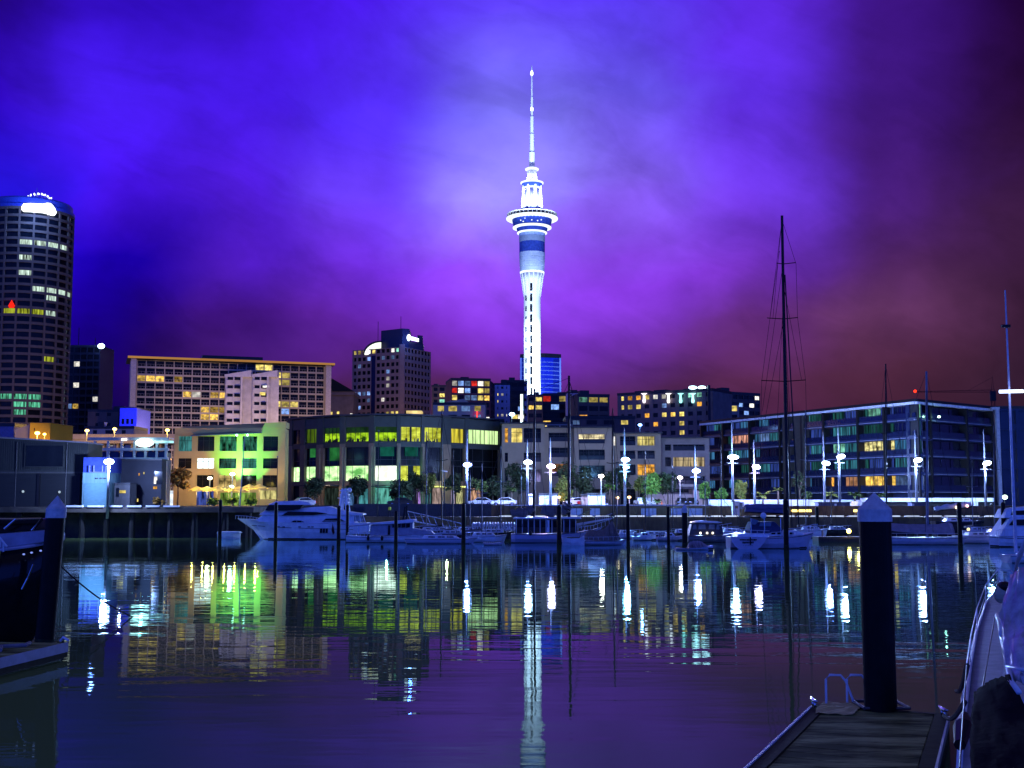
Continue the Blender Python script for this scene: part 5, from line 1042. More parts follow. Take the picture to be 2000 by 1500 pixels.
for a in (('white parked car in front of the beige wall left of the black masts', 984, 203, WC, 0.05), ('silver parked car half hidden at the foot of the blue mast lamp', 938, 204, SC, .1), ('white parked car just right of the second black mast', 1126, 203, WC, .3), ('small red parked car beside the pale shed', 1139, 204, RC, 1.2),
          ('dark parked car facing the camera left of the pair by the peach wall', 1331, 212, BC, 1.5), ('dark parked car facing the camera right of the pair by the peach wall', 1352, 212, BC, 1.55), ('dark parked car below the double headed lamp', 1168, 207, BC, .2), ('white parked car with red tail lights behind the barriers', 1252, 210, WC, PI / 2 + .1, True), ('silver parked car with red tail lights beside the white one', 1268, 211, SC, PI / 2, True),
          ('dark parked car in front of the curved office shops', 782, 206, BC, .05), ('silver parked car with red lights behind the motor yacht', 590, 207, SC, .6, True)): car(*a)
def shed(label, px0, px1, y0, y1, Y, m, roofm=CHAR, d=4.0):
    z0 = 3.9; t = thing('container_shed', label, 'shed', (X((px0 + px1) / 2, Y), Y, z0)); x0, x1 = X(px0, Y), X(px1, Y); b = MB().box(x0, x1, Y, Y + d, z0, Z(y0, Y)); n = int((x1 - x0) / .3)
    for k in range(n): b.box(x0 + .3 * k + .05, x0 + .3 * k + .18, Y - .05, Y - .001, z0 + .05, Z(y0, Y) - .08)
    b.build('wall', m, t); MB().box(x0 - .15, x1 + .15, Y - .3, Y + d + .15, Z(y0, Y) + .002, Z(y0, Y) + .25).build('roof', roofm, t); return t
WSH = mat('white_corrugated', (.62, .62, .68), .5, var=.1)
shed('lilac white corrugated shed between the two black masts', 1053, 1088, 966, 1000, 196, WSH); shed('white corrugated shed right of the small red car', 1149, 1182, 966, 1000, 196, WSH); 
shed('cream hut end beside the white corrugated shed', 1137, 1148, 968, 1000, 197, BEIGE); shed('bright white cabinet beside the taller black mast', 1033, 1043, 968, 1000, 194, WHITE, WHITE, 1.5)
def low(name, label, cat, px0, px1, y0, y1, Y, m, d=.4, z0=None, group=None):
    t = MB().box(X(px0, Y), X(px1, Y), Y, Y + d, Z(y1, Y) if z0 is None else z0, Z(y0, Y)).build(name, m); tag(t, label, cat, group); return t
def hoarding(label, px0, px1, y0, Y, m):
    t = thing('hoarding', label, 'fence', (X((px0 + px1) / 2, Y), Y, 2.5)); b = MB(); fr = MB(); n = max(2, int((px1 - px0) / 22))
    for k in range(n):
        a = X(px0 + (px1 - px0) * k / n, Y); c = X(px0 + (px1 - px0) * (k + 1) / n, Y); b.box(a + .03, c - .03, Y, Y + .06, 2.56, Z(y0, Y)); fr.tube([(a, Y + .1, 2.5), (a, Y + .1, Z(y0, Y) + .08)], .05, 6)
    b.build('panel', m, t); fr.build('post', CHAR, t); return t
hoarding('long dark hoarding on the quay behind the motor cruisers', 690, 960, 984, 178, mat('dark_slate_panel', (.05, .055, .07), .6)); hoarding('dark timber hoarding on the quay behind the motor yacht bow', 498, 690, 987, 177, mat('dark_brown_panel', (.05, .045, .045), .7))
CYB = mat('cyan_white_barrier', (.62, .78, .86), .5)
for i, (a, b) in enumerate(((1015, 1036), (1114, 1138), (1152, 1172), (1252, 1268), (1268, 1282), (1310, 1334), (1345, 1372))):
    hoarding('pale cyan quay barrier %s' % ('left of the taller black mast', 'right of the second black mast', 'before the white corrugated shed', 'below the double headed lamp, left half', 'below the double headed lamp, right half', 'left of the thick white topped pile', 'right of the thick white topped pile')[i], a, b, 993, 180, CYB)
bx = thing('quay_beam', 'pale lilac edge beam along the quay above the brown wall', 'quay edge', (X(1130, 184), 184, 4.05)); MB().box(X(985, 184), X(1390, 184), 182.6, 183.4, 4.054, 4.2).build('beam', mat('pale_beam', (.78, .76, .80), .6), bx)
ks = thing('service_pillar', 'tall white service pillar on the quay left of the sloop', 'pillar', (X(1437, 179), 179, 2.5)); MB().box(X(1431, 179), X(1444, 179), 179, 180, 2.5, Z(980, 179)).build('body', mat('cream_white', (.78, .74, .66), .5), ks); MB().box(X(1436, 179), X(1441, 179), 178.9, 178.99, Z(993, 179), Z(988, 179)).build('panel', mat('tan_panel', (.35, .22, .08), .6), ks)
MB().box(X(1430.5, 179), X(1444.5, 179), 178.95, 180.05, Z(980, 179) + .002, Z(979, 179)).build('cap', CHAR, ks)
sgn = thing('quay_sign', 'grey box sign on the quay beside the white service pillar', 'sign', (X(1447, 180), 180, 2.5)); MB().box(X(1443, 181), X(1453, 181), 181, 181.3, Z(994, 181), Z(981, 181)).build('board', mat('slate_board', (.10, .11, .16), .5), sgn); MB().tube([(X(1448, 181.4), 181.4, 2.5), (X(1448, 181.4), 181.4, Z(982, 181))], .06, 6).build('post', CHAR, sgn); MB().box(X(1450, 181), X(1452, 181), 180.9, 180.99, Z(990, 181), Z(983, 181)).build('paper', WHITE, sgn)
for px0, px1, lab in ((1545, 1584, 'long warm yellow strip light on the quay right of the sloop mast'), (1667, 1687, 'short warm yellow strip light left of the big foreground pile')):
    t = thing('strip_light', lab, 'lamp', (X((px0 + px1) / 2, 178), 178, 2.5)); MB().tube([(X(px0, 178), 178, Z(997.5, 178)), (X(px1, 178), 178, Z(997.5, 178))], .17, 8).build('tube', emat('yellow_strip', (1, .72, .18), 3.5), t)
    MB().box(X(px0 + 3, 178), X(px0 + 5, 178), 178.1, 178.3, 2.5, Z(997, 178)).build('post', CHAR, t); MB().box(X(px1 - 5, 178), X(px1 - 3, 178), 178.1, 178.3, 2.5, Z(997, 178)).build('post', CHAR, t)
    lamp('strip_glow', (X((px0 + px1) / 2, 177), 177, Z(998, 177)), 130, (1, .7, .2), t, .4)
t = thing('green_flood_lamp', 'pale green flood lamp at the right end of the white terrace parapet', 'lamp', (X(1962, 196), 196, 3.9)); MB().tube([(X(1962, 196), 196, 3.9), (X(1962, 196), 196, Z(974, 196))], .05, 6).build('post', CHAR, t); MB().ball((X(1962, 196), 195.8, Z(971, 196)), .42, .3, .36).build('lamp_head', emat('pale_green_flood', (.75, 1, .75), 6), t); lamp('flood_light', (X(1962, 194), 194.6, Z(970, 194)), 260, (.5, 1, .7), t, .2)
for px, lab in ((1620, 'dark covered kiosk with white sign beside the close pair of blue lamps'), (1745, 'dark covered kiosk with white sign right of the big foreground pile')):
    t = thing('ticket_kiosk', lab, 'kiosk', (X(px, 186), 186, 3.9)); a, b = (px - 22, px + 40) if px < 1700 else (px + 36, px + 64)
    MB().box(X(a, 186), X(b, 186), 186, 188, 3.9, Z(982, 186)).build('wall', mat('blue_slate', (.09, .10, .17), .5), t); MB().box(X(a - 1, 186), X(b + 1, 186), 185.6, 188.3, Z(982, 186) + .003, Z(980.5, 186)).build('roof', CHAR, t)
    MB().box(X(a + 33 if px < 1700 else a + 1, 185), X(a + 37 if px < 1700 else a + 6, 185), 185.4, 185.6, Z(990, 185), Z(984, 185)).build('sign_panel', WHITE, t)
pl = thing('planter', 'peach square planter under the palm left of the big foreground pile', 'planter', (X(1670, 200), 200, 3.9)); MB().hexa([(X(1666, 199), 199, 3.4), (X(1674, 199), 199, 3.4), (X(1674, 199), 200, 3.4), (X(1666, 199), 200, 3.4), (X(1665, 199), 198.9, Z(979, 199)), (X(1675, 199), 198.9, Z(979, 199)), (X(1675, 199), 200.1, Z(979, 199)), (X(1665, 199), 200.1, Z(979, 199))]).build('pot', mat('peach_pot', (.6, .4, .3), .8), pl)
cn = thing('traffic_cone', 'orange traffic cone on the quay by the small palm', 'cone', (X(1293, 184), 184, 4.05)); MB().lathe([(.22, 4.06), (.20, 4.12), (.04, 4.8)], (X(1293, 184), 184.2, 0), 10).build('cone', mat('orange_cone', (.7, .12, .02), .5), cn); MB().box(X(1293, 184) - .28, X(1293, 184) + .28, 183.9, 184.5, 4.05, 4.085).build('base', BLACK, cn)
# person in a hi-vis vest on the quay
def person(label, px, py, Y, h, vest):
    foot = W(px, py, Y); t = thing('person', label, 'person', foot); s = h / 1.75; q = lambda a, b, c: (foot.x + a * s, foot.y + b * s, foot.z + c * s)
    bm_ = bpy.data.meshes.new('body'); vs = [q(0, 0, .95), q(0, 0, 1.2), q(0, .02, 1.42), q(0, 0, 1.5), q(0, -.02, 1.62), q(0, -.02, 1.72), q(.1, 0, .9), q(.12, -.03, .5), q(.12, 0, .08), q(.13, -.14, .03), q(-.1, 0, .9), q(-.14, .03, .5), q(-.15, .08, .08), q(-.16, -.06, .03),
         q(.2, .02, 1.4), q(.27, .03, 1.12), q(.25, -.1, .88), q(-.2, .02, 1.4), q(-.27, .03, 1.12), q(-.22, -.14, .95)]
    es = [(0, 1), (1, 2), (2, 3), (3, 4), (4, 5), (0, 6), (6, 7), (7, 8), (8, 9), (0, 10), (10, 11), (11, 12), (12, 13), (2, 14), (14, 15), (15, 16), (2, 17), (17, 18), (18, 19)]
    rad = [.15, .14, .15, .06, .095, .085, .09, .065, .05, .04, .09, .065, .05, .04, .065, .05, .04, .065, .05, .04]
    bm_.from_pydata([tuple(Vector(v_) - foot) for v_ in vs], es, []); o = bpy.data.objects.new('body', bm_); COL.objects.link(o); o.parent = t
    md = o.modifiers.new('skin', 'SKIN'); 
    for i, r_ in enumerate(rad): bm_.skin_vertices[0].data[i].radius = (r_ * s, r_ * s)
    bm_.skin_vertices[0].data[0].use_root = True; o.modifiers.new('sub', 'SUBSURF').levels = 1; bm_.materials.append(mat('dark_clothes', (.04, .04, .05), .8))
    v_ = MB().lathe([(.19, 1.0), (.20, 1.2), (.19, 1.38), (.1, 1.46)], (0, 0, 0), 12); v_.v = [Vector(q(a.x * 1.1, a.y * .95, a.z)) for a in v_.v]; v_.build('vest' if vest else 'coat', mat('hi_vis_yellow', (.75, .8, .05), .7) if vest else mat('dark_coat', (.05, .05, .07), .8), t)
    MB().ball(q(0, .0, 1.67), .095 * s, .1 * s, .11 * s).build('hair', BLACK, t)
person('person in a yellow hi vis vest standing on the quay behind the motor cruiser', 761, 1010, 174.95 + 1, 1.75, True)
# balcony visitor in the pink lit room
s_, z_ = on_plane(1449, 874, GA, GB); d_ = (Vector((*GB, 0)) - Vector((*GA, 0))).normalized(); q_ = Vector((*GA, 0)) + d_ * s_
person('person in dark clothes standing on the balcony before the pink lit room', 1449, 874.5, q_.y + .35, 1.7, False)
# tower crane far behind on the right
cy_ = 520.0; c = thing('tower_crane', 'distant tower crane with red tip light behind the dark apartments', 'crane', (X(1947, cy_), cy_, 3.9)); CRM = mat('crane_dark_red', (.05, .02, .025), .6)
m = MB(); xa = X(1947, cy_); zt = Z(766, cy_)
for s in (-.7, .7): m.tube([(xa + s, cy_, 3.9), (xa + s, cy_, zt + 1)], .18, 4)
for k in range(30): z = 3.9 + (zt - 3.9) * k / 30; m.tube([(xa - .7, cy_, z), (xa + .7, cy_, z + (zt - 3.9) / 30)], .1, 4)
m.build('mast', CRM, c); m = MB(); m.tube([(xa - .5, cy_, zt + 1), (xa, cy_, Z(735, cy_)), (xa + .5, cy_, zt + 1)], .12, 4); m.build('cat_head', CRM, c)
m = MB(); x1 = X(1795, cy_)
for dz in (0, 1.0): m.tube([(xa, cy_, zt + dz), (x1, cy_, zt + dz * .3)], .09, 4)
for k in range(22): a = xa + (x1 - xa) * k / 22; b = xa + (x1 - xa) * (k + 1) / 22; m.tube([(a, cy_, zt + (1 if k % 2 else 0) * (1 - .7 * k / 22)), (b, cy_, zt + (0 if k % 2 else 1) * (1 - .7 * k / 22))], .06, 4)
m.tube([(xa, cy_, Z(737, cy_)), (X(1900, cy_), cy_, zt + .9)], .05, 4); m.build('jib', CRM, c); MB().box(xa - 1.1, xa + 1.1, cy_ - .6, cy_ + .6, Z(783, cy_), Z(764, cy_)).build('cab', BLACK, c)
MB().ball((X(1794, cy_), cy_, zt + .4), .65).build('tip_light', emat('red_tip', (1, .03, .01), 3), c)
# ------------------------------------------------------------------ mooring piles in the water
CAPM = mat('pile_cap_white', (.62, .64, .60), .5, var=.3, scale=4)
def pile(label, px, ytop, yfoot, wpx, cap=0.0, lean=0.0, zf=0.0, group=None, capped_px=None):
    p = G(px, yfoot, zf); Y = p.y; x = p.x; r = wpx / F * Y / 2; zt = Z(ytop, Y)
    t = thing('mooring_pile', label, 'mooring pile', (x, Y, -2), group); dx_ = lean * (zt - zf)
    b = zt - cap; n = 28 if wpx > 20 else 12
    sh = MB(); ax = lambda z: x + lean * (z - zf)
    sh.tube([(ax(-2), Y, -2), (ax(0), Y, 0), (ax(b), Y, b)], [r, r, r], n); sh.build('sleeve', PILE, t, smooth=False); wd = MB(); wd.tube([(ax(-.4), Y, -.4), (ax(.25), Y, .25), (ax(.62), Y, .62 if wpx < 20 else .44)], [r * 1.05, r * 1.06, r * 1.01], n); wd.build('weed_band', mat('weed_and_shells', (.035, .045, .018), .9, var=.8, scale=7, bump=.6), t)
    if cap:
        h = cap; k = MB(); k.loft([[(ax(z) + rr * math.cos(2 * PI * j / n), Y + rr * math.sin(2 * PI * j / n), z) for j in range(n)] for z, rr in ((b + .004, r * 1.07), (b + h * .40, r * 1.07), (b + h * .44, r * 1.04), (b + h * .95, r * .12), (b + h, r * .02))], closed=True); k.build('cap', CAPM, t)
    else:
        k = MB(); k.lathe([(r, zt), (r * .7, zt + r * .5), (r * .1, zt + r * .9)], (ax(zt), Y, 0), n); k.build('cap', BLACK, t)
    return t
pile('large black mooring pile with white pointed cap, standing at the end of the foreground pontoon', 1720, 962, 1382, 61, cap=.92 * .66, zf=.55, lean=-.003)
pile('thick black mooring pile with white pointed cap at the left edge pontoon', 88, 968, 1243, 36, cap=.92 * .78, zf=.5, lean=.055)
for px, yt, yf, w_, cap_, lab in ((429, 978, 1055, 7, 0, 'dark pile left of the motor yacht bow'), (538, 984, 1061, 7, 0, 'dark pile in front of the motor yacht bow windows'), (661, 990, 1064, 7, 0, 'dark pile at the motor yacht stern'), (678, 988, 1058, 6, 0, 'dark pile just right of the motor yacht stern, behind the cruiser'),
                             (773, 1000, 1065, 7, 0, 'dark pile before the small motor cruiser'), (905, 985, 1065, 8, 0, 'dark pile beneath the blue mast lamp'), (1092, 990, 1066, 9, 0, 'dark pile before the classic launch'), (1227, 985, 1068, 7, 0, 'dark pile below the double headed lamp'),
                             (1306, 991, 1078, 6, 0, 'thin dark pile left of the thick white topped one'), (1338, 984, 1072, 11, .9, 'thick pile with small white top beside the covered dinghy'), (1536, 978, 1077, 10, 0, 'dark pile crossing the sloop hull'), (1597, 992, 1048, 7, 0, 'dark pile at the sloop bow'),
                             (1756, 993, 1040, 7, 0, 'dark pile right of the large foreground pile'), (1876, 985, 1072, 9, 0, 'dark pile at the stern of the tarpaulin covered yacht'), (1938, 986, 1040, 7, 0, 'thin dark pile behind the moored yachts at far right'), (1962, 984, 1068, 9, 0, 'dark pile near the right edge of the harbour')):
    pile(lab, px, yt, yf, w_, cap_)

# ------------------------------------------------------------------ boats
def hull(t, m, Y, st, depth_mid=None, wl=0.0, stripe=None, bow_right=False, name='hull', boot=True):
    """lofted hull seen side on: stations (pixel column, sheer row, half beam in metres, keel half width factor)"""
    mb = MB(); rings = []; dk = []
    for q_ in st:
        px, sy, hb = q_[:3]; x = X(px, Y); zs = Z(sy, Y); yc = Y + BEAM; w_ = (q_[3] if len(q_) > 3 else 0) / F * Y; a_, b_ = x + w_ * .62, x + w_; f_ = 1 - .25 * min(1, abs(w_))
        rings.append([(x, yc - hb, zs), (a_, yc - hb * .96 * f_, zs * .45), (b_, yc - hb * .80 * f_, .02), (b_, yc - hb * .45 * f_, -.45), (b_, yc + hb * .45 * f_, -.45), (b_, yc + hb * .80 * f_, .02), (a_, yc + hb * .96 * f_, zs * .45), (x, yc + hb, zs)])
    mb.loft(rings, closed=True); o = mb.build(name, m, t, smooth=False)
    if boot:
        b = MB()
        for (p0, p1) in zip(rings, rings[1:]): b.face([Vector(p0[2]) + Vector((0, -.03, .0)), Vector(p1[2]) + Vector((0, -.03, .0)), Vector(p1[2]) + Vector((0, -.05, .16)), Vector(p0[2]) + Vector((0, -.05, .16))])
        b.build('waterline_stripe', BLACK, o)
    if stripe:
        b = MB()
        for (p0, p1) in zip(rings, rings[1:]):
            f0 = [Vector(p0[0]).lerp(Vector(p0[1]), k) + Vector((0, -.02, 0)) for k in stripe]; f1 = [Vector(p1[0]).lerp(Vector(p1[1]), k) + Vector((0, -.02, 0)) for k in stripe]; b.face([f0[0], f1[0], f1[1], f0[1]])
        b.build('rubbing_strake', NAVY, o)
    return o
BEAM = 2.0
def slab(t, name, m, Y, poly, y0, y1, inset=.0, smooth=False, bevel=.05):
    """side outline in pixels given real depth from Y+y0 to Y+y1; the top is drawn in by inset"""
    pts = [(X(px, Y), Z(py, Y)) for px, py in poly]; zlo = min(z for _, z in pts); zhi = max(z for _, z in pts); k = lambda z: inset * (z - zlo) / max(.01, zhi - zlo)
    mb = MB(); mb.loft([[(x, Y + y0 + k(z), z) for x, z in pts], [(x, Y + y1 - k(z), z) for x, z in pts]], closed=True); return mb.build(name, m, t, bevel=bevel)
def pane(t, name, m, Y, poly, y0, th=.05):
    pts = [(X(px, Y), Z(py, Y)) for px, py in poly]; mb = MB(); mb.loft([[(x, Y + y0 - th, z) for x, z in pts], [(x, Y + y0, z) for x, z in pts]], closed=True); return mb.build(name, m, t)
def rail(t, Y, pts, y0, posts, r=.025, m=None, drop=.6, name='guard_rail'):
    mb = MB(); P = [Vector((X(px, Y), Y + y0, Z(py, Y))) for px, py in pts]; mb.tube(P, r, 5)
    for i in range(len(P) - 1):
        for k in range(posts): q = P[i].lerp(P[i + 1], k / posts); mb.tube([q, q - Vector((0, 0, drop))], r * .8, 4)
    return mb.build(name, m or RAILM, t)
def mast_rig(t, px, Y, ytop, zfoot, r=.11, px_top=None, m=None, spreaders=(), boom=None, stays=(), y0=2.0):
    m = m or BLACK; xb = X(px, Y); zt = Z(ytop, Y); xt = X(px_top or px, Y, ytop); yy = Y + y0
    o = MB().tube([(xb, yy, zfoot), (xt, yy, zt)], [r, r * .7], 8).build('mast', m, t)
    ax = lambda py: (xb + (xt - xb) * (Z(py, Y) - zfoot) / (zt - zfoot))
    for py, a, b in spreaders: MB().tube([(ax(py) - a, yy, Z(py, Y) + .1), (ax(py), yy, Z(py, Y)), (ax(py) + b, yy, Z(py, Y) + .15)], .05, 5).build('spreader', m, o)
    s = MB()
    for (p0, p1) in stays: s.tube([(X(p0[0], Y, p0[1]), yy, Z(p0[1], Y)), (X(p1[0], Y, p1[1]), yy + (p1[2] if len(p1) > 2 else 0), Z(p1[1], Y))], .022, 4)
    if s.f: s.build('rigging', mat('rigging_wire', (.02, .02, .025), .6), o)
    if boom: MB().tube([(X(a, Y), yy - .1, Z(b, Y)) for a, b in boom], .09, 6).build('boom', m, t)
    return o

# motor yacht
Y = 153.0; BEAM = 2.3
my = thing('motor_yacht', 'white flybridge motor yacht moored bow left before the bar terrace', 'motor yacht', (X(600, Y), Y + 2, 0))
hull(my, GEL, Y, [(456, 1013, .05, 52), (478, 1014, .9, 34), (505, 1016, 1.5, 16), (545, 1019, 2.0, 4), (600, 1022, 2.2), (660, 1024, 2.3), (690, 1025, 2.25)], stripe=(.55, .60))
# raking bow: the stations above share one keel line, so a wedge of shadow under the flare is cut by the water
slab(my, 'deckhouse', GEL, Y, [(498, 1016), (514, 1004), (560, 1001), (690, 1003), (692, 1024), (505, 1020)], .5, 4.1, .25)
slab(my, 'upper_deck', GEL, Y, [(506, 1004), (518, 996), (572, 994), (612, 990), (640, 989), (664, 996), (706, 1004), (706, 1007), (690, 1007), (640, 1005), (506, 1006)], .4, 4.2, .5)
slab(my, 'hardtop', GEL, Y, [(521, 985), (536, 979), (582, 978), (600, 981), (606, 986), (592, 987), (524, 987)], .8, 3.8, .3)
pane(my, 'windscreen', DGLASS, Y, [(518, 997), (524, 986), (592, 986), (586, 994), (560, 997)], .95, .9)
pane(my, 'side_window', DGLASS, Y, [(549, 1007), (562, 999), (618, 1000), (640, 1003), (612, 1006)], .42)
pane(my, 'side_window', DGLASS, Y, [(628, 1019), (636, 1013), (662, 1012), (675, 1019)], .42); pane(my, 'side_window', DGLASS, Y, [(567, 1020), (574, 1016.5), (588, 1017), (594, 1020)], .42)
for a in (545, 555, 586, 604, 611): pane(my, 'porthole', DGLASS, Y, [(a - 2.4, 1028.2), (a + 2.4, 1028.2), (a + 2.4, 1030), (a - 2.4, 1030)], .02)
for a in (628, 633.5, 639): pane(my, 'hull_window', DGLASS, Y, [(a - 2.2, 1032), (a + 2.2, 1032), (a + 1.8, 1041), (a - 2.8, 1041)], .08)
slab(my, 'aft_canopy', GEL, Y, [(676, 1003), (690, 1001), (708, 1003), (709, 1006), (676, 1006)], .4, 4.1, .1)
for a, b in ((683, 1.0), (692, 1.0), (701, 1.0), (708, 1.6)): MB().tube([(X(a, Y), Y + .6, Z(1006, Y)), (X(a + 3 * b, Y), Y + .6, Z(1020, Y))], .06, 5).build('canopy_strut', GEL, my)
pane(my, 'clear_curtain', mat('clear_curtain', (.45, .5, .55), .2), Y, [(685, 1007), (706, 1007), (709, 1019), (687, 1019)], .9)
slab(my, 'cockpit', GEL, Y, [(676, 1026), (676, 1021), (716, 1021), (722, 1028), (722, 1038), (690, 1042)], .3, 4.2, .1)
slab(my, 'swim_platform', GEL, Y, [(682, 1044), (682, 1040), (726, 1040), (726, 1043)], .2, 4.2)
ra = MB()
for d in (1.2, 3.2):
    ra.tube([(X(661, Y), Y + d, Z(998, Y)), (X(664, Y), Y + d, Z(975, Y)), (X(666, Y), Y + d, Z(954, Y))], [.22, .18, .12], 6); ra.tube([(X(675, Y), Y + d, Z(998, Y)), (X(673, Y), Y + d, Z(975, Y)), (X(672, Y), Y + d, Z(954, Y))], [.2, .16, .1], 6)
for py in (958, 966, 974, 982): ra.box(X(661, Y), X(677, Y), Y + 1.1, Y + 3.3, Z(py, Y) - .07, Z(py, Y) + .07)
ra.box(X(655, Y), X(681, Y), Y + 1.9, Y + 2.4, Z(973, Y), Z(972, Y)); o = ra.build('radar_arch', GEL, my); d_ = MB(); d_.ball((X(678, Y), Y + 2, Z(957, Y)), .32, .32, .3); d_.ball((X(664, Y), Y + 2, Z(969, Y)), .3); d_.build('radar_dome', GEL, o)
rail(my, Y, [(458, 1007), (480, 1008), (505, 1012)], .8, 4, drop=.45); rail(my, Y, [(560, 1015.5), (620, 1017), (676, 1018)], .1, 6, drop=.3)
fl = MB(); fl.tube([(X(653, Y), Y - .1, Z(1042, Y)), (X(650, Y), Y - .2, Z(1022, Y))], .03, 5); f0 = fl.build('flag_staff', TIMBER, my); g = MB(); g.face([(X(650.4, Y), Y - .2, Z(1023, Y)), (X(653.5, Y), Y - .35, Z(1030, Y)), (X(655, Y), Y - .2, Z(1040, Y)), (X(651.5, Y), Y - .1, Z(1045, Y)), (X(649, Y), Y - .3, Z(1036, Y))]); g.build('flag', mat('dark_red_ensign', (.08, .012, .02), .8, var=.8, scale=6), f0)
# tender hanging before the bow
td = thing('tender', 'pale inflatable tender moored under the motor yacht bow', 'dinghy', (X(445, 160), 160, 0)); BEAM = .8; hull(td, GEL, 157, [(425, 1040, .6), (440, 1041, .75), (456, 1042, .7), (468, 1041, .1)], boot=False); slab(td, 'tube', GEL, 157, [(424, 1042), (426, 1038), (466, 1038), (470, 1041), (464, 1043)], .0, 1.6)

# small motor cruiser right of the yacht
Y = 142.0; BEAM = 1.6
mc = thing('motor_cruiser', 'small white motor cruiser with boxy wheelhouse right of the motor yacht', 'motor boat', (X(765, Y), Y + 1.5, 0))
hull(mc, GEL, Y, [(676, 1046, 1.35), (700, 1048, 1.5), (750, 1048, 1.6), (800, 1046, 1.4), (840, 1043, .8, -4), (866, 1040, .06, -14)], stripe=(.25, .32))
slab(mc, 'cabin', mat('blue_grey_cabin', (.34, .35, .42), .5), Y, [(722, 1047), (723, 1026), (757, 1024), (806, 1021), (806, 1032), (842, 1037), (848, 1044)], .4, 2.8, .15)
slab(mc, 'roof', GEL, Y, [(716, 1025), (718, 1022), (760, 1018.5), (806, 1014), (812, 1017), (806, 1021), (760, 1024)], .2, 3.0)
for a in (766, 775, 784, 793): pane(mc, 'window', DGLASS, Y, [(a, 1023), (a + 7.4, 1022.4), (a + 7.4, 1030), (a, 1031)], .44)
pane(mc, 'door', DGLASS, Y, [(757, 1045), (758, 1026), (762, 1026), (762, 1045)], .42)
slab(mc, 'awning', mat('blue_grey_cabin', 0), Y, [(680, 1027), (720, 1024), (720, 1026), (680, 1029)], .3, 2.9, bevel=0)
for a in (682, 700, 718): MB().tube([(X(a, Y), Y + .35, Z(1028, Y)), (X(a, Y), Y + .35, Z(1046, Y))], .04, 5).build('post', STEEL, mc)
rail(mc, Y, [(680, 1040), (720, 1041)], .2, 5, drop=.5); rail(mc, Y, [(806, 1036), (840, 1034), (864, 1031)], .6, 5, drop=.5)
for a in (720, 747): MB().ball((X(a, Y), Y - .12, Z(1051, Y)), .16, .14, .3).build('fender', BLACK, mc)
MB().tube([(X(777, Y), Y + 1.6, Z(1017, Y)), (X(777, Y), Y + 1.6, Z(902, Y))], [.09, .05], 6).build('mast', POSTM, mc); MB().tube([(X(786, Y), Y + 1.2, Z(1015, Y)), (X(790, Y), Y + 1.2, Z(990, Y))], .12, 6).build('exhaust_stack', BLACK, mc); MB().tube([(X(792, Y), Y + 1.8, Z(1015, Y)), (X(792, Y), Y + 1.8, Z(988, Y))], .12, 6).build('exhaust_stack', BLACK, mc)

def gangway(label, Y, x0, y0, x1, y1):
    t = thing('gangway', label, 'gangway', (X(x0, Y), Y, 0)); P, Q = Vector((X(x0, Y), Y, Z(y0, Y))), Vector((X(x1, Y), Y, Z(y1, Y)))
    for nm, dz, r in (('top_rail', 0, .06), ('deck_beam', -1.15, .10)): MB().tube([P + Vector((0, 0, dz)), Q + Vector((0, 0, dz * .8))], r, 5).build(nm, RAILM, t)
    m = MB()
    for k in range(9): a = P.lerp(Q, k / 8.0); m.tube([a, a + Vector((.45, 0, -1.1))], .05, 4)
    m.build('strut', STEEL, t)
gangway('aluminium gangway sloping down from the quay behind the small cruiser', 160, 795, 998, 900, 1022)

# cluster of sailing boats and a dark hulled launch
def yacht(label, Y, x0, x1, sheer, m, mast_px=None, mast_top=None, cover=None, coach=True, rev=False, cat='sailing boat', beam=1.3, mm=None, name='sailing_yacht', mr=.08, foot=None):
    global BEAM
    BEAM = beam; t = thing(name, label, cat, (X((x0 + x1) / 2, Y), Y + beam, 0)); L_ = x1 - x0; s = (lambda k: x1 - L_ * k) if rev else (lambda k: x0 + L_ * k)
    st = [(s(k), sheer + d, b * beam, (L_ if rev else -L_) * r_) for k, d, b, r_ in ((0, 0, .72, -.03), (.15, .8, .88, 0), (.45, 1.2, 1, 0), (.75, .2, .75, .01), (.92, -1.2, .3, .05), (1, -2.2, .03, .10))]
    if rev: st = st[::-1]
    hull(t, m, Y, st, stripe=(.2, .28))
    if coach: slab(t, 'coachroof', GEL, Y, sorted([(s(.22), sheer + .8), (s(.74), sheer)]) + sorted([(s(.68), sheer - 5), (s(.26), sheer - 6)], reverse=True), beam * .45, beam * 1.55, .12); [pane(t, 'window', DGLASS, Y, [(s(k), sheer - 4.2), (s(k + .09), sheer - 4.0), (s(k + .09), sheer - 1.8), (s(k), sheer - 1.8)], beam * .5) for k in (.32, .45, .57)]
    if mast_px:
        zf = Z(sheer, Y) - .2
        mast_rig(t, mast_px, Y, mast_top, zf, mr, m=mm, y0=beam, spreaders=((mast_top + (sheer - mast_top) * .42, .7, .7),), stays=(((mast_px, mast_top + 3), (x0 + 2, sheer)), ((mast_px, mast_top + 3), (x1 - 2, sheer)), ((mast_px, mast_top + 8), (mast_px - 8, sheer, -1)), ((mast_px, mast_top + 8), (mast_px + 8, sheer, -1))))
    if cover: pts = [(X(p, Y), Z(q, Y)) for p, q in cover]; MB().loft([[(x, Y + beam - .3, z) for x, z in pts], [(x, Y + beam + .3, z) for x, z in pts]], closed=True).build('sail_cover', CANVAS if mm is not BLACK else NAVY, t)
    rail(t, Y, [(s(.1), sheer - 7), (s(.5), sheer - 7), (s(.9), sheer - 8)], .15, 4, r=.018, drop=.55)
    return t
DKH = mat('dark_hull', (.02, .02, .03), .3); BLH = mat('blue_white_hull', (.55, .56, .66), .3, var=.1)
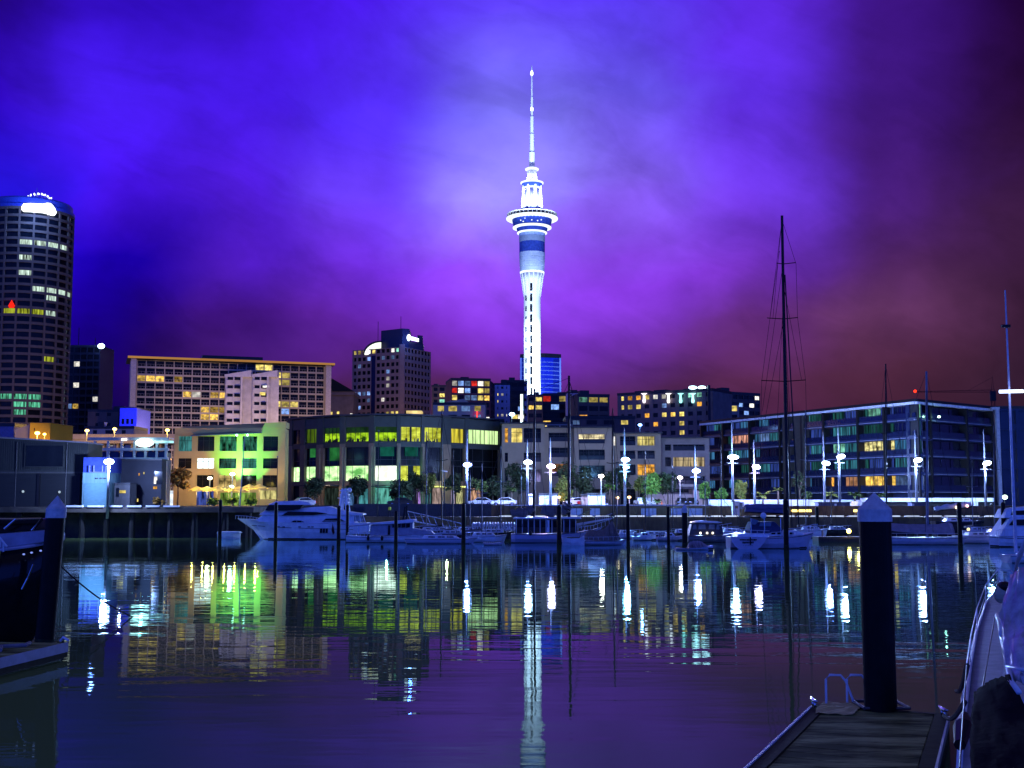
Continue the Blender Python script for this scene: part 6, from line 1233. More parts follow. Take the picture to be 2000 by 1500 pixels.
yacht('dark hulled launch between small cruiser and blue lamp pile', 146, 798, 905, 1036, DKH, 862, 800, ((812, 1029), (862, 1026), (866, 1030), (812, 1033)), mm=BLACK)
yacht('low pale sailing boat in front of the dark hulled launch', 138, 790, 935, 1052, BLH, None, None, None, beam=1.2)
yacht('white sailing boat with bow rail left of the classic launch', 143, 902, 990, 1046, GEL, 941, 905, ((908, 1036), (941, 1032), (942, 1036), (908, 1040)), mm=POSTM)
yacht('small dark sailing boat behind the piles left of the classic launch', 156, 925, 1005, 1040, DKH, 978, 870, None, mm=POSTM)
yacht('small pale dinghy low on the water left of the classic launch', 134, 944, 985, 1060, BLH, None, None, None, coach=False, beam=.7, name='dinghy', cat='dinghy')
rb = thing('rib_boat', 'row of pale inflatable boats stored on a raft before the yellow brown quay', 'inflatable boat', (X(975, 158), 158, 0)); m = MB(); m.box(X(920, 158), X(1008, 158), 158, 160, -.3, .9); m.build('raft', DARK, rb)
for k in range(16): MB().tube([(X(922 + 5.3 * k, 158), 157.9, 1.0), (X(924 + 5.3 * k, 158), 158.2, 1.75), (X(925 + 5.3 * k, 158), 159.5, 2.0)], [.16, .2, .1], 6).build('float_tube', mat('pale_rubber', (.5, .52, .56), .5), rb)

for lab, Y_, x0_, x1_, sh_, mm_, mp_, mt_ in (('slim white yacht with pale mast among the cluster left of the blue lamp pile', 150, 815, 880, 1034, GEL, 832, 842), ('dark blue yacht with furled sail in the cluster right of the small cruiser', 144, 845, 925, 1042, DKH, 884, 880),
        ('small white yacht with pale mast tucked behind the blue lamp pile', 155, 878, 945, 1036, BLH, 918, 900), ('white yacht behind the inflatable raft', 166, 950, 1030, 1034, GEL, 1018, 905), ('low white yacht between covered boat and small motor boats', 156, 1196, 1262, 1042, GEL, 1206, 900),
        ('slim dark yacht behind the pilothouse boat', 158, 1376, 1450, 1036, DKH, 1411, 840), ('white yacht behind the sloop stern', 152, 1400, 1470, 1038, GEL, 1380, 930), ('white yacht moored behind the sloop bow', 160, 1556, 1620, 1034, GEL, 1577, 800), ('small dark yacht at the quay left of the floating dock lamp', 168, 1610, 1668, 1034, DKH, 1628, 930),
        ('pale yacht with thin mast right of the tented yacht', 156, 1880, 1950, 1036, BLH, 1905, 890), ('white yacht with tall thin mast left of the motor boat at the right edge', 150, 1920, 1985, 1040, GEL, 1948, 830)):
    yacht(lab, Y_, x0_, x1_, sh_, mm_, mp_, mt_, ((mp_ - 16, sh_ - 8), (mp_, sh_ - 10), (mp_ + 3, sh_ - 7), (mp_ - 16, sh_ - 5)), mm=POSTM if mm_ is not DKH else BLACK, mr=.07, beam=1.2)
# classic launch with two black masts
Y = 141.0; BEAM = 2.2
cl = thing('classic_launch', 'long classic wooden launch with deckhouse, furled brown sails and two black masts', 'sailing ship', (X(1090, Y), Y + 2, 0))
hull(cl, mat('lavender_hull', (.46, .45, .62), .35, var=.08), Y, [(998, 1044, 1.5), (1006, 1043, 1.9), (1050, 1044, 2.2), (1090, 1043, 2.2), (1130, 1040, 1.5, -6), (1160, 1035, .6, -18), (1182, 1028, .05, -30)], stripe=(.02, .10))
slab(cl, 'deckhouse', mat('dark_varnish', (.05, .035, .03), .35), Y, [(1006, 1042), (1008, 1014), (1126, 1014), (1128, 1040)], .5, 3.9)
slab(cl, 'roof', GEL, Y, [(1002, 1014), (1004, 1010.5), (1134, 1010), (1136, 1013.5)], .1, 4.3)
for k in range(11): a = 1008 + k * 11.6; MB().box(X(a, Y), X(a + 1.1, Y), Y + .38, Y + .48, Z(1042, Y), Z(1014, Y)).build('post', GEL, cl)
for k in range(10): a = 1011.5 + k * 11.6; pane(cl, 'window', DGLASS, Y, [(a, 1018), (a + 7, 1018), (a + 7, 1030), (a, 1030)], .52)
MB().box(X(1068, Y), X(1073, Y), Y + .3, Y + .48, Z(1040, Y), Z(1016, Y)).build('door', GEL, cl)
mast_rig(cl, 1043, Y, 755, 1.2, .17, 1045, stays=(((1045, 760), (1000, 1040)), ((1045, 760), (1112, 735)), ((1045, 800), (1020, 1030, -2)), ((1045, 800), (1070, 1030, -2))), y0=2.2)
mast_rig(cl, 1113, Y, 730, 1.2, .19, 1113, stays=(((1113, 736), (1178, 1008)), ((1113, 736), (1122, 768)), ((1113, 790), (1090, 1030, -2)), ((1113, 790), (1140, 1030, -2)), ((1122, 768), (1150, 1030)), ((1113, 742), (1100, 770))), y0=2.2)
def sail_roll(t, Y, pts, y0, r, m=CANVAS):
    q = random.Random(len(pts)); mb = MB(); P = []
    for i in range(len(pts) - 1):
        for k in range(6): P.append((pts[i][0] + (pts[i + 1][0] - pts[i][0]) * k / 6, pts[i][1] + (pts[i + 1][1] - pts[i][1]) * k / 6))
    P.append(pts[-1]); mb.tube([(X(a, Y), Y + y0, Z(b, Y) + q.uniform(-.08, .08)) for a, b in P], [r * q.uniform(.75, 1.2) for _ in P], 9); return mb.build('furled_sail', m, t)
sail_roll(cl, Y, [(998, 1003), (1025, 1001), (1042, 993)], 2.2, .48); sail_roll(cl, Y, [(1058, 996), (1085, 1001), (1106, 996), (1112, 985)], 2.2, .55)
MB().tube([(X(998, Y), Y + 2.1, Z(1005, Y)), (X(1044, Y), Y + 2.1, Z(1005, Y))], .09, 6).build('boom', BLACK, cl); MB().tube([(X(1060, Y), Y + 2.1, Z(1004, Y)), (X(1114, Y), Y + 2.1, Z(1003, Y))], .09, 6).build('boom', BLACK, cl)
MB().tube([(X(1125, Y), Y + 2.2, Z(1026, Y)), (X(1198, Y), Y + 2.2, Z(1013, Y))], [.16, .08], 8).build('bowsprit', WHITE, cl)
MB().tube([(X(1128, Y), Y + 1, Z(1009, Y)), (X(1156, Y), Y + 1, Z(995, Y))], .06, 5).build('derrick', STEEL, cl)
rail(cl, Y, [(1130, 1031), (1160, 1026), (1198, 1012)], .7, 5, drop=.6); rail(cl, Y, [(1165, 1012), (1182, 1008), (1198, 1003)], 1.6, 4, drop=.7); rail(cl, Y, [(1128, 1028), (1150, 1027)], .2, 3, drop=.5)
MB().ball((X(1036, Y), Y - .15, Z(1041, Y)), .2, .16, .3).build('fender', BLACK, cl)
dg = thing('dinghy', 'white dinghy lying alongside the covered boat, right of the launch pile', 'dinghy', (X(1118, 133), 133, 0)); BEAM = .8; hull(dg, GEL, 133, [(1099, 1050, .7), (1115, 1052, .8), (1132, 1051, .6), (1142, 1046, .05)], boot=False); slab(dg, 'thwart', TIMBER, 133, [(1108, 1051), (1108, 1049.5), (1132, 1049.5), (1132, 1051)], .25, 1.35, bevel=0)
cbt = yacht('low white boat draped with grey brown tarpaulins right of the launch', 134, 1130, 1226, 1056, BLH, 1199, 795, None, coach=False, beam=1.5, mm=BLACK)
def tarp(t, Y, ridge, base, y0, y1, m=CANVAS, name='tarpaulin', folds=.12):
    q = random.Random(int(ridge[0][0])); n = 26; R_ = []
    lerp = lambda pl_, k: (lambda s: (pl_[int(s)][0] + (pl_[min(int(s) + 1, len(pl_) - 1)][0] - pl_[int(s)][0]) * (s % 1), pl_[int(s)][1] + (pl_[min(int(s) + 1, len(pl_) - 1)][1] - pl_[int(s)][1]) * (s % 1)))(min(k * (len(pl_) - 1), len(pl_) - 1.0001))
    for k in range(n + 1):
        a, b = lerp(ridge, k / n), lerp(base, k / n); w_ = q.uniform(-folds, folds); ym = (y0 + y1) / 2
        R_.append([(X(b[0], Y), Y + y0 + w_, Z(b[1], Y)), (X((a[0] + b[0] * 2) / 3, Y), Y + y0 * .75 + ym * .25 - w_ * 1.5, Z((a[1] + b[1] * 1.6) / 2.6, Y)), (X(a[0], Y), Y + ym, Z(a[1], Y) - abs(w_) * .6), (X((a[0] + b[0] * 2) / 3, Y), Y + y1 * .75 + ym * .25, Z((a[1] + b[1] * 1.6) / 2.6, Y)), (X(b[0], Y), Y + y1, Z(b[1], Y))])
    return MB().loft(R_, closed=True).build(name, m, t)
tarp(cbt, 134, [(1152, 1034), (1166, 1036), (1182, 1033), (1198, 1016), (1204, 1030)], [(1140, 1054), (1160, 1055), (1180, 1056), (1200, 1056), (1212, 1054)], .1, 2.9)

# small craft by the brown quay wall
for x0, x1, Y, sh, lab, m in ((1236, 1282, 150, 1048, 'small white motor boat with open cockpit right of the tall lamp pile', GEL), (1284, 1334, 148, 1049, 'grey white small motor boat left of the thick white topped pile', BLH)):
    BEAM = 1.1; t = thing('small_motor_boat', lab, 'motor boat', (X((x0 + x1) / 2, Y), Y + 1, 0)); hull(t, m, Y, [(x0, sh, .9), (x0 + 10, sh, 1.05), (x1 - 20, sh - .5, 1.0), (x1 - 8, sh - 1.5, .5), (x1, sh - 2.5, .04)])
    slab(t, 'cabin', GEL, Y, [(x0 + 16, sh), (x0 + 18, sh - 7), (x0 + 30, sh - 8), (x0 + 36, sh - 1)], .3, 1.9, .15); [pane(t, 'window', DGLASS, Y, [(x0 + 19 + k * 5.5, sh - 6), (x0 + 23 + k * 5.5, sh - 6), (x0 + 23 + k * 5.5, sh - 3), (x0 + 19 + k * 5.5, sh - 3)], .33) for k in (0, 1)]
    rail(t, Y, [(x0 + 2, sh - 6), (x0 + 14, sh - 6)], .15, 3, drop=.35); MB().box(X(x0 + 3, Y), X(x0 + 8, Y), Y + .5, Y + 1, Z(sh, Y), Z(sh - 9, Y)).build('console', mat('grey_console', (.2, .2, .22), .5), t)
mp = [yacht('slim sailing boat behind the small white motor boats', 160, 1240, 1330, 1044, DKH, 1262, 880, None, mm=BLACK), yacht('dark sailing boat close under the brown quay wall', 168, 1305, 1372, 1040, DKH, 1316, 905, None, mm=BLACK)]
Y = 143.0; BEAM = 1.7
pb = thing('pilothouse_boat', 'grey pilothouse motor boat with wide cabin windows behind the dinghy', 'motor boat', (X(1390, Y), Y + 1.6, 0))
hull(pb, mat('grey_hull', (.20, .21, .23), .4), Y, [(1344, 1047, 1.4), (1370, 1047, 1.7), (1410, 1046, 1.6), (1432, 1043, .8, -4), (1446, 1039, .05, -12)], stripe=(.05, .12))
slab(pb, 'pilothouse', mat('dark_cabin', (.06, .065, .08), .4), Y, [(1346, 1046), (1352, 1024), (1368, 1020), (1402, 1021), (1412, 1030), (1414, 1045)], .5, 2.9, .2)
for a, b in ((1353, 1360), (1364, 1378), (1384, 1396), (1399, 1405)): pane(pb, 'window', mat('pale_blue_glass', (.16, .22, .30), .15), Y, [(a, 1034), (a + 2, 1024.5), (b, 1024.5), (b + 1, 1034)], .52)
slab(pb, 'roof', GEL, Y, [(1350, 1021), (1366, 1017.5), (1402, 1018.5), (1412, 1021), (1402, 1022)], .3, 3.1); rail(pb, Y, [(1404, 1026), (1430, 1022)], .6, 3, drop=.8)
for a in (1367, 1380, 1391): MB().ball((X(a, Y), Y - .05, Z(1041, Y)), .13).build('deck_lamp', emat('deck_lamp_white', (1, .9, .7), 2.5), pb)
td = thing('covered_dinghy', 'small dinghy under a grey cover beside the thick white topped pile', 'dinghy', (X(1358, 121), 121, 0)); BEAM = .8; hull(td, BLH, 121, [(1320, 1071, .7), (1340, 1071.5, .8), (1368, 1070, .6), (1394, 1065, .05)]); tarp(td, 121, [(1348, 1058), (1356, 1056), (1368, 1056), (1376, 1060)], [(1344, 1070), (1356, 1070.5), (1368, 1070), (1382, 1067)], .2, 1.4, mat('lilac_grey_cover', (.32, .27, .30), .9))

# the big sloop
Y = 124.0; BEAM = 2.1
sl = thing('sloop', 'large white sloop seen from astern quarter with a very tall black mast', 'sailing yacht', (X(1510, Y), Y + 2, 0))
hull(sl, mat('violet_white_hull', (.52, .50, .62), .3, var=.1), Y, [(1428, 1049, 1.5), (1450, 1050, 1.9), (1500, 1050, 2.1), (1540, 1048, 1.9), (1570, 1045, 1.1, -3), (1588, 1042, .5, -8), (1598, 1040, .05, -14)], stripe=(.15, .22))
# broad transom turned towards the camera
tr = MB(); pts = [(1423, 1048), (1495, 1051), (1491, 1058), (1482, 1069), (1474, 1073.5), (1440, 1073), (1432, 1066), (1426, 1056)]
tr.loft([[(X(a, Y), Y - .55 + (a - 1423) * .004, Z(b, Y)) for a, b in pts], [(X(a * .6 + 1470 * .4, Y), Y + .9, Z(b, Y)) for a, b in pts]], closed=True); tro = tr.build('transom', mat('violet_white_hull', 0), sl)
q = random.Random(5); nm = MB()
for row, (a, b, y0, y1) in enumerate(((1442, 1476, 1052.2, 1055.6), (1447, 1470, 1057.4, 1061.2), (1448, 1467, 1064.6, 1065.6))):
    x_ = a
    while x_ < b - 1: w_ = q.uniform(1.2, 2.6); nm.box(X(x_, Y), X(min(b, x_ + w_), Y), Y - .62 + (x_ - 1423) * .004, Y - .5, Z(y1 - q.uniform(0, .6), Y), Z(y0 + q.uniform(0, .6), Y)); x_ += w_ + q.uniform(.5, .9)
nm.box(X(1461.5, Y), X(1463.6, Y), Y - .47, Y - .36, Z(1064, Y), Z(1049, Y)); nm.build('name_lettering', BLACK, tro)
slab(sl, 'cockpit_coaming', GEL, Y, [(1440, 1049), (1442, 1042), (1500, 1042), (1502, 1050)], .4, 3.8, .1); slab(sl, 'coachroof', GEL, Y, [(1500, 1048), (1502, 1038), (1556, 1036), (1572, 1043), (1572, 1046)], .7, 3.5, .25)
for k in range(4): pane(sl, 'window', DGLASS, Y, [(1508 + 12 * k, 1044), (1508 + 12 * k, 1040), (1516 + 12 * k, 1040), (1516 + 12 * k, 1044)], .74)
dd = slab(sl, 'dodger', mat('blue_canvas', (.05, .06, .14), .8), Y, [(1466, 1036), (1472, 1020), (1516, 1019), (1530, 1034), (1530, 1040), (1468, 1042)], .6, 3.6, .3)
pane(sl, 'dodger_window', mat('pale_blue_glass', 0), Y, [(1466, 1024), (1470, 1013), (1483, 1017), (1476, 1025)], .4); pane(sl, 'dodger_window', mat('pale_blue_glass', 0), Y, [(1484, 1028), (1486, 1021), (1508, 1020), (1507, 1028)], .6)
slab(sl, 'bimini', NAVY, Y, [(1464, 1012), (1470, 1009), (1522, 1009), (1530, 1012)], .4, 3.8); 
for a in (1468, 1494, 1526): MB().tube([(X(a, Y), Y + .5, Z(1012, Y)), (X(a, Y), Y + .5, Z(1049, Y))], .035, 5).build('stanchion', STEEL, sl)
rail(sl, Y, [(1430, 1034), (1452, 1035), (1478, 1036), (1502, 1037)], .05, 2, drop=.75); rail(sl, Y, [(1530, 1034), (1565, 1031), (1590, 1024), (1598, 1024)], .3, 4, drop=.8); rail(sl, Y, [(1505, 1040), (1560, 1037)], .1, 5, drop=.4)
mast_rig(sl, 1546.5, Y, 412, 1.4, .20, 1536, spreaders=((508, .65, 1.35), (617, 1.75, 1.45), (741, 2.45, 2.1)), boom=((1462, 1000), (1546, 1004)),
         stays=(((1536, 420), (1512, 617)), ((1512, 617), (1496, 740)), ((1496, 740), (1490, 1040)), ((1536, 420), (1564, 508)), ((1564, 508), (1567, 614)), ((1567, 614), (1583, 738)), ((1583, 738), (1590, 1040)), ((1538, 508), (1497, 800)), ((1540, 617), (1500, 830)), ((1541, 530), (1527, 820)), ((1543, 640), (1553, 830)), ((1531, 482), (1512, 617)), ((1536, 416), (1518, 617)), ((1541, 560), (1575, 738))), y0=2.1)
hal = MB(); hal.tube([(X(1541, Y, 530), Y + 1.9, Z(530, Y)), (X(1568, Y), Y + 1.9, Z(1030, Y))], .07, 5); hal.tube([(X(1543, Y, 640), Y + 2.3, Z(640, Y)), (X(1556, Y), Y + 2.3, Z(1030, Y))], .04, 5); hal.build('furled_headsail', BLACK, sl)
sail_roll(sl, Y, [(1463, 991), (1500, 992), (1540, 993)], 2.1, .34, mat('violet_sail_cover', (.16, .14, .24), .8)); slab(sl, 'stack_pack', mat('violet_sail_cover', 0), Y, [(1462, 1000), (1464, 986), (1486, 984), (1540, 985), (1544, 1003)], 1.8, 2.4, .1)
MB().ball((X(1492, Y), Y + .4, Z(1007, Y)), .32).build('radar_dome', GEL, sl)
MB().tube([(X(1444, Y), Y + .4, Z(1009, Y)), (X(1490, Y), Y + .4, Z(1005.5, Y))], .05, 5).build('boom_crutch', STEEL, sl)
# floating dock with yellow lamp
fd = thing('floating_dock', 'low dark floating dock with a yellow lamp between sloop and big pile', 'pontoon', (X(1650, 146), 146, 0)); MB().box(X(1597, 146), X(1705, 146), 146, 149, -.3, .55).build('deck', mat('dark_dock', (.06, .055, .05), .8), fd); MB().box(X(1600, 146), X(1702, 146), 145.9, 145.996, .3, .5).build('fender_strip', TIMBER, fd)
for px in (1606, 1690): MB().tube([(X(px, 146), 146.3, .55), (X(px, 146), 146.3, 1.3)], .12, 8).build('bollard', PALE, fd)
yl = thing('dock_lamp', 'small yellow lamp on the floating dock left of the big pile', 'lamp', (X(1656, 146.5), 146.5, .55)); MB().tube([(X(1656, 146.5), 146.5, .55), (X(1656, 146.5), 146.5, Z(1040, 146.5))], .05, 6).build('post', CHAR, yl); MB().ball((X(1656, 146.5), 146.4, Z(1037.5, 146.5)), .26).build('lamp_head', emat('dock_lamp_yellow', (1, .72, .12), 14), yl); lamp('lamp_light', (X(1656, 146), 145.8, Z(1036, 146)), 60, (1, .75, .2), yl, .2)

# covered yacht and neighbours at the right
Y = 135.0; BEAM = 1.8
cy2 = yacht('long white yacht under a lilac grey boom tent at the right', Y, 1690, 1890, 1049, BLH, 1820, 722, None, coach=False, rev=True, beam=1.8, mm=mat('grey_mast', (.22, .22, .28), .4), mr=.17)
tarp(cy2, Y, [(1720, 1020), (1780, 1024), (1840, 1024), (1862, 1020), (1870, 1023)], [(1726, 1034), (1770, 1040), (1830, 1044), (1866, 1044), (1868, 1046)], .7, 3.0, mat('lilac_grey_cover', 0), 'boom_tent', .06)
yacht('violet white motor sailer hull right of the tented yacht', 139, 1872, 1968, 1046, BLH, None, None, None, beam=1.5, name='motor_sailer', cat='motor boat')
yacht('dark sailing boat with slim mast behind the big foreground pile', 152, 1700, 1800, 1036, DKH, 1737, 708, None, mm=BLACK, beam=1.5, mr=.13)
sp2 = yacht('sailing boat with a pale furled sail across the quay at right', 160, 1828, 1930, 1018, DKH, None, None, None, mm=BLACK, beam=1.5); sail_roll(sp2, 158, [(1832, 994), (1870, 988), (1904, 985)], 1.4, .32, mat('pale_sail', (.62, .6, .66), .7)); MB().tube([(X(1830, 158), 159.4, Z(998, 158)), (X(1906, 158), 159.4, Z(990, 158))], .1, 6).build('boom', BLACK, sp2)
for a, c in ((1871, (1, .7, .5)), (1892, (1, .55, .5))): MB().ball((X(a, 158), 158.6, Z(991 if a < 1880 else 988, 158)), .2).build('cabin_lamp', emat('cabin_lamp_%d' % a, c, 3), sp2)
mbR = thing('motor_boat', 'white motor boat with tall flybridge cut off by the right edge', 'motor boat', (X(1985, 128), 128, 0)); Y = 128.0; BEAM = 2.0
hull(mbR, GEL, Y, [(1944, 1047, .1), (1956, 1048, 1.2), (1980, 1049, 1.9), (2030, 1049, 2.0)], stripe=(.2, .3)); slab(mbR, 'cabin', GEL, Y, [(1952, 1048), (1964, 1030), (1976, 1012), (2030, 1010), (2030, 1048)], .4, 3.6, .3); slab(mbR, 'flybridge', GEL, Y, [(1964, 1012), (1972, 994), (2030, 988), (2030, 1011)], .6, 3.4, .3)
pane(mbR, 'window', DGLASS, Y, [(1972, 1026), (1980, 1015), (2020, 1014), (2020, 1026)], .42); pane(mbR, 'window', DGLASS, Y, [(1978, 1006), (1982, 998), (2020, 996), (2020, 1006)], .7); rail(mbR, Y, [(1946, 1036), (1962, 1034), (1985, 1034)], .3, 4, drop=.8)
for px, py in ((1935, 1036), (1892, 1034)): tag(MB().ball((X(px, 138), 138.4, Z(py, 138)), .16).build('deck_lamp', emat('small_yellow', (1, .7, .2), 3)), 'small yellow deck light %s' % ('on the motor sailer stern' if px < 1900 else 'on the motor sailer bow'), 'lamp')
# leaning white mast with glowing spreader lights at the right edge
Y = 95.0; BEAM = 1.6
wm = yacht('white sailing boat at the right edge whose tall white mast carries a glowing bar light', Y, 1975, 2100, 1085, GEL, None, None, None, beam=1.6)
o = MB().tube([(X(1997, Y), Y + 1.6, .8), (X(1979, Y, 560), Y + 1.6, Z(560, Y))], [.13, .055], 10).build('mast', mat('white_mast', (.62, .63, .72), .35), wm)
MB().box(X(1970.5, Y, 632), X(1987, Y, 632), Y + 1.3, Y + 1.6, Z(634.5, Y), Z(629, Y)).build('radar_scanner', BLACK, o); MB().tube([(X(1965, Y, 762), Y + 1.3, Z(762, Y)), (X(2012, Y, 762), Y + 1.3, Z(761, Y))], .13, 8).build('spreader_light', emat('spreader_bar', (.55, .64, 1), 4), o); lamp('mast_glow', (X(1990, Y, 770), Y + .3, Z(770, Y)), 70, (.3, .4, 1), o, .4)

# lone poles of boats lying behind the others
for px, yt, lab in ((490, 858, 'slim pale flagpole left of the motor yacht'), (530, 890, 'thin dark pole above the motor yacht bow'), (732, 838, 'thin dark mast rising behind the small cruiser')):
    p = X(px, 172); t = thing('pole', lab, 'pole', (p, 172, 2.5 if px > 497 else 3.9)); MB().tube([(p, 176 if px > 497 else 165, 2.5 if px > 497 else 3.98), (p + (.5 if px == 490 else 0), 176 if px > 497 else 165, Z(yt, 172))], [.09, .05], 6).build('shaft', POSTM if px == 490 else BLACK, t); MB().ball((p + (.5 if px == 490 else 0), 176 if px > 497 else 165, Z(yt, 172)), .12).build('finial', POSTM, t)

# ------------------------------------------------------------------ foreground pontoon on the right
PZ = .5
A, B, C, D = G(1592, 1378, PZ), G(1852, 1398, PZ), G(1470, 1494, PZ), G(1822, 1520, PZ)
eL = (C - A).normalized(); eR = (D - B).normalized(); A2 = A + eL * 30; B2 = B + eR * 30
pt = thing('pontoon', 'dark planked foreground pontoon with white edge strips and ladder', 'pontoon', (A + B + C + D) / 4)
DECK = bpy.data.materials.new('wet_deck_boards'); DECK.use_nodes = True; _t = DECK.node_tree; _b = _t.nodes['Principled BSDF']; _b.inputs['Roughness'].default_value = .85; _b.inputs['Specular IOR Level'].default_value = .1
_tc = _t.nodes.new('ShaderNodeTexCoord'); _mp = _t.nodes.new('ShaderNodeMapping'); _mp.inputs[3].default_value = (.35, 1.6, 1); _n = _t.nodes.new('ShaderNodeTexNoise'); _n.inputs['Scale'].default_value = .9; _n.inputs['Detail'].default_value = 6; _n.inputs['Roughness'].default_value = .65
_r = _t.nodes.new('ShaderNodeValToRGB'); _r.color_ramp.elements[0].position = .42; _r.color_ramp.elements[1].position = .62; _r.color_ramp.elements[0].color = (.055, .062, .018, 1); _r.color_ramp.elements[1].color = (.44, .46, .16, 1)
for a_, b_ in ((_tc.outputs['Object'], _mp.inputs[0]), (_mp.outputs[0], _n.inputs['Vector']), (_n.outputs['Fac'], _r.inputs[0]), (_r.outputs[0], _b.inputs['Base Color'])): _t.links.new(a_, b_)
dk_ = MB(); n_ = 60
def edge(P, Q, k): return P + (Q - P) * k
for k in range(n_):
    a, b = k / n_, (k + .93) / n_; p = [edge(A, A2, a), edge(B, B2, a), edge(B, B2, b), edge(A, A2, b)]; ins = lambda v_, o_: v_ + (o_ - v_).normalized() * .28
    p = [ins(p[0], p[1]), ins(p[1], p[0]), ins(p[2], p[3]), ins(p[3], p[2])]; dk_.hexa([v_ - Vector((0, 0, .05)) for v_ in p] + p)
dk_.build('deck', DECK, pt)
sd = MB(); 
for P, Q, o_ in ((A, A2, B), (B, B2, A)):
    d = (o_ - P).normalized() * .26; e0 = Vector((0, 0, .02)); sd.hexa([P - Vector((0, 0, .45)), Q - Vector((0, 0, .45)), Q + d - Vector((0, 0, .45)), P + d - Vector((0, 0, .45)), P + e0, Q + e0, Q + d + e0, P + d + e0])
d = (A2 - A).normalized(); sd.hexa([A - d * .18 - Vector((0, 0, .5)), B - d * .18 - Vector((0, 0, .5)), B + Vector((0, 0, -.5)), A + Vector((0, 0, -.5)), A - d * .18 + Vector((0, 0, .012)), B - d * .18 + Vector((0, 0, .012)), B + Vector((0, 0, .012)), A + Vector((0, 0, .012))]); sd.build('side_beam', mat('dark_beam', (.05, .045, .02), .8, bump=.3, scale=4, spec=.15), pt)
fl_ = MB(); fl_.hexa([A + Vector((.1, -.3, -.8)), B + Vector((-.1, -.3, -.8)), B2 + Vector((-.1, 0, -.8)), A2 + Vector((.1, 0, -.8)), A + Vector((.1, -.3, -.08)), B + Vector((-.1, -.3, -.08)), B2 + Vector((-.1, 0, -.08)), A2 + Vector((.1, 0, -.08))]); fl_.build('float', BLACK, pt)
for P, Q, s in ((A, A2, -1), (B, B2, 1)):
    es = MB(); sh_ = Vector((s * .045, 0, 0)); P_ = P + (Q - P) * .012; es.hexa([P_ + sh_ * 0 - Vector((0, 0, .10)), Q - Vector((0, 0, .10)), Q + sh_ - Vector((0, 0, .10)), P_ + sh_ - Vector((0, 0, .10)), P_ + Vector((0, 0, .05)), Q + Vector((0, 0, .05)), Q + sh_ + Vector((0, 0, .05)), P_ + sh_ + Vector((0, 0, .05))]); es.build('edge_strip', mat('white_edge_strip', (.70, .72, .76), .45), pt)
def cleat(P, par):
    m = MB(); 
    for s in (-.09, .09): m.tube([P + Vector((0, s, 0)), P + Vector((0, s, .10))], .03, 6)
    m.tube([P + Vector((0, -.26, .15)), P + Vector((0, -.1, .12)), P + Vector((0, .1, .12)), P + Vector((0, .26, .15))], [.02, .04, .04, .02], 7); return m.build('cleat', STEEL, par, True)
cleat(G(1590, 1380, PZ + .03), pt); cleat(G(1843, 1398, PZ + .03), pt)
ld = MB()
for px in (1614, 1655):
    P = G(px, 1376, PZ); h = .62; w_ = .33; d = Vector((1, -.25, 0)).normalized()
    ld.tube([P, P + Vector((0, 0, h * .85)), P + d * .08 + Vector((0, 0, h)), P + d * w_ + Vector((0, .1, h * .98)), P + d * (w_ + .1) + Vector((0, .1, h * .8)), P + d * (w_ + .28) + Vector((0, .1, 0))], .026, 8, False)
ld.build('ladder_handrail', RAILM, pt, True)
mt = MB(); p = [G(1590, 1394, PZ + .02), G(1666, 1397, PZ + .02), G(1681, 1377, PZ + .02), G(1609, 1371, PZ + .02)]; q = random.Random(2); R_ = []
for i in range(9):
    a = p[0].lerp(p[3], i / 8); b = p[1].lerp(p[2], i / 8); R_.append([a.lerp(b, k / 8) + Vector((q.uniform(-.03, .03) * (k in (0, 8)), q.uniform(-.03, .03), q.uniform(0, .035))) for k in range(9)])
mt.loft(R_, caps=False); mt.loft([[v_ - Vector((0, 0, .014)) for v_ in r_] for r_ in R_], caps=False); tag(mt.build('mat', mat('tan_rubber_mat', (.62, .52, .20), .8, var=.3, scale=4)), 'ragged tan mat lying on the pontoon beside the ladder', 'mat')
# steel pile guide holding the pontoon to the big pile
gp = G(1720, 1382, PZ); gd = MB(); s_ = .46
for a, b in (((-s_, -s_), (s_, -s_)), ((-s_, s_), (s_, s_)), ((-s_, -s_), (-s_, s_)), ((s_, -s_), (s_, s_))): gd.tube([gp + Vector((a[0], a[1], .06)), gp + Vector((b[0], b[1], .06))], .035, 6)
gd.build('pile_guide', mat('galvanised_steel', (.10, .10, .11), .5, metal=.6), pt)
# left pontoon
PZ2 = .48; A, B = G(-60, 1300, PZ2), G(130, 1256, PZ2); 
pl_ = thing('pontoon', 'narrow dark finger pontoon with white end cap at the left edge', 'pontoon', (A + B) / 2); d = (B - A).normalized(); nrm = Vector((-d.y, d.x, 0)); w_ = 2.2
q4 = [A, B, B + nrm * w_, A + nrm * w_]
for nm, z0, z1, o_, m in (('deck', -.06, 0, 0, DECK), ('side_beam', -.42, -.064, .03, mat('dark_beam', 0)), ('float', -.9, -.424, -.1, BLACK)):
    e = [q4[0] - nrm * o_, q4[1] - nrm * o_ + d * o_, q4[2] + nrm * o_ + d * o_, q4[3] + nrm * o_]; MB().hexa([v_ + Vector((0, 0, z0)) for v_ in e] + [v_ + Vector((0, 0, z1)) for v_ in e]).build(nm, m, pl_)
es = MB(); e0 = q4[0] - nrm * .06; e1 = q4[1] - nrm * .06; es.hexa([e0 - Vector((0, 0, .26)), e1 - Vector((0, 0, .26)), e1 + nrm * .028 - Vector((0, 0, .26)), e0 + nrm * .028 - Vector((0, 0, .26)), e0 + Vector((0, 0, .03)), e1 + Vector((0, 0, .03)), e1 + nrm * .028 + Vector((0, 0, .03)), e0 + nrm * .028 + Vector((0, 0, .03))]); es.build('edge_strip', mat('pale_edge_strip', (.42, .42, .46), .5), pl_)
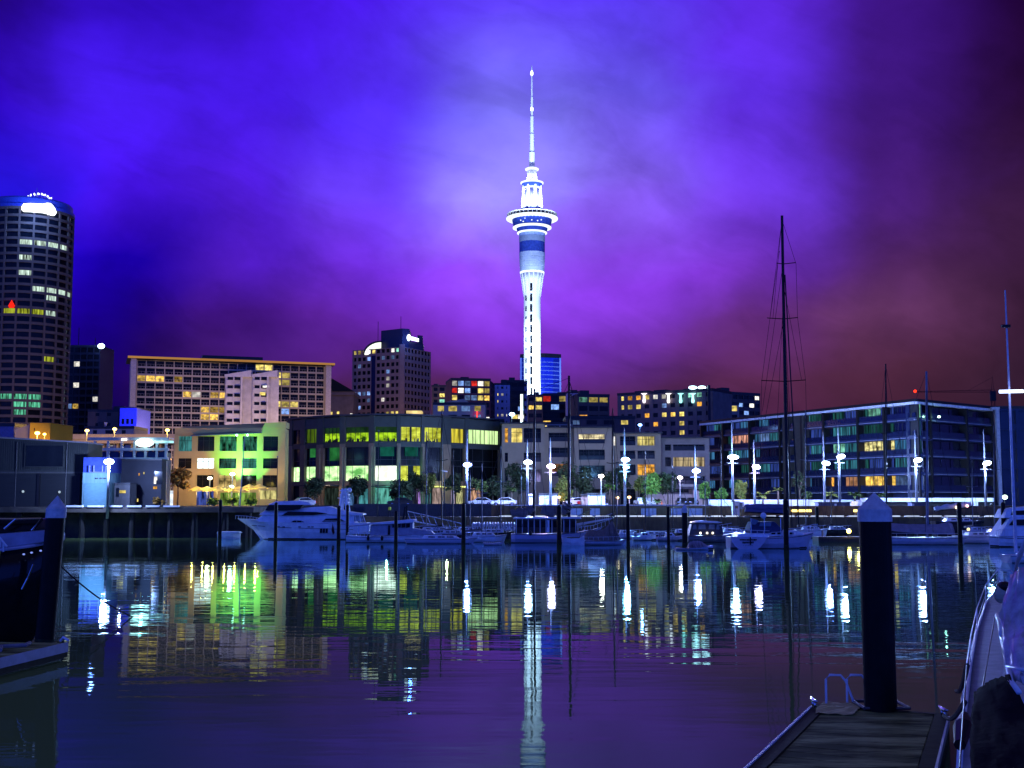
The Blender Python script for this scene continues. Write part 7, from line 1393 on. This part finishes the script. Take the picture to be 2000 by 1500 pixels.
hp = G(118, 1252, PZ2); MB().tube([hp, hp + Vector((.10, -.05, .12)), hp + Vector((.32, -.2, .04))], .04, 6).build('cleat', GEL, pl_); MB().tube([A.lerp(B, .55) + nrm * .8 + Vector((0, 0, .05)), A.lerp(B, .66) + nrm * 1.1 + Vector((0, 0, .09)), A.lerp(B, .78) + nrm * .7 + Vector((0, 0, .06)), A.lerp(B, .9) + nrm * .9 + Vector((0, 0, .05))], .06, 6).build('rope', mat('grey_rope', (.25, .22, .22), .9), pl_)
# mooring line dipping into the water
ml = MB(); P0 = Vector((X(104, 46, 1090), 46, Z(1092, 46))); P1 = G(262, 1207, -.05); mid = [P0.lerp(P1, k / 10) - Vector((0, 0, 1.0 * math.sin(PI * k / 10) * .22)) for k in range(11)]; ml.tube(mid, .03, 5); tag(ml.build('mooring_line', mat('dark_rope', (.03, .028, .03), .9)), 'dark mooring line dipping into the water right of the left pile', 'rope')

# left foreground motor boat (bow behind the left pile)
Y = 40.0; BEAM = 1.5
lb = thing('motor_boat', 'dark hulled motor launch with rails cut off by the left edge', 'motor boat', (X(20, Y), Y + 1.5, 0)); DH = mat('glossy_black_hull', (.010, .010, .012), .10)
mbh = MB(); rings = []
for px, sy, hb, ky, kf in ((-160, 1082, 1.45, -.4, .7), (-60, 1078, 1.5, -.4, .7), (0, 1076, 1.42, -.3, .6), (30, 1072, 1.2, -.2, .45), (55, 1068, .85, .2, .28), (72, 1064, .42, .9, .14), (84, 1061, .05, 1.75, .02)):
    x = X(px, Y); zs = Z(sy, Y); yc = Y + 1.5; rings.append([(x, yc - hb, zs), (x, yc - hb * .96, zs - (zs - ky) * .35), (x - .1, yc - hb * kf, ky + (zs - ky) * .25), (x - .25, yc - .03, ky), (x - .25, yc + .03, ky), (x - .1, yc + hb * kf, ky + (zs - ky) * .25), (x, yc + hb * .96, zs - (zs - ky) * .35), (x, yc + hb, zs)])
mbh.loft(rings, closed=True); lh = mbh.build('hull', DH, lb, True)
gw = MB(); gw.tube([Vector(r_[0]) + Vector((0, -.02, .02)) for r_ in rings], .055, 6); gw.build('gunwale', mat('blue_white_trim', (.5, .5, .62), .3), lh)
slab(lb, 'deckhouse', mat('grey_blue_deck', (.32, .33, .42), .45), Y, [(-150, 1078), (-150, 1050), (-20, 1044), (30, 1040), (74, 1036), (80, 1046), (78, 1060), (30, 1068), (0, 1073)], .5, 2.5, .2)
slab(lb, 'windscreen', DGLASS, Y, [(-100, 1043), (-60, 1016), (40, 1013), (66, 1014), (50, 1037), (-20, 1043)], .7, 2.3, .2); wf = MB()
wf.tube([(X(-60, Y), Y + .62, Z(1014, Y)), (X(18, Y), Y + .62, Z(1014.5, Y)), (X(66, Y), Y + .62, Z(1013, Y)), (X(50, Y), Y + .62, Z(1037, Y))], .04, 6); wf.tube([(X(18, Y), Y + .6, Z(1014.5, Y)), (X(-4, Y), Y + .6, Z(1034, Y))], .04, 6); wf.build('frame', STEEL, lb)
rail(lb, Y, [(-60, 1052), (2, 1051), (16, 1068)], .05, 2, r=.04, drop=.3)
for px in (46, 57, 70): MB().ball((X(px, Y), Y + .18 + (px - 46) * .016, Z(1083 - (px - 46) * .25, Y)), .045, .03, .03).build('porthole_light', emat('dim_blue_porthole', (.25, .35, 1), 1.0), lb)
MB().tube([(X(6, Y), Y - .05, Z(1076, Y)), (X(2, Y), Y - .1, Z(1110, Y)), (X(-6, Y), Y - .1, Z(1140, Y))], .02, 5).build('mooring_rope', mat('yellow_rope', (.5, .42, .05), .8), lb)
ch = MB(); ch.tube([G(70, 1104, 2.9) * 0 + Vector((X(70, 39), 39, Z(1102, 39))), Vector((X(55, 39), 39.2, Z(1130, 39))), Vector((X(42, 39), 39.3, Z(1152, 39)))], .03, 5); ch.build('anchor_chain', STEEL, lb)

# right foreground sailing yacht, bow away from the camera
rs = thing('sailing_yacht', 'white sailing yacht with steel rails and dark navy cover at lower right corner', 'sailing yacht', (4.6, 13, 0))
GY = mat('lilac_gelcoat', (.46, .46, .50), .75, var=.25, scale=3, spec=.08)
def P3(px, py, Y): return W(px, py, Y)
edge_pts = [(G(1872, 1560, 1.15).y, 0)]
st = []
for px, py, z, hb in ((1868, 1640, 1.15, 1.5), (1876, 1480, 1.15, 1.55), (1884, 1400, 1.18, 1.5), (1896, 1300, 1.25, 1.35), (1908, 1235, 1.33, 1.1), (1925, 1180, 1.42, .65), (1950, 1150, 1.5, .06)):
    p = G(px, py, z); st.append((p, hb))
mb = MB(); rings = []
for p, hb in st:
    xc = p.x + hb; rings.append([(p.x, p.y, p.z), (p.x + .06, p.y, p.z * .5), (p.x + hb * .25, p.y, 0), (xc - .02, p.y, -.4), (xc + .02, p.y, -.4), (xc + hb * .75, p.y, 0), (xc + hb, p.y, p.z * .5), (xc + hb, p.y, p.z)])
mb.loft(rings, closed=True); ho = mb.build('hull', GY, rs, True)
tr_ = MB(); tr_.tube([p + Vector((0, 0, .04)) for p, _ in st], .035, 6); tr_.build('toe_rail', RAILM, ho)
# guard rail: two wires, stanchions and the pulpit hoop
gr = MB(); top = [p + Vector((.02, 0, .62)) for p, _ in st]; midw = [p + Vector((.02, 0, .33)) for p, _ in st]
gr.tube(top[:-1], .014, 6); gr.tube(midw[:-1], .008, 5)
for i in range(len(st) - 1):
    gr.tube([st[i][0], top[i]], .014, 6); 
pb_ = st[-2][0]; pe = st[-1][0]; gr.tube([top[-2], top[-2].lerp(pe + Vector((0, 0, .72)), .6), pe + Vector((.1, .25, .70)), pe + Vector((.55, .1, .68)), pb_ + Vector((1.25, 0, .62))], .018, 7); gr.tube([pe + Vector((.1, .2, .7)), pe + Vector((.1, 0, 0))], .016, 6); gr.tube([midw[-2], pe + Vector((.1, .15, .36)), pb_ + Vector((1.2, 0, .33))], .014, 6); gr.build('guard_rail', RAILM, rs, True)
# coachroof, windscreen frame and mast base
c0, c1 = G(1945, 1420, 1.2), G(1965, 1230, 1.35)
cr_ = MB(); cr_.hexa([(c0.x, c0.y, 1.15), (c0.x + 1.6, c0.y, 1.15), (c1.x + 1.0, c1.y, 1.3), (c1.x, c1.y, 1.3), (c0.x + .14, c0.y + .1, 1.62), (c0.x + 1.4, c0.y + .1, 1.62), (c1.x + .85, c1.y - .5, 1.55), (c1.x + .1, c1.y - .5, 1.55)]); cr_.build('coachroof', GY, rs, bevel=.06)
ss = MB(); p0 = P3(1990, 1090, 14.5); p1 = P3(1962, 1190, 15.5); p2 = P3(1956, 1240, 14); p3_ = P3(1974, 1330, 12.5); ss.tube([P3(2010, 1040, 13.5), p0, p1, p2], .03, 6); ss.tube([P3(1948, 1200, 16), P3(1960, 1260, 14), p3_, P3(1990, 1352, 12)], .028, 7); ss.tube([P3(1958, 1230, 14.2), P3(2010, 1238, 13.5)], .018, 6); ss.tube([P3(1966, 1302, 13), P3(2010, 1310, 12.5)], .018, 6); ss.build('steel_frame', RAILM, rs, True)
# glossy light spray hood with folds
def cloth(name, rows, m, thick=.012, seed=1, wob=.012):
    q = random.Random(seed); nU, nV = 14, 14; g = []
    for i in range(nV + 1):
        f = i / nV * (len(rows) - 1); r0_, r1_ = rows[int(f)], rows[min(int(f) + 1, len(rows) - 1)]; k = f % 1; row = []
        for j in range(nU + 1):
            h = j / nU * (len(r0_) - 1); a = r0_[int(h)].lerp(r0_[min(int(h) + 1, len(r0_) - 1)], h % 1); b = r1_[int(h)].lerp(r1_[min(int(h) + 1, len(r1_) - 1)], h % 1); row.append(a.lerp(b, k) + Vector((q.uniform(-1, 1), q.uniform(-1, 1), q.uniform(-1, 1))) * wob)
        g.append(row)
    mb_ = MB(); mb_.loft(g, caps=False); o = mb_.build(name, m, rs, True); sd_ = o.modifiers.new('thickness', 'SOLIDIFY'); sd_.thickness = thick; return o
cloth('navy_cover', [[P3(1903, 1350, 13.2), P3(1935, 1330, 13.0), P3(1970, 1316, 12.6)], [P3(1897, 1400, 11.8), P3(1945, 1395, 11.6), P3(2015, 1400, 11.4)], [P3(1894, 1450, 10.6), P3(1950, 1450, 10.4), P3(2020, 1450, 10.2)], [P3(1895, 1520, 9.4), P3(1950, 1520, 9.3), P3(2030, 1520, 9.2)]], NAVY, .015, 3, .014)
cloth('spray_hood', [[P3(1975, 1120, 14.5), P3(1992, 1110, 14.2), P3(2020, 1100, 14)], [P3(1952, 1200, 14.0), P3(1985, 1215, 13.7), P3(2020, 1215, 13.4)], [P3(1957, 1260, 13.4), P3(1985, 1270, 13.0), P3(2020, 1275, 12.8)], [P3(1966, 1325, 12.8), P3(1995, 1335, 12.5), P3(2025, 1345, 12.3)]], mat('pale_vinyl', (.56, .57, .62), .2, var=.4, scale=6), .01, 8, .02)
MB().ball(P3(1962, 1146, 16), .10, .12, .07).build('outboard_cowl', BLACK, rs); MB().ball(P3(1954, 1160, 16), .09, .09, .12).build('lifebuoy_light', mat('cream_plastic', (.5, .45, .3), .5), rs)
for a, b in ((G(1843, 1398, .6), P3(1884, 1372, 14.5)), (P3(1868, 1350, 22), P3(1889, 1300, 15.5))):
    k = [a.lerp(b, i / 8) - Vector((0, 0, .12 * math.sin(PI * i / 8))) for i in range(9)]; MB().tube(k, .035, 6).build('mooring_rope', mat('dark_rope', 0), rs)
fe = MB(); fe.tube([P3(1884, 1398, 13.3), P3(1881, 1420, 13.0), P3(1875, 1455, 12.6)], [.05, .10, .06], 8); fe.build('fender', BLACK, rs)
# lines running from the deck edge aft
rg = MB(); rg.tube([P3(1944, 1200, 16), P3(1920, 1340, 13)], .008, 4); rg.tube([P3(1888, 1300, 15), P3(1874, 1500, 11)], .01, 4); rg.build('rigging', BLACK, rs)
